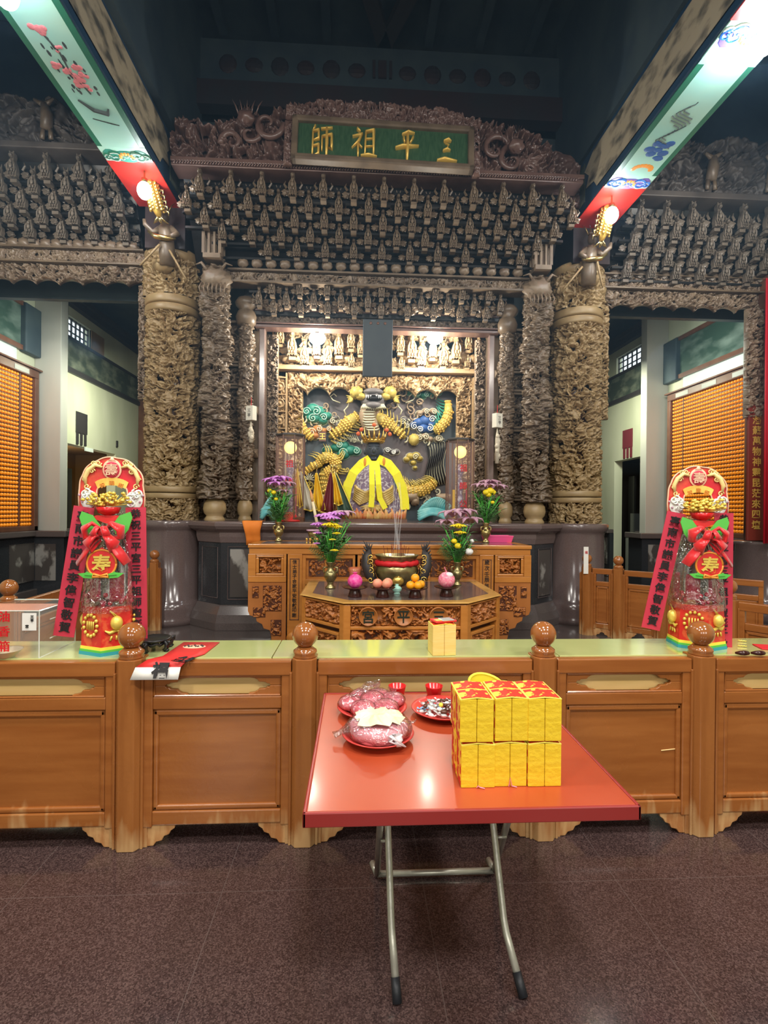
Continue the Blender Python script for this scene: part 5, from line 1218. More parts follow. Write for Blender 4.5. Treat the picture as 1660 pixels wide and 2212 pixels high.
bouquet(p, 1.165+.25, .95, [(MA, -.08, .46, -.03, .08, 'lily'), (MA, .04, .50, -.02, .09, 'lily'), (MA, .13, .44, -.04, .09, 'lily'), (MA, .0, .46, -.1, .07, 'lily'), (YE, -.03, .40, -.12, .035, 'b'), (YE, .02, .42, -.13, .04, 'b'), (YE, .06, .40, -.12, .03, 'b'), (YE, .0, .37, -.12, .03, 'b'), (YE, .06, .27, -.1, .02, 'b')], 'mauve lilies and yellow daisies in the vase on the right end of the altar table', 2)
p = vase_at(714, 1271, .762, .27, .068, 'bronze vase on the left of the low offering table', 'bronze')
bouquet(p, .762+.27, 1.05, [(PU, -.05, .44, -.05, .09, 'mum'), (PU, .05, .46, -.02, .09, 'mum'), (PU, -.11, .36, -.06, .07, 'mum'), (MA, .12, .44, 0, .08, 'lily'), (PU, 0, .42, -.1, .08, 'mum'), (YE, .0, .36, -.13, .07, 'mum'), (YE, .06, .34, -.12, .05, 'mum'), (YE, .06, .28, -.12, .035, 'mum'), (YE, .02, .22, -.12, .03, 'mum'), (YE, .04, .12, -.13, .035, 'mum'), (PU, -.12, .28, -.06, .04, 'mum'), (PU, -.13, .18, -.06, .03, 'mum')], 'purple and yellow chrysanthemums in the left vase of the low offering table', 3)
p = vase_at(988, 1264, .762, .25, .060, 'bronze fluted vase on the right of the low offering table', 'bronze')
bouquet(p, .762+.25, 1.0, [(MA, -.06, .48, -.03, .10, 'lily'), (MA, .05, .50, 0, .10, 'lily'), (MA, .12, .42, -.05, .09, 'lily'), (MA, -.12, .40, -.02, .08, 'lily'), (YE, -.02, .39, -.13, .07, 'mum'), (YE, .0, .32, -.13, .055, 'mum'), (YE, -.06, .23, -.12, .025, 'b'), (YE, -.02, .18, -.13, .03, 'b'), ('white', .10, .12, -.12, .035, 'b'), ('white', .14, .23, -.08, .02, 'b')], 'mauve lilies over yellow chrysanthemums in the right vase of the low offering table', 4)

# ================================================================== INCENSE BURNER
def burner():
    Z = .762; Y = 5.22; x = at(857, 1240, Y).x; t = empty('incense_burner', (x, Y, Z), label='brass incense burner tied with a red cloth and flanked by dragon handles', cat='incense burner')
    MB().lathe([(.08, .03), (.14, .06), (.20, .12), (.225, .18), (.215, .225), (.195, .25), (.19, .29), (.215, .33), (.225, .345), (.205, .345), (.185, .32), (.0, .31)], 40, sq=.9).build('bowl', 'bronze', t, True)
    for a in (-pi/2, pi*.17, pi*.83): MB().tube([(.13*cos(a), .12*sin(a), .08), (.17*cos(a), .15*sin(a), .03), (.16*cos(a), .14*sin(a), 0)], [.045, .035, .03], 8).build('leg', 'bronze', t, True)
    b = MB(); rnd = random.Random(8); n = 44; pts = [(.205*cos(2*pi*i/n), .19*sin(2*pi*i/n), .265+rnd.uniform(-.006, .006)) for i in range(n+1)]; b.tube(pts, [.024+rnd.uniform(-.003, .003) for _ in pts], 8, 1.2); b.build('cloth_band', 'red_cloth', t, True)
    for sx in (-1, 1):
        h = MB(); h.tube([(sx*.21, -.02, .06), (sx*.27, -.04, .14), (sx*.30, -.03, .24), (sx*.30, -.01, .33), (sx*.28, 0, .40)], [.03, .055, .060, .05, .02], 10)
        for i in range(9): f = i/8; h.tube([(sx*(.30+.03*sin(pi*f)), -.02, .12+.27*f), (sx*(.34+.02*sin(pi*f)), -.02, .15+.28*f)], [.018, .003], 5)
        for i in range(4): h.tube([(sx*.28, 0, .38), (sx*(.25+.03*i), -.01, .45+.012*i)], [.016, .003], 5)
        h.build('dragon_handle', 'trim_dark', t, True)
        g = MB()
        for i in range(6): g.tube([(p[0], -.085+.01*(i % 2), p[2]) for p in spiral((sx*.265, .10+.045*i), .035, 1.2, 12, i, sx)], .007, 5)
        g.build('gilt_scroll', 'gold', t, True)
    e = MB(); e.ball((0, -.19, .10), (.06, .02, .045), 12, 8, lambda a, p: 1+.2*sin(5*p)); e.build('crest', 'gold', t, True)
    MB().box(.08, .18, -.02, .05, .34, .352).build('rim_card', 'paper_white', t)
    s = MB()
    for i in range(12): a = i*2.4; r = .05+.008*i; s.tube([(r*cos(a), r*sin(a)*.8, .31), (r*1.2*cos(a), r*sin(a), .42+.015*(i % 4))], .0025, 4)
    s.build('incense_stick', 'flag_maroon', t)
    return x, Y, Z
bx_, by_, bz_ = burner()
s = MB()
for i in range(5): s.tube([(bx_-.03+.016*i+.012*sin(j*.8+i), by_-.02, bz_+.40+.085*j) for j in range(9)], [.016-.001*j for j in range(9)], 8, .5)
tag(s.build('smoke', 'smoke', None, True), 'thin wisps of smoke rising from the incense burner', 'smoke', kind='stuff')

# ================================================================== OFFERINGS ON THE LOW TABLE
def dish(px, y1, label):
    p = atz(px, y1, .763); t = empty('footed_dish', (p.x, p.y, .763), label=label, cat='dish', group='dark footed dishes')
    MB().lathe([(.062, 0), (.064, .008), (.050, .055), (.048, .066), (.105, .082), (.118, .092), (.112, .093), (.06, .078), (0, .074)], 32).build('bowl', 'lacquer_dark', t, True); return Vector((p.x, p.y, .763+.076))
DL = [dish(767, 1289, 'dark footed dish under the magenta netted fruit'), dish(827, 1290, 'dark footed dish under the peaches'), dish(897, 1291, 'dark footed dish under the oranges'), dish(965, 1288, 'dark footed dish under the pink netted fruit')]
def fruit(name, q, r, m, label, cat, fn=None, stem=None, group=None):
    t = empty(name, q, label=label, cat=cat, group=group); MB().ball((0, 0, r*.97), (r, r, r*.97), 24, 16, fn).build('flesh', m, t, True)
    if stem: MB().tube([(0, 0, r*1.9), (.004, 0, r*1.9+.012)], .004, 5).build('stem', stem, t)
    return t
q = DL[0]; t = fruit('dragon_fruit', q, .068, 'fruit_magenta', 'magenta netted round fruit on the leftmost footed dish', 'fruit', lambda a, p: 1+.05*sin(7*p+4*a)*sin(7*a))
b = MB(); b.lathe([(.012, .125), (.020, .145), (.026, .150)], 10); b.build('net_knot', 'fruit_magenta', t, True)
q = DL[1]
for d, lab in (((-.048, .0), 'left peach on the footed dish'), ((.035, -.02), 'front right peach on the footed dish'), ((.05, .05), 'rear peach on the footed dish, half hidden')): fruit('peach', q+Vector((d[0], d[1], .004)), .046, 'fruit_peach', lab, 'peach', lambda a, p: 1-.05*math.exp(-((p-4.7)/.25)**2), None, 'peaches')
q = DL[2]
for d, z, lab in (((-.045, -.02), .003, 'left orange of the lower row on the footed dish'), ((.022, -.035), .003, 'middle orange of the lower row on the footed dish'), ((.055, .03), .004, 'right orange of the lower row, partly behind another'), ((.0, .0), .066, 'topmost orange resting on the others')): fruit('orange', q+Vector((d[0], d[1], z)), .039, 'fruit_orange', lab, 'orange', None, 'leaf_dull', 'oranges')
q = DL[3]; t = fruit('netted_fruit', q, .078, 'fruit_net', 'pink foam-netted round fruit with a white cap on the rightmost footed dish', 'fruit', lambda a, p: 1+.02*sin(18*p+8*a)*sin(18*a))
MB().ball((.018, -.03, .125), (.038, .034, .026), 12, 8).build('white_cap', 'white', t, True)
b = MB(); b.tube([(0, 0, .15), (-.012, 0, .17), (-.02, 0, .195)], .004, 5); b.build('stem', 'pink_string', t)
p = atz(858, 1283, .763); t = empty('covered_cup', (p.x, p.y, .763), label='small pale green covered cup between the peaches and the oranges', cat='cup')
MB().lathe([(.030, 0), (.032, .006), (.024, .016), (.040, .030), (.046, .045), (.045, .05)], 24).build('bowl', 'celadon', t, True); MB().lathe([(.047, .05), (.047, .056), (.030, .072), (.016, .078), (.014, .088), (.020, .094), (0, .096)], 24).build('lid', 'celadon', t, True)
p = at(767, 1250, 5.25); t = empty('candle_jar', (p.x, 5.25, .763), label='red and clear candle jar behind the magenta fruit', cat='candle jar')
MB().lathe([(.055, 0), (.06, .02), (.058, .15), (.062, .21), (.055, .21), (.05, .03), (0, .02)], 20).build('glass', 'jar_glass', t, True); MB().lathe([(.05, .02), (.05, .14), (0, .14)], 16).build('wax', 'red_paper', t, True); MB().lathe([(.04, .14), (.045, .19), (.03, .195)], 12).build('foil', 'silver', t)

# ================================================================== ON THE ALTAR TABLE
for i in range(4):
    p = at(663+i*7.3, 1171, 5.98); t = empty('brass_cup', (p.x, 5.98, 1.166), label=('leftmost', 'second', 'third', 'rightmost')[i]+' of four tiny brass goblets in a row on the altar table', cat='cup', group='tiny brass goblets')
    MB().lathe([(.013, 0), (.014, .005), (.005, .02), (.006, .03), (.013, .045), (.014, .062), (.011, .062), (.0, .04)], 14).build('body', 'gold', t, True)
p = at(680, 1150, 6.3); t = empty('incense_pot', (p.x, 6.3, 1.166), label='brass incense pot with a pink rim behind the tiny goblets', cat='incense pot')
MB().lathe([(.06, 0), (.055, .03), (.075, .08), (.085, .13), (.08, .13), (.0, .11)], 22).build('body', 'brass', t, True); MB().lathe([(.085, .13), (.10, .135), (.10, .15), (.078, .15), (.078, .13)], 22).build('rim', 'petal_mauve', t, True)
a, b2 = at(687, 1140, 6.28), at(672, 1065, 6.28); t = empty('leaning_candle', (a.x, 6.28, a.z), label='tall cream candle leaning in the incense pot in front of the flags', cat='candle'); d = b2-a
MB().tube([(0, 0, 0), d*.75], [.020, .016], 12).build('wax_stick', 'candle', t, True); MB().tube([d*.74, d*.9, d*1.12], [.012, .022, .003], 8).build('red_tip', 'lotus_red', t, True)
p = atz(1077, 1171, 1.166); t = empty('plastic_basket', (p.x, p.y+.05, 1.166), label='shallow pink plastic basket on the right end of the altar table', cat='basket')
b = MB(); b.box(-.16, .16, -.08, .08, 0, .01)
b.add([(-.16, -.08, 0), (.16, -.08, 0), (.16, .08, 0), (-.16, .08, 0), (-.18, -.10, .075), (.18, -.10, .075), (.18, .10, .075), (-.18, .10, .075)], [(0, 1, 5, 4), (1, 2, 6, 5), (2, 3, 7, 6), (3, 0, 4, 7)]); b.build('tray', 'pink_plastic', t, solid=.006)
b = MB(); b.tube([(-.18, -.10, .078), (.18, -.10, .078), (.18, .10, .078), (-.18, .10, .078), (-.18, -.10, .078)], .007, 6); b.build('rim', 'pink_plastic', t)
# orange cloth folded over the ledge of the shrine base
p = at(545, 1133, 6.58); b = MB(); n = 9; vs = []
for i, (y, z, w) in enumerate(((6.86, 1.408, .24), (6.60, 1.410, .25), (6.585, 1.39, .25), (6.59, 1.30, .20), (6.625, 1.24, .185), (6.66, 1.18, .18), (6.67, 1.10, .18))):
    for j in range(n): g = j/(n-1); vs.append((p.x+(g-.5)*w*1.0, y-.008*cos(g*pi*3)*(i > 2), z))
b.add(vs, [(i*n+j, i*n+j+1, (i+1)*n+j+1, (i+1)*n+j) for i in range(6) for j in range(n-1)])
tag(b.build('orange_cloth', 'orange_cloth', None, True, solid=.005), 'orange cloth draped over the granite ledge at the left end of the altar', 'cloth')
# ================================================================== BALUSTRADES AND COUNTER
def wear(m):
    """rubbed, paler wood towards the floor, with a ragged edge"""
    N, L = nodes_of(m); b = N['Principled BSDF']; src = b.inputs['Base Color'].links[0].from_socket
    g = N.new('ShaderNodeNewGeometry'); sx = N.new('ShaderNodeSeparateXYZ'); L.new(g.outputs['Position'], sx.inputs[0])
    t = N.new('ShaderNodeTexNoise'); t.inputs['Scale'].default_value = 14; mp = N.new('ShaderNodeMapping'); mp.inputs['Scale'].default_value = (1.5, 1.5, .25)
    L.new(g.outputs['Position'], mp.inputs[0]); L.new(mp.outputs[0], t.inputs['Vector'])
    a = N.new('ShaderNodeMath'); a.operation = 'MULTIPLY_ADD'; a.inputs[1].default_value = -.45; L.new(t.outputs['Fac'], a.inputs[0]); L.new(sx.outputs['Z'], a.inputs[2])
    r = N.new('ShaderNodeMapRange'); r.inputs[1].default_value = -.22; r.inputs[2].default_value = -.09; r.inputs[3].default_value = .75; r.inputs[4].default_value = 0; L.new(a.outputs[0], r.inputs[0])
    x = N.new('ShaderNodeMix'); x.data_type = 'RGBA'; x.inputs['B'].default_value = (.60, .38, .17, 1); L.new(src, x.inputs['A']); L.new(r.outputs[0], x.inputs['Factor']); L.new(x.outputs['Result'], b.inputs['Base Color'])
wear(M['wood_fence_v']); wear(M['wood_fence'])

def make_post():
    t = empty('newel_post'); w = .056
    b = MB(); b.add([(-w, -.03, 0), (-w+.02, -.056, 0), (w-.02, -.056, 0), (w, -.03, 0), (w, .056, 0), (-w, .056, 0)]+[(-w, -.03, .865), (-w+.02, -.056, .865), (w-.02, -.056, .865), (w, -.03, .865), (w, .056, .865), (-w, .056, .865)],
                    [(i, (i+1) % 6, (i+1) % 6+6, i+6) for i in range(6)]+[(5, 4, 3, 2, 1, 0), (6, 7, 8, 9, 10, 11)])
    b.build('shaft', 'wood_fence_v', t, bevel=.004)
    s = MB(); s.box(-w-.028, -w, -.024, .04, 0, .79); s.box(w, w+.028, -.024, .04, 0, .79); s.box(-w-.012, -w, -.036, .04, 0, .80); s.box(w, w+.012, -.036, .04, 0, .80); s.build('side_strip', 'wood_fence_v', t, bevel=.003)
    MB().lathe([(.054, .865), (.056, .872), (.052, .880), (.056, .886), (.054, .896), (.040, .906), (.034, .912)], 32).build('collar', 'wood_knob', t, True)
    MB().ball((0, 0, .967), .060, 32, 20).build('ball_finial', 'wood_knob', t, True); return t
P0 = make_post(); first = [True]
def post(x, y, rz, label, group):
    o = P0 if first[0] else copy_tree(P0); first[0] = False
    o.location = (x, y, 0); o.rotation_euler.z = rz; return tag(o, label, None, group)
P0['category'] = 'post'
for x, lab in ((-1.027, 'ball-knobbed counter post between the left red tower and the black stand'), (-.233, 'ball-knobbed counter post at the left edge of the red folding table'),
               (.905, 'ball-knobbed counter post just right of the yellow paper stack'), (1.69, 'ball-knobbed counter post in front of the right red tower')):
    post(x, 2.426, 0, lab, 'counter posts')
for x, y, rz, lab in ((2.946, 6.40, -.7, 'ball-topped post of the low fence beside the right column, nearest to the column'), (3.24, 6.176, -.75, 'second ball-topped post of the low fence right of the altar'), (3.596, 5.843, -.78, 'third ball-topped post of the low fence, half hidden by the right tower'),
                      (3.02, 4.0, -.5, 'ball-topped post behind the right red tower at the picture edge'), (-2.52, 3.88, .2, 'ball-topped post behind the clear donation box'), (-2.57, 6.72, 0, 'lone ball-topped post before the plinth of the left column')):
    post(x, y, rz, lab, 'low fence posts')

def foot_bracket(b, x, d, z=.105, w=.15):
    o = [(x, z), (x+d*w, z), (x+d*(w-.005), z-.022), (x+d*(w-.022), z-.034), (x+d*(w-.03), z-.050), (x+d*(w-.052), z-.058), (x+d*(w-.062), z-.078), (x+d*(w-.088), z-.084), (x+d*(w-.10), z-.102), (x, .001)]
    b.prism(o, .008, .034)
def fence_panel(name, x, y, L, rz, label, cat, group, board=True, slot_ends=True):
    t = empty(name, (x, y, 0), rz, label, cat, group)
    f = MB(); f.box(0, .045, 0, .045, .09, .80); f.box(L-.045, L, 0, .045, .09, .80); f.box(0, L, -.004, .045, .783, .852); f.box(.044, L-.044, .001, .044, .63, .690); f.box(.044, L-.044, .001, .044, .10, .165)
    f.build('frame', 'wood_fence', t, bevel=.006)
    m = MB()
    for a, b_, c, d in ((.045, L-.045, .600, .63), (.045, L-.045, .165, .190)): m.box(a, b_, .006, .04, c, d)
    m.box(.045, .070, .006, .04, .165, .63); m.box(L-.070, L-.045, .006, .04, .165, .63); m.build('moulding', 'wood_fence', t, bevel=.009, seg=3)
    MB().box(.06, L-.06, .018, .030, .18, .61).build('panel_board', 'wood_fence', t)
    for xq, dq in ((0, 1), (L, -1)): g = MB(); foot_bracket(g, xq, dq); g.build('foot_bracket', 'wood_worn', t, bevel=.003)
    if slot_ends:
        zt, zb = .783, .690; mid = (zt+zb)/2
        for sx, xo in ((1, .045), (-1, L-.045)):
            s = MB()
            for sz, ze in ((1, zt), (-1, zb)):
                q = lambda u, v: (xo+sx*u, ze-sz*v)
                s.prism([q(0, 0), q(.155, 0), q(.150, .010), (q(.125, .014)), q(.110, .022), q(.105, .030), q(.075, .032), q(.066, .040), q(.058, .038), q(.052, .0465), q(0, .0465)], .010, .030)
            s.build('cloud_board', 'wood_fence', t, bevel=.003)
        e = MB(); e.tube([(.05, .006, .693), (L-.05, .006, .693), (L-.05, .006, .780), (.05, .006, .780), (.05, .006, .693)], .005, 5); e.build('slot_bead', 'wood_fence', t)
    if board:
        k = MB(); k.add([(.05, .034, .692), (L-.05, .034, .692), (L-.05, .045, .782), (.05, .045, .782), (.05, .040, .692), (L-.05, .040, .692), (L-.05, .050, .782), (.05, .050, .782)], [(0, 1, 2, 3), (7, 6, 5, 4), (0, 4, 5, 1), (3, 2, 6, 7), (0, 3, 7, 4), (1, 5, 6, 2)]); k.build('drawer_board', 'wood_pale', t)
        MB().box(.0, L, .34, .36, .12, .79).build('rear_board', 'wood_fence', t); MB().box(0, L, .05, .35, .62, .64).build('shelf', 'wood_pale', t)
    return t
GP = 'counter front panels'
fence_panel('counter_unit', -2.10, 2.40, 1.012, 0, 'panelled wooden counter front under the donation box and the left red tower', 'counter unit', GP)
fence_panel('counter_unit', -.966, 2.40, .672, 0, 'panelled wooden counter front under the hanging red paper', 'counter unit', GP)
fence_panel('counter_unit', -.172, 2.40, 1.016, 0, 'panelled wooden counter front mostly hidden by the red folding table', 'counter unit', GP)
fence_panel('counter_unit', .966, 2.40, .663, 0, 'panelled wooden counter front with a pale scratch, right of the yellow paper stack', 'counter unit', GP)
fence_panel('counter_unit', 1.751, 2.40, .90, 0, 'panelled wooden counter front cut off by the right picture edge', 'counter unit', GP)
def run(p, q, lab):
    d = Vector((q[0]-p[0], q[1]-p[1])); L = d.length-.13; u = d.normalized(); fence_panel('low_fence', p[0]+u.x*.065, p[1]+u.y*.065, L, math.atan2(u.y, u.x), lab, 'fence', 'low fences', False, False)
run((2.946, 6.40), (3.24, 6.176), 'short fence panel between the first two posts right of the altar'); run((3.24, 6.176), (3.596, 5.843), 'fence panel with an open slot between the second and third posts right of the altar')
run((3.02, 4.0), (3.52, 3.3), 'fence panel running forward from the post behind the right tower'); run((-2.62, 6.35), (-2.52, 3.88), 'long fence panel behind the donation box and the left tower')
run((3.596, 5.843), (4.35, 5.15), 'fence panel behind the right tower running to the right wall')
b = MB(); b.tube([(1.49, 2.4165, .40), (1.575, 2.4165, .408)], .003, 4); pass
for o in SC.objects:
    if o.get('label', '').startswith('panelled wooden counter front with a pale'): s = b.build('scratch', 'wood_pale', o); s.location = -o.location
# glass worktop in three panes
for a, c, lab in ((-2.1, -.392, 'pale green glass pane covering the left part of the counter'), (-.388, .990, 'pale green glass pane covering the middle of the counter'), (.994, 2.65, 'pale green glass pane covering the right part of the counter')):
    tag(MB().box(a, c, 2.445, 2.765, .846, .857).build('glass_worktop', 'glass_green', bevel=.002), lab, 'counter top', 'counter glass panes')
tag(MB().box(-2.1, 2.65, 2.455, 2.765, .80, .846).build('counter_board', 'wood_fence'), 'wooden board under the green counter glass', 'counter board')

# ================================================================== THINGS ON THE COUNTER
ZC = .857
def hexa(r, ph=pi/6): return [(r*cos(ph+pi*i/3), r*sin(ph+pi*i/3)) for i in range(6)]
def tower(x, y, rz, label, swing):
    t = empty('offering_tower', (x, y, ZC), rz, label, 'offering tower', 'red offering towers')
    b = MB(); poly_levels(b, hexa(.13), [(0, .035), (-.006, .225)]); b.build('base_box', 'box_print', t)
    for z0, z1, m, o1 in ((0, .016, 'paint_teal', .008), (.016, .026, 'leaf_bright', .006), (.026, .040, 'candy_yellow', .003)): poly_levels(MB(), hexa(.13), [(o1, z0), (o1-.001, z1)]); q = MB(); poly_levels(q, hexa(.13), [(o1, z0), (o1-.001, z1)]); q.build('base_trim', m, t)
    w = MB()
    for i in range(6):
        a = pi*i/3; n = Vector((cos(a), sin(a), 0)); u = Vector((-sin(a), cos(a), 0)); c = n*.116
        if i % 2 == 0:
            for j in range(13): g = 2*pi*j/13; w.ball(c+u*(.042*cos(g))+Vector((0, 0, .14+.05*sin(g))), .009, 6, 4)
            for j in range(4): w.tube([c+u*(-.02+.013*j)+Vector((0, 0, .12)), c+u*(-.02+.013*j)+Vector((0, 0, .16))], .004, 4)
        else:
            w.ball(c+Vector((0, 0, .15)), (.028, .028, .034), 12, 8)
            for s in (-1, 1): w.tube([c+Vector((0, 0, .115)), c+u*s*.03+Vector((0, 0, .105)), c+u*s*.05+Vector((0, 0, .118))], [.008, .009, .003], 5); w.tube([c+u*s*.006+Vector((0, 0, .18)), c-u*.03+Vector((0, 0, .21))], .003, 4)
            for s in (-1, 0, 1): w.tube([c+u*s*.02+Vector((0, 0, .09)), c+u*s*.028+Vector((0, 0, .07))], .005, 4)
    w.build('gold_emblem', 'lucky_gold', t, True)
    r = MB(); rnd = random.Random(12)
    for i in range(90): a = rnd.uniform(0, 2*pi); q = rnd.uniform(.06, .115); r.ball((q*cos(a), q*sin(a), .235+rnd.uniform(0, .05)), .012, 6, 4)
    r.build('bead_fill', 'red_beads', t, True)
    c = MB()
    for i in range(5): a = 2*pi*i/5-.3; c.lathe([(.034, .26), (.036, .27), (.036, .44), (.030, .455)], 16, (.055*cos(a), .055*sin(a), 0))
    c.lathe([(.034, .44), (.034, .58), (.028, .60)], 16); c.build('tin_can', 'can_steel', t, True)
    c = MB()
    for i in range(5): a = 2*pi*i/5+.3; c.lathe([(.033, .25), (.035, .26), (.035, .37), (.030, .38)], 14, (.07*cos(a), .07*sin(a), 0))
    c.build('red_can', 'crimson_deep', t, True)
    f = MB(); n = 40; rnd = random.Random(6); vs = []; lv = [(.131, .20), (.129, .23), (.126, .26), (.120, .30), (.108, .40), (.090, .50), (.062, .58), (.030, .64), (.055, .68)]
    ph = [rnd.uniform(-.010, .010) for _ in range(n)]
    for li, (q, z) in enumerate(lv):
        for j in range(n): a = 2*pi*j/n; rr = q+ph[(j+li//3) % n]*(.3+li*.12); vs.append((rr*cos(a), rr*sin(a), z))
    f.add(vs, [(i*n+j, i*n+(j+1) % n, (i+1)*n+(j+1) % n, (i+1)*n+j) for i in range(len(lv)-1) for j in range(n)]); f.build('cellophane_wrap', 'cellophane', t)
    # streaks of crumpled film
    # peach medallion on the front
    m = MB(); m.T = Matrix.Translation((.0, -.128, .435)) @ Matrix.Rotation(pi/2, 4, 'X'); m.lathe([(.062, -.004), (.062, .004), (0, .005)], 28); m.T = Matrix.Identity(4); m.prism([(-.03, .488), (0, .512), (.03, .488)], -.132, -.124); m.build('medallion', 'red_paper', t)
    m = MB(); m.tube([(.064*cos(2*pi*i/28), -.130, .435+.064*sin(2*pi*i/28)) for i in range(29)], .005, 6); m.build('medallion_rim', 'paint_orange', t, True)
    lettering('longevity_character', '寿', .085, 'lucky_gold', t, (0, -.136, .437), bold=.025, depth=.002)
    for s in (-1, 1): l = MB(); l.prism([(s*.02, .385), (s*.055, .395), (s*.10, .39), (s*.075, .37), (s*.03, .366)], -.140, -.136); l.prism([(s*.03, .38), (s*.07, .384), (s*.06, .40)], -.144, -.140); l.build('medallion_leaf', 'leaf_bright', t)
    m = MB()
    for s in (-1, 1): m.tube([(0, -.145, .378), (s*.03, -.145, .388), (s*.035, -.145, .374), (0, -.145, .376)], .006, 5)
    m.build('medallion_bow', 'paint_orange', t, True)
    # bow of red ribbon
    for s in (-1, 1):
        def rib(name, P, R, fl):
            l = MB(); l.tube([(s*x, y, z-.045) for x, y, z in P], R, 10, fl); l.build(name, 'red_ribbon', t, True)
        rib('bow_loop', [(0, -.09, .63), (.045, -.13, .668), (.080, -.125, .645), (.078, -.11, .605), (.035, -.11, .60), (0, -.09, .625)], [.006, .024, .032, .030, .020, .006], .45)
        rib('bow_loop', [(0, -.10, .62), (.03, -.15, .61), (.062, -.15, .575), (.05, -.13, .54), (.01, -.11, .59)], [.008, .022, .028, .020, .008], .4)
        rib('ribbon_tail', [(0, -.09, .625), (.04, -.12, .58), (.075, -.125, .53), (.11, -.12, .48)], [.01, .024, .032, .028], .25)
        rib('bow_loop', [(0, -.10, .63), (.015, -.15, .65), (.03, -.16, .62), (.01, -.12, .60)], [.008, .016, .018, .008], .5)
        o = [(s*.025, .610), (s*.06, .660), (s*.108, .678), (s*.118, .65), (s*.10, .59), (s*.075, .56), (s*.045, .575)]; l = MB(); l.prism(o, -.082, -.076); l.build('paper_leaf', 'leaf_bright', t)
    b = MB(); b.ball((0, -.13, .585), (.024, .02, .022), 10, 8); b.build('bow_knot', 'red_ribbon', t, True)
    b = MB(); b.lathe([(.02, .66), (.045, .672), (.056, .70), (.05, .70), (.0, .69)], 20, (0, -.05, 0)); b.build('red_bowl', 'red_plastic', t, True); b = MB(); b.prism([(-.075, .65), (0, .62), (.075, .65), (.045, .66), (-.045, .66)], -.07, -.064); b.build('paper_collar', 'red_paper', t)
    g = MB(); rnd = random.Random(15)
    for i in range(46): a = rnd.uniform(0, pi); q = rnd.uniform(.02, .11); g.ball((q*cos(a), -.07+rnd.uniform(-.03, .02), .705+q*sin(a)*.55+rnd.uniform(0, .02)), (rnd.uniform(.008, .014), .012, .008), 6, 4, lambda aa, p: 1+.3*sin(4*p))
    for i in range(14): a = pi*i/13; g.tube([(.02*cos(a), -.06, .705), (.09*cos(a), -.07, .715+.05*sin(a))], .003, 4)
    g.build('gold_flower', 'lucky_gold', t, True)
    # arched board behind
    A = []
    for i in range(41):
        a = pi*i/40; sc = .155*(1+.035*abs(sin(a*4.5))); A.append((sc*cos(a)*.92, .81+sc*sin(a)*.85))
    outer = [(.15, .69), (.152, .75)]+A+[(-.152, .75), (-.15, .69)]
    inn = [(-.075, .69), (-.07, .74)]+[(-.068*cos(pi*i/16), .765+.062*sin(pi*i/16)) for i in range(17)]+[(.07, .74), (.075, .69)]
    pl = MB(); no = len(outer)
    # board with an arched opening, built as strips between outline and opening
    k = 46; O = [outer[int(round(j*(no-1)/(k-1)))] for j in range(k)][::-1]; I = [inn[int(round(j*(len(inn)-1)/(k-1)))] for j in range(k)]
    vs = [(p[0], -.004, p[1]) for p in O]+[(p[0], -.004, p[1]) for p in I]+[(p[0], .004, p[1]) for p in O]+[(p[0], .004, p[1]) for p in I]
    fs = []
    for j in range(k-1): fs += [(j, k+j, k+j+1, j+1)[::-1], (2*k+j, 3*k+j, 3*k+j+1, 2*k+j+1), (j, j+1, 2*k+j+1, 2*k+j)[::-1], (k+j, k+j+1, 3*k+j+1, 3*k+j)]
    pl.add(vs, fs); pl.build('arch_board', 'arch_red', t)
    e = MB(); e.tube([(p[0], -.006, p[1]) for p in outer], .004, 5); e.tube([(p[0]*1.04, -.006, p[1]+.004) for p in inn], .004, 5); e.build('arch_edge', 'paint_peach', t, True)
    g = MB()
    for s in (-1, 1):
        g.tube([(s*.045, -.010, .895), (s*.075, -.012, .905), (s*.105, -.012, .88), (s*.122, -.012, .845), (s*.118, -.012, .81)], [.006, .011, .012, .011, .006], 6)
        for c, r, d in (((s*.06, .915), .014, s), ((s*.085, .912), .012, -s), ((s*.112, .80), .016, s), ((s*.09, .875), .014, -s), ((s*.125, .835), .010, s), ((s*.12, .775), .010, -s)): g.tube([(p[0], -.012, p[2]) for p in spiral(c, r, 1.3, 14, 0, d)], .0035, 5)
    g.build('gilt_scroll', 'arch_gold', t, True)
    m = MB(); m.ball((0, -.008, .885), (.045, .006, .050), 24, 12); m.prism([(-.018, .925), (0, .948), (.018, .925)], -.012, -.004); m.build('peach_badge', 'paint_peach', t, True); m = MB(); m.ball((0, -.012, .883), (.036, .006, .040), 20, 12); m.build('badge_field', 'crimson_paper', t, True)
    lettering('badge_character', '壽', .062, 'paint_peach', t, (0, -.020, .883), bold=.008)
    m = MB(); m.add([(.095*sin(a)*1.0, -.010, .79+.055*cos(a)-.0) for a in [-.95+1.9*i/10 for i in range(11)]]+[(.078*sin(a), -.010, .765+.042*cos(a)) for a in [-.95+1.9*i/10 for i in range(11)]], [(i, i+1, i+12, i+11)[::-1] for i in range(10)]); m.build('scroll_banner', 'scroll_orange', t, solid=.003)
    for i, ch in enumerate('祝壽誕'): lettering('scroll_character', ch, .026, 'paint_orange', t, ((i-1)*.042, -.014, .818-.012*abs(i-1)), ry=(i-1)*.35)
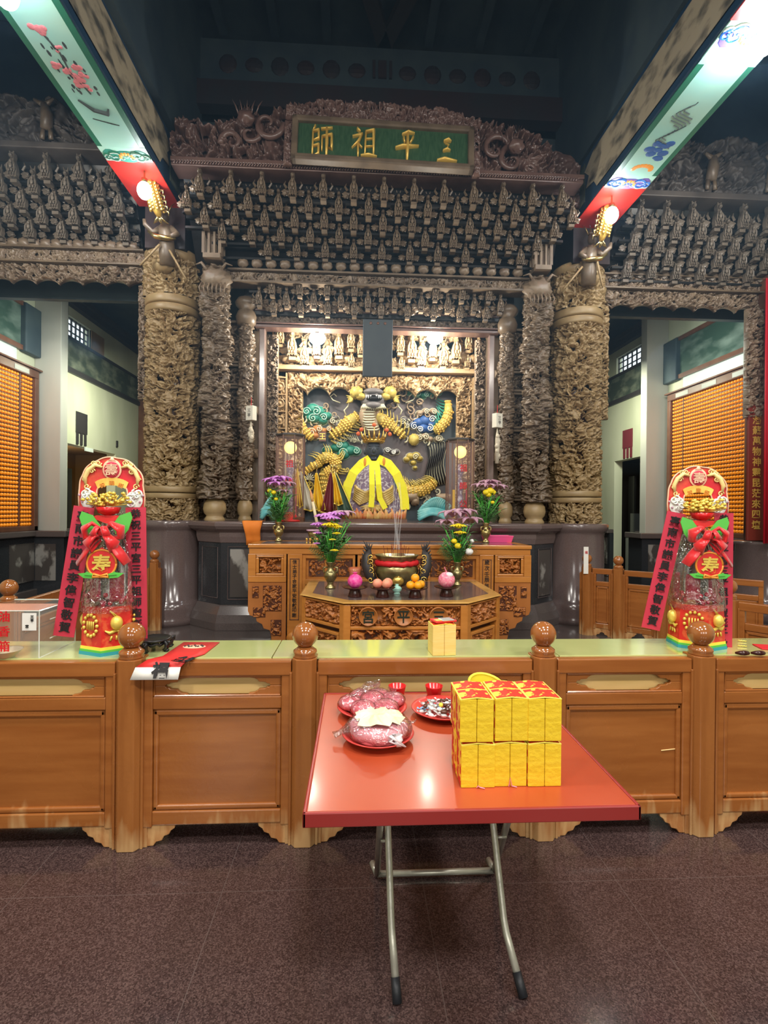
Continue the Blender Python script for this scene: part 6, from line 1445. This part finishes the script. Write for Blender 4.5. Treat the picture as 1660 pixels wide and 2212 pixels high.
    for s in (-1, 1):
        d = MB(); rnd = random.Random(18)
        for i in range(11): c = (s*(.10+rnd.uniform(-.022, .04)), .70+rnd.uniform(0, .085)); d.tube([(p[0], -.010-.001*i, p[2]) for p in spiral(c, rnd.uniform(.012, .024), 1.1, 12, rnd.uniform(0, 6), s)], .005, 5)
        d.ball((s*.108, -.008, .735), (.036, .006, .045), 14, 8); d.build('white_dragon', 'white_line', t, True)
        d = MB()
        for i in range(5): d.ball((s*(.09+.014*i), -.016, .71+.016*(i*7 % 5)), (.006, .004, .006), 6, 4)
        d.build('dragon_accent', 'petal_mauve', t, True)
    # calligraphy banners
    for s, txt, sl in ((-1, '臺南市議員李偉智敬賀', swing[0]), (1, '恭祝三平宮三平祖師聖誕千秋', swing[1])):
        h = .62 if s < 0 else .70; bb = empty('paper_banner', (s*.118, -.03, .69)); bb.parent = t; bb.rotation_euler = (0, sl, 0); bx = MB(); bx.box(-.047, .047, -.002, .002, -h, .01)
        me = bx.build('sheet', 'crimson_paper', bb)
        lettering('lettering', txt, .052 if s < 0 else .047, 'ink', bb, (0, -.005, -h/2+.005), vertical=True, pitch=1.15, bold=.018)
    return t
tower(-1.20, 2.60, .10, 'red offering tower with two calligraphy banners beside the clear donation box', (.14, -.02))
tower(1.805, 2.63, -.16, 'red offering tower with a slanting left banner before the right lamp wall', (.20, .0))

# red paper sheet hanging over the counter edge
def sheet():
    A = [(atz(397, 1388, ZC+.002), atz(475, 1388, ZC+.002)), (atz(352, 1418, ZC+.002), atz(442, 1414, ZC+.002)), (Vector((-.955, 2.385, .857)), Vector((-.755, 2.385, .857))), (Vector((-.985, 2.365, .835)), Vector((-.785, 2.365, .835))), (Vector((-1.0, 2.345, .785)), Vector((-.79, 2.345, .785)))]
    t = empty('red_notice', (0, 0, 0), label='red printed paper sheet drooping over the counter edge', cat='paper'); vs = []
    A = [A[0], A[1], (Vector((-.945, 2.40, .860)), Vector((-.765, 2.40, .860))), A[3], A[4]]
    for l, r in A:
        for j in range(5): vs.append(l.lerp(r, j/4)+Vector((0, 0, .002)))
    b = MB(); b.add(vs[:20], [(i*5+j, (i+1)*5+j, (i+1)*5+j+1, i*5+j+1) for i in range(3) for j in range(4)]); b.build('sheet', 'red_paper', t, True, solid=.0015)
    b = MB(); b.add(vs[15:], [(j, 5+j, 5+j+1, j+1) for j in range(4)]); b.build('pale_edge', 'paper_white', t, True, solid=.0015)
    u = (atz(475, 1388, ZC)-atz(397, 1388, ZC)); yaw = .0
    def flat(ch, px, py, s, m): lettering('character', ch, s, m, t, atz(px, py, ZC+.006), rx=0, rz=-.42, bold=.035, depth=.001)
    flat('納', 398, 1424, .085, 'ink'); 
    o = lettering('character', '福', .075, 'ink', t, (-.872, 2.352, .828), rx=rad(62), rz=-.05, bold=.035, depth=.001)
    b = MB(); q = atz(420, 1397, ZC+.004); b.ball(q, (.06, .035, .004), 16, 6); b.build('printed_motif', 'paint_peach', t, True)
    b = MB()
    for i in range(9): b.ball(q+Vector((-.045+.011*i, .012*sin(i*2), .004)), (.006, .012, .003), 6, 4)
    b.build('motif_detail', 'trim_dark', t, True)
sheet()

def stand():
    p = atz(322, 1412, ZC); t = empty('carved_stand', (p.x, p.y+.07, ZC), label='small black carved wooden stand with curled legs beside the counter post', cat='stand')
    MB().lathe([(.062, .045), (.075, .05), (.078, .058), (.070, .062), (.055, .056), (0, .055)], 28).build('top', 'black', t, True)
    for i in range(5):
        a = 2*pi*i/5-.5; d = Vector((cos(a), sin(a), 0)); z = Vector((0, 0, 1)); b = MB(); b.tube([d*.06+z*.05, d*.085+z*.04, d*.08+z*.018, d*.065+z*.008, d*.078+z*.003, d*.092+z*.012], [.012, .014, .011, .009, .009, .006], 7); b.tube([d*.075+z*.045, d*.10+z*.05, d*.098+z*.034], [.008, .008, .004], 6); b.build('leg', 'black', t, True)
    b = MB(); b.tube([(.06*cos(2*pi*i/30), .06*sin(2*pi*i/30), .038+.006*sin(i*2.1)) for i in range(31)], .009, 6); b.build('fret_apron', 'black', t, True)
stand()

def donation():
    x0, x1, y0, y1, z1 = -1.76, -1.455, 2.45, 2.755, 1.075; t = empty('donation_box', ((x0+x1)/2, (y0+y1)/2, ZC), label='clear acrylic donation box with red characters at the left end of the counter', cat='donation box'); T = Matrix.Translation(-t.location)
    def k(o): o.matrix_parent_inverse = T; return o
    for r in ((x0, x1, y0, y0+.004, ZC, z1), (x0, x1, y1-.004, y1, ZC, z1), (x0, x0+.004, y0, y1, ZC, z1), (x1-.004, x1, y0, y1, ZC, z1)): k(MB().box(*r).build('wall_sheet', 'acrylic', t))
    k(MB().box(x0, x1-.004, y0, y0+.16, z1, z1+.005).build('lid', 'acrylic_red', t)); e = MB()
    for a, b in (((x1, y0, ZC), (x1, y0, z1)), ((x1, y1, ZC), (x1, y1, z1)), ((x1, y0, z1), (x1, y1, z1)), ((x0, y0, z1), (x1, y0, z1)), ((x0, y1, z1), (x1, y1, z1)), ((x1, y0, ZC), (x1, y1, ZC))): e.tube([a, b], .003, 4)
    k(e.build('edge', 'acrylic_edge', t)); k(MB().box(x1-.075, x1-.012, y0-.002, y0, .985, 1.065).build('note', 'paper_white', t))
    k(lettering('note_writing', '三平', .016, 'ink', t, (x1-.03, y0-.004, 1.04), vertical=True)); k(lettering('note_writing', '宮', .016, 'ink', t, (x1-.052, y0-.004, 1.005)))
    for i, ch in enumerate('油香箱'): k(lettering('character', ch, .052, 'red_cloth', t, (at(10, 1340, 2.45).x, y0-.004, 1.05-.068*i), bold=.012))
    b = MB()
    for z in (.93, 1.02): b.tube([(x1+.003, 2.53, z), (x1+.003, 2.62, z), (x1+.006, 2.63, z+.012)], .003, 4)
    b.box(x1, x1+.004, 2.60, 2.63, .965, .985); k(b.build('hinge', 'acrylic_edge', t))
donation()
p = atz(18, 1418, ZC); t = empty('shell_dish', (p.x, p.y-.012, ZC+.0), label='pale shell-like dish in front of the donation box', cat='dish')
MB().lathe([(.030, 0), (.034, .004), (.060, .030), (.066, .036), (.060, .034), (.03, .010), (0, .008)], 28).build('bowl', 'shell', t, True)
for i, (px, lab) in enumerate(((1606, 'dark polished divination block on the counter right of the tower, nearer the post'), (1640, 'dark polished divination block on the counter at the right picture edge'))):
    p = atz(px, 1417, ZC); t = MB(); t.tube([(-.035, .008, .010), (-.018, -.004, .013), (0, -.008, .014), (.018, -.004, .013), (.035, .008, .010)], [.006, .013, .015, .013, .006], 10, .8); o = t.build('divination_block', 'lacquer_dark', None, True); o.location = (p.x, p.y, ZC+.003); tag(o, lab, 'divination block', 'divination blocks')
p = atz(1652, 1400, ZC); o = MB().box(-.06, .12, -.05, .05, 0, .006).build('red_cloth', 'red_cloth', bevel=.002); o.location = (p.x+.03, p.y, ZC+.001); o.rotation_euler.z = -.25; tag(o, 'folded bright red cloth at the right end of the counter', 'cloth')
for q, py in enumerate((1386, 1397)):
    p = atz(1598, py, ZC); b = MB(); b.tube([(i*.006, 0, .004+.0025*(i % 2)) for i in range(8)], .0028, 5); o = b.build('gold_cord', 'lucky_gold', None, True); o.location = (p.x-.01, p.y, ZC+.001); o.rotation_euler.z = -.35; tag(o, 'short gold cord beside the right tower, %s one' % ('farther' if q == 0 else 'nearer'), 'cord', 'gold cords')
# ================================================================== JOSS PAPER
def joss(x, y, z, w, d, h, label, group, rz=0.0, buff=False):
    t = empty('joss_paper_bundle', (x, y, z), rz, label, 'paper bundle', group); m = 'joss_buff' if buff else 'joss_yellow'
    for s in (-1, 1):
        b = MB(); a0, a1 = (-w/2, -.0006) if s < 0 else (.0006, w/2); b.box(a0, a1, -d/2, d/2, 0, h-.002)
        o = b.build('paper_block', m, t, bevel=.002)
    b = MB(); vs = [(-w/2, -d/2, h-.002), (0, -d/2, h+.003), (w/2, -d/2, h-.002), (-w/2, d/2, h-.002), (0, d/2, h+.003), (w/2, d/2, h-.002)]
    b.add(vs+[(v[0], v[1], v[2]-.002) for v in vs], [(0, 1, 4, 3), (1, 2, 5, 4), (6, 9, 10, 7), (7, 10, 11, 8), (0, 6, 7, 1), (1, 7, 8, 2)]); b.build('wrapper_edge', 'joss_edge', t)
    e = .0045; b = MB(); b.add([(-w/2+e, -d/2+e, h-.0005), (0, -d/2+e, h+.0042), (w/2-e, -d/2+e, h-.0005), (-w/2+e, d/2-e, h-.0005), (0, d/2-e, h+.0042), (w/2-e, d/2-e, h-.0005)], [(0, 1, 4, 3), (1, 2, 5, 4)]); b.build('printed_label', 'joss_label', t, solid=.0006)
    if not buff: b = MB(); b.box(-w/2-.001, -w/2, -d/2+.006, d/2-.006, .004, h-.006); b.build('side_print', 'joss_label', t)
    return t
w, d, h = .0985, .075, .126
for lay in range(2):
    for row in range(2):
        for c in range(3):
            nm = ('left', 'middle', 'right')[c]; lab = 'yellow joss paper bundle, %s of three, %s row, %s layer of the stack' % (nm, ('front', 'rear')[row], ('lower', 'upper')[lay])
            jx = (-.004, .003, .0)[c]*(lay*2-1)*.6; o = joss(.358+.0995*c+jx, 1.508+row*.0765+(.004 if c == 1 else 0), .7505+lay*(h+.006), w, d, h, lab, 'yellow paper bundles on the red table', -.012+.006*((c+lay) % 3))
            if lay == 0 and row == 0 and c < 2: b = MB(); b.tube([(-.004, -d/2-.003, .002), (0, -d/2-.004, .008+.02*c), (.004, -d/2-.004, .004), (.018, -d/2-.008, .002)], .0015, 4); b.build('tie_string', 'pink_string', o)
joss(.425, 2.50, ZC+.001, .115, .10, .148, 'single buff joss paper bundle standing on the green counter glass', None, .10, True)
p = Vector((.43, 2.50, ZC+.153)); t = empty('sweet_packet', p, .3, 'red and silver sweet packet lying on the single paper bundle', 'packet')
MB().box(-.055, .06, -.035, .04, .001, .012).build('packet', 'red_paper', t, bevel=.005); b = MB(); b.box(-.02, .045, -.037, .02, .010, .016); b.build('foil', 'silver', t, bevel=.003); b = MB(); b.box(-.05, -.01, -.03, .0, .011, .0145); b.build('gold_print', 'lucky_gold', t)

# ================================================================== FOLDING TABLE
def folding_table():
    x0, x1, y0, y1 = -.134, .786, 1.361, 2.262; t = empty('folding_table', ((x0+x1)/2, (y0+y1)/2, 0), label='red-topped folding table with bent steel legs in front of the counter', cat='table'); T = Matrix.Translation(-t.location)
    def k(o): o.matrix_parent_inverse = T; return o
    k(MB().box(x0+.008, x1-.008, y0+.008, y1-.008, .718, .750).build('tabletop', 'table_red', t, bevel=.004))
    e = MB(); e.box(x0, x1, y0, y0+.010, .712, .7515); e.box(x0, x1, y1-.010, y1, .712, .7515); e.box(x0, x0+.010, y0, y1, .712, .7515); e.box(x1-.010, x1, y0, y1, .712, .7515); k(e.build('edge_band', 'table_edge', t, bevel=.003))
    Lf = lambda px, py, Y: at(px, py, Y)
    for pts in ([(.143, 1.61, .01), tuple(at(846, 2000, 1.722)), tuple(at(838, 1778, 1.893)), (at(838, 1778, 1.893).x-.008, 2.10, .712)], [(.546, 1.612, .01), tuple(at(1090, 2000, 1.722)), tuple(at(1065, 1772, 1.893)), (at(1065, 1772, 1.893).x-.03, 2.10, .712)]):
        P = [Vector(p) for p in pts]; Q = [P[0], P[0].lerp(P[1], .9), P[1].lerp(P[2], .06), P[2], P[3]]; o = MB().tube(Q, .0125, 14).build('leg', 'steel', t, True); k(o)
        d = (P[1]-P[0]).normalized(); f = MB().tube([P[0]-d*.008, P[0]+d*.055], .0150, 14).build('rubber_foot', 'rubber', o, True); f.matrix_parent_inverse = Matrix.Identity(4)
    zb = .018; a, b = at(815, 1900, 2.165), at(1068, 1888, 2.165)
    for px, top, lab in ((a.x, at(822, 1776, 1.80), 0), (b.x, at(1098, 1772, 1.80), 1)):
        P0_ = Vector((px, 2.165, zb)); P1_ = Vector(top); d = (P1_-P0_); P2_ = P0_+d*(.70/d.z*1.0) if d.z > 0 else P1_
        k(MB().tube([P0_, P1_, P2_], .0125, 12).build('leg', 'steel', t, True)); k(MB().tube([P0_, P0_+Vector((-.02 if lab == 0 else -.015, .05, .015))], .013, 12).build('rear_foot', 'steel', t, True))
    k(MB().tube([(a.x, 2.165, zb), (b.x, 2.165, zb)], .0125, 14).build('crossbar', 'steel', t, True))
    bt = MB()
    for x, y, z in (tuple(at(835, 1816, 1.87)), tuple(at(1083, 1808, 1.87))): bt.tube([(x-.02, y, z), (x+.02, y, z)], .006, 8)
    k(bt.build('pivot_bolt', 'steel', t, True)); u = MB(); u.box(x0+.10, x1-.1, 1.58, 1.61, .700, .718); u.box(x0+.10, x1-.1, 2.08, 2.11, .700, .718); k(u.build('under_rail', 'steel', t))
folding_table()
ZT = .752
def plate(x, y, r, label):
    t = empty('red_plate', (x, y, ZT), label=label, cat='plate', group='red plastic plates'); MB().lathe([(r*.60, 0), (r*.62, .003), (r*.90, .020), (r*1.0, .027), (r*.99, .030), (r*.88, .024), (r*.60, .007), (0, .006)], 48).build('dish', 'plate_red', t, True); return t
plate(.083, 1.792, .126, 'red plastic plate under the large bagged pink cake'); plate(.070, 2.035, .138, 'red plastic plate under the cluster of bagged pink buns'); plate(.350, 2.010, .126, 'red plastic plate full of wrapped sweets')
for px, lab in ((858, 'small red plastic cup behind the pink buns'), (937, 'small red plastic cup behind the plate of sweets')):
    p = atz(px, 1507, ZT); t = empty('red_cup', (p.x, p.y-.01, ZT), label=lab, cat='cup', group='red plastic cups'); MB().lathe([(.024, 0), (.027, .004), (.036, .050), (.038, .056), (.035, .055), (.025, .008), (0, .007)], 28).build('body', 'red_plastic', t, True)
def lumpy(amp, k, sd): return lambda a, p: 1+amp*sin(k*p+sd)*sin(3*a+sd)+amp*.6*sin((k+3)*p-2*sd)*sin(a)
# bagged buns
for i, (dx, dy, dz, r, lab) in enumerate(((-.085, .0, 0, .048, 'leftmost'), (-.035, -.062, 0, .049, 'front left'), (.050, -.055, 0, .050, 'front right'), (-.045, .068, 0, .047, 'rear left'), (.030, .075, 0, .047, 'rear middle'), (.085, .030, 0, .048, 'rightmost'), (.0, .008, .012, .048, 'topmost'))):
    t = empty('bagged_bun', (.070+dx, 2.035+dy, ZT+.010+dz), i*.9, 'pink bun in clear film, %s of the cluster on the rear plate' % lab, 'bun', 'bagged pink buns')
    MB().ball((0, 0, r*.58), (r, r, r*.56), 22, 14, lumpy(.02, 5, i)).build('bun', 'bun_pink', t, True); MB().ball((0, 0, r*.60), (r*1.06, r*1.06, r*.64), 26, 16, lumpy(.045, 7, i*1.7)).build('film_bag', 'bag_film', t, True)
    if i in (0, 3, 4, 5):
        tw = MB(); n = 12; a = (0, 2.6, 1.2, .2)[(0, 3, 4, 5).index(i)]; vs = []
        for l, (q, z) in enumerate(((.020, .050), (.006, .062), (.022, .076), (.030, .090))):
            for j in range(n): an = 2*pi*j/n; rr = q*(1+.35*sin(3*an+l)); vs.append((rr*cos(an)+.02*l*cos(a), rr*sin(an)*.6+.0*l, z))
        tw.add(vs, [(l*n+j, l*n+(j+1) % n, (l+1)*n+(j+1) % n, (l+1)*n+j) for l in range(3) for j in range(n)]); tw.build('bag_twist', 'bag_film', t)
t = empty('bagged_cake', (.085, 1.79, ZT+.010), 0, 'large bagged pink cake with a cream paper flower, on the front red plate', 'cake')
b = MB(); b.lathe([(.085, 0), (.098, .02), (.104, .05), (.097, .075), (.075, .095), (.04, .105), (0, .108)], 40); b.build('cake', 'cake_pink', t, True)
b = MB(); b.ball((0, 0, .052), (.117, .112, .068), 40, 22, lumpy(.035, 6, 1.3)); b.build('film_bag', 'bag_film', t, True)
b = MB(); n = 26; rnd = random.Random(40); vs = [(0, -.01, .120)]
for ring, (q0, q1, z0) in enumerate(((.030, .045, .128), (.060, .072, .118), (.070, .100, .102))):
    for j in range(n): a = 2*pi*j/n; q = rnd.uniform(q0, q1); vs.append((q*cos(a), -.01+q*sin(a)*.85, z0+rnd.uniform(-.010, .012)))
b.add(vs, [(0, 1+j, 1+(j+1) % n) for j in range(n)]+[(1+r*n+j, 1+(r+1)*n+j, 1+(r+1)*n+(j+1) % n, 1+r*n+(j+1) % n) for r in range(2) for j in range(n)])
b.build('paper_flower', 'paper_cream', t, solid=.0012)
b = MB(); rnd = random.Random(21)
for i in range(7): a = -1.2+rnd.uniform(-.5, .5); b.tube([(.05+rnd.uniform(-.01, .02), -.085, .065), (.06+rnd.uniform(-.03, .03), -.105, .05+rnd.uniform(-.02, .02)), (.075+rnd.uniform(-.03, .02), -.11, .02)], [.012, .010, .003], 5, .4)
b.build('bag_knot', 'film_white', t, True)
b = MB(); b.tube([(-.10, .0, .05), (-.135, -.01, .03), (-.155, -.015, .022)], [.03, .016, .022], 8, .5); b.build('bag_corner', 'bag_film', t, True); b = MB(); b.tube([(.105, .0, .07), (.125, -.005, .075), (.13, -.01, .09)], [.012, .01, .004], 6, .5); b.build('bag_corner', 'bag_film', t, True)
t.scale = (1, 1, .70)
# sweets: three kinds, every one its own object
def sweet(kind):
    t = empty('wrapped_sweet')
    if kind == 'lolly':
        t.name = 'lollipop'; MB().ball((0, 0, .009), .009, 10, 8).build('candy', 'candy_yellow', t, True); MB().tube([(0, 0, .008), (.01, -.028, .004)], .0016, 5).build('stick', 'pink_string', t, True)
    else:
        m = {'silver': 'silver', 'white': 'white', 'blue': 'candy_blue', 'brown': 'candy_brown'}[kind]; MB().ball((0, 0, .007), (.013, .0085, .0075), 10, 8, lumpy(.08, 4, 1)).build('candy', m, t, True); b = MB()
        for s in (-1, 1): b.tube([(s*.011, 0, .007), (s*.016, 0, .007), (s*.024, .002, .010)], [.003, .002, .008], 7, .35)
        b.build('wrapper_twist', m, t, True)
    t['category'] = 'sweet'; return t
names = {'silver': 'silver-wrapped sweet', 'white': 'white-wrapped sweet', 'blue': 'blue-wrapped sweet', 'brown': 'dark brown sweet', 'lolly': 'yellow lollipop'}
proto = {}; rnd = random.Random(33)
kinds = ['silver']*16+['white']*16+['brown']*9+['blue']*2+['lolly']*1
rnd.shuffle(kinds)
for i, kd in enumerate(kinds):
    o = proto.get(kd)
    if o is None: o = proto[kd] = sweet(kd)
    else: o = copy_tree(o)
    lay = 0 if i < 26 else 1; n = i if lay == 0 else i-26; r = .095*math.sqrt((n+.5)/(26 if lay == 0 else 18))*(1 if lay == 0 else .72); a = n*2.399
    if kd == 'lolly': r, a, lay = .03, 4.2, 2
    o.location = (.350+r*cos(a), 2.010+r*sin(a), ZT+.014+lay*.012); o.rotation_euler = (rnd.uniform(-.3, .3), rnd.uniform(-.3, .3), rnd.uniform(0, 6.28))
    lab = {'blue': 'blue-wrapped sweet among silver ones on the red plate', 'lolly': 'yellow lollipop lying on the plate of sweets'}.get(kd, '%s in the heap on the rear right red plate' % names[kd]); tag(o, lab, 'sweet', names[kd]+'s on the plate')
# yellow mesh basket behind the stack
t = empty('plastic_basket', (.445, 1.700, ZT), 0, 'small yellow perforated plastic basket standing behind the joss paper stack', 'basket'); b = MB()
n, q = 26, 15; vs = []
for i in range(q):
    f = i/(q-1)
    for j in range(n): a = 2*pi*j/n; r = .042+.018*f; vs.append((r*cos(a), r*sin(a), .005+.210*f+.022*f*cos(a-1.9)))
b.add(vs, [(i*n+j, i*n+(j+1) % n, (i+1)*n+(j+1) % n, (i+1)*n+j) for i in range(q-1) for j in range(n) if not (i % 2 == 1 and j % 2 == 0 and 2 < i < 13)]); b.build('basket_wall', 'yellow_plastic', t, solid=.003)
b = MB(); b.tube([(.061*cos(2*pi*j/26), .061*sin(2*pi*j/26), .216+.022*cos(2*pi*j/26-1.9)) for j in range(27)], .005, 6); b.build('rim', 'yellow_plastic', t, True); MB().lathe([(0, .002), (.042, .003), (.042, .008), (0, .008)], 20).build('base', 'yellow_plastic', t)
# ================================================================== LAMP WALLS
def lamp_wall(sg, nm, y1, label):
    X = lambda d: XC+sg*(5.97+d); y0 = 6.9; z0, z1 = 1.24, 3.78; t = empty('lamp_wall', (X(0), (y0+y1)/2, z0), label=label, cat='lamp wall', group='orange lamp walls'); T = Matrix.Translation(-t.location)
    def bx(mb, a, b, *r): p, q = sorted((X(a), X(b))); return mb.box(p, q, *r)
    def k(o): o.matrix_parent_inverse = T; return o
    k(bx(MB(), -.05, -.004, y0, y1, z0, z1).build('backing', 'lamp_back', t))
    f = MB(); bx(f, -.12, -.004, y0-.05, y1+.10, z1, z1+.13); bx(f, -.12, -.004, y1, y1+.10, z0-.08, z1); bx(f, -.12, -.004, y0-.05, y1+.10, z0-.08, z0); bx(f, -.16, -.004, y0-.05, y1+.14, z1+.13, z1+.16)
    bx(f, -.075, -.004, y1-.34, y1-.32, z0, z1); k(f.build('frame', 'trim_brown', t, bevel=.008))
    g = MB()
    for i in range(3): bx(g, -.125, -.118, y1-.55-.75*i, y1-.18-.75*i, z1+.02, z1+.10)
    k(g.build('name_strip', 'plaster_grey', t))
    nr = 37; dz = (z1-z0)/nr; nc = int((y1-y0)/.068); pts = []
    for c in range(nc):
        yy = y0+.034+c*(y1-y0)/nc
        if abs(yy-(y1-.33)) < .02: continue
        for r in range(nr): pts.append((yy, z0+dz*(r+.5)))
    vis = sorted([p for p in pts if p[0] > (8.25 if sg > 0 else 8.05)], key=lambda p: p[0])[:100]; vs = set(vis)
    def lampshape(mb, y, z):
        T0 = mb.T; mb.T = Matrix.Translation((X(-.05), y, z)) @ Matrix.Rotation(-sg*pi/2, 4, 'Y'); mb.lathe([(.027, 0), (.027, .012), (.020, .028), (.010, .034), (0, .035)], 8); mb.T = T0
    m = MB(); m.T = Matrix.Rotation(-sg*pi/2, 4, 'Y'); m.lathe([(.027, 0), (.027, .012), (.020, .028), (.010, .034), (0, .035)], 8); first_ = None
    for y, z in vis:
        if first_ is None: first_ = o = m.build('lamp', 'lamp_orange', t, True)
        else: o = first_.copy(); COL.objects.link(o); o.parent = t
        o.location = (X(-.05), y, z); o.matrix_parent_inverse = T
    m = MB()
    for p in pts:
        if p not in vs: lampshape(m, *p)
    o = k(m.build('lamp_rows', 'lamp_orange', t, True)); o['kind'] = 'stuff'
    s = MB()
    for r in range(nr): bx(s, -.062, -.048, y0, y1, z0+dz*r-.006, z0+dz*r+.004)
    k(s.build('lamp_shelf', 'trim_brown', t))
lamp_wall(-1, 'left', 9.14, 'wall panel filled with rows of tiny orange lamps, on the left'); lamp_wall(1, 'right', 9.84, 'wall panel filled with rows of tiny orange lamps, on the right behind the tower')

# ================================================================== COUPLET AND BANNER AT THE FAR RIGHT
a, b_ = at(1615, 1000, 7.13).x, at(1650, 1000, 7.13).x; t = empty('couplet_board', ((a+b_)/2, 7.13, 1.2), label='brown-red hanging board with a column of gold characters at the right edge', cat='board')
z0 = at(1635, 1168, 7.1).z; z1 = at(1635, 872, 7.1).z
MB().box(-(b_-a)/2, (b_-a)/2, -.02, .02, z0-1.2, z1-1.2).build('board', 'couplet_red', t, bevel=.006); lettering('lettering', '濟蘇萬物神靈昆茫來四壇', .135, 'gold_leaf', t, (.0, -.024, (z0+z1)/2-1.2), vertical=True, pitch=1.12, bold=.016)
t = empty('red_banner', (at(1644, 900, 6.86).x, 6.84, 1.2), label='tall bright red banner cut off by the right edge of the picture', cat='banner'); b = MB(); n = 12; vs = []
for i in range(2):
    for j in range(n): vs.append((.02+.40*j/(n-1), -.03*cos(j*1.3), (-.05 if i == 0 else 3.62)))
b.add(vs, [(j, j+1, n+j+1, n+j) for j in range(n-1)]); b.build('cloth', 'banner_red', t, True, solid=.012)
MB().tube([(0, 0, 3.62), (.44, 0, 3.62)], .015, 8).build('rod', 'trim_brown', t)
p = at(1265, 1210, 6.36); t = empty('paper_slip', (p.x, 6.34, p.z), label='small white paper slip stuck behind the first fence post on the right', cat='paper slip'); MB().box(-.03, .03, -.004, .004, -.17, .17).build('slip', 'paper_white', t); lettering('writing', '福', .04, 'red_cloth', t, (0, -.006, .1))

# ================================================================== BULBS AND FIGURES UNDER THE BEAMS
def bulb(p, label, stem=.24):
    t = empty('bare_bulb', p, label=label, cat='bulb', group='bulbs under the beams'); MB().ball((0, 0, 0), (.080, .080, .10), 18, 12).build('glass', 'bulb', t, True); MB().lathe([(.03, .07), (.035, .10), (.035, .14), (.02, .15)], 14).build('socket', 'brass', t, True); MB().tube([(0, 0, .15), (0, 0, stem)], .010, 6).build('stem', 'brass', t)
bulb(at(312, 412, 6.22), 'bright bulb below the end of the left beam'); bulb(at(1322, 465, 6.22), 'bright bulb below the end of the right beam')
bulb(at(14, -14, 3.85), 'bright bulb at the upper left corner, below the left beam', .2); bulb(at(1652, 92, 4.05), 'bright bulb at the upper right edge, below the right beam', .2)
def carp(px0, py0, px1, py1, sx, label):
    a = at(px0, py0, 6.42); c = at(px1, py1, 6.62); t = empty('carp_ornament', a, label=label, cat='ornament', group='gilt carp ornaments'); d = c-a
    P = [Vector((0, 0, .06)), d*.15, d*.45+Vector((-.02*sx, 0, 0)), d*.8, d*1.0]; MB().tube(P, [.03, .075, .085, .06, .03], 14).build('body', 'gold_leaf', t, True); s = MB()
    for i in range(9):
        q = d*(.15+.085*i)
        for j in range(6): an = pi+pi*j/5; s.ball(q+Vector((.08*cos(an), .08*sin(an), -.008*(j % 2))), (.022, .012, .028), 7, 5)
    s.build('scale', 'gold', t, True); f = MB()
    for i in range(5): f.tube([d*(.3+.14*i)+Vector((-sx*-.08, 0, 0)), d*(.33+.14*i)+Vector((sx*.14, -.02, 0)), d*(.38+.14*i)+Vector((sx*.13, -.02, -.03))], [.02, .015, .004], 5)
    for i in range(3): f.tube([d*1.0, d*1.12+Vector((.05*(i-1), 0, 0)), d*1.25+Vector((.10*(i-1), 0, .02))], [.03, .025, .005], 6, .4)
    f.build('fin', 'brass', t, True)
carp(322, 385, 344, 468, 1, 'gilded carp ornament hanging behind the left beam bulb'); carp(1318, 440, 1300, 520, -1, 'gilded carp ornament hanging behind the right beam bulb')
def guardian(px, py, sx, label, spears):
    b = at(px, py, 6.85); t = empty('guardian_carving', b, label=label, cat='carved figure', group='guardian carvings on the columns'); q = MB()
    q.tube([(0, 0, -.32), (0, -.01, -.15), (0, -.02, 0), (sx*.02, -.04, .14), (sx*.02, -.05, .20)], [.095, .10, .09, .085, .04], 12); q.ball((sx*.02, -.06, .27), (.06, .065, .075), 14, 10)
    q.tube([(sx*.06, -.04, .14), (sx*.16, -.08, .06), (sx*.24, -.12, .14), (sx*.25, -.12, .20)], [.045, .038, .03, .022], 8); q.tube([(-sx*.06, -.04, .14), (-sx*.15, -.09, .04), (-sx*.10, -.16, -.02)], [.045, .038, .026], 8)
    q.tube([(0, -.06, .34), (0, -.05, .38)], [.035, .01], 6); q.build('figure', 'carved_dark', t, True); r = MB(); r.tube([(-sx*.14, -.1, -.02), (-sx*.05, -.14, -.04), (sx*.10, -.14, -.02), (sx*.20, -.12, .05)], [.02, .035, .035, .015], 8)
    for i in range(3): r.tube([(sx*.02+(i-1)*.03, -.03, .33), (sx*.02+(i-1)*.07, -.01, .45), (sx*.02+(i-1)*.12, 0, .50)], [.010, .007, .002], 5)
    r.build('armour_sash', 'brass', t, True)
    for p0, p1 in spears:
        u, v = at(*p0, 6.72)-b, at(*p1, 6.80)-b; MB().tube([u, u.lerp(v, .9), v], [.014, .014, .004], 6).build('spear', 'carved_gold', t, True)
guardian(362, 520, -1, 'small dark carved guardian with spears on top of the left column', [((345, 528), (302, 574)), ((366, 540), (404, 606))]); guardian(1272, 565, 1, 'small dark carved guardian with spears on top of the right column', [((1259, 576), (1217, 626)), ((1291, 565), (1303, 622))])
# ================================================================== INCENSE HAZE
def haze():
    m = bpy.data.materials.new('haze'); N, L = nodes_of(m); N.remove(N['Principled BSDF'])
    v = N.new('ShaderNodeVolumeScatter'); v.inputs['Color'].default_value = (.42, .70, 1, 1); v.inputs['Density'].default_value = HAZE; v.inputs['Anisotropy'].default_value = .3
    L.new(v.outputs[0], N['Material Output'].inputs['Volume'])
    M['haze'] = m
    tag(MB().box(-5.8, 6.4, 2.9, 8.70, 2.2, 8.4).build('haze', 'haze'), 'thin bluish incense haze drifting under the ceiling before the shrine', 'haze', kind='stuff')
HAZE = .010
haze()
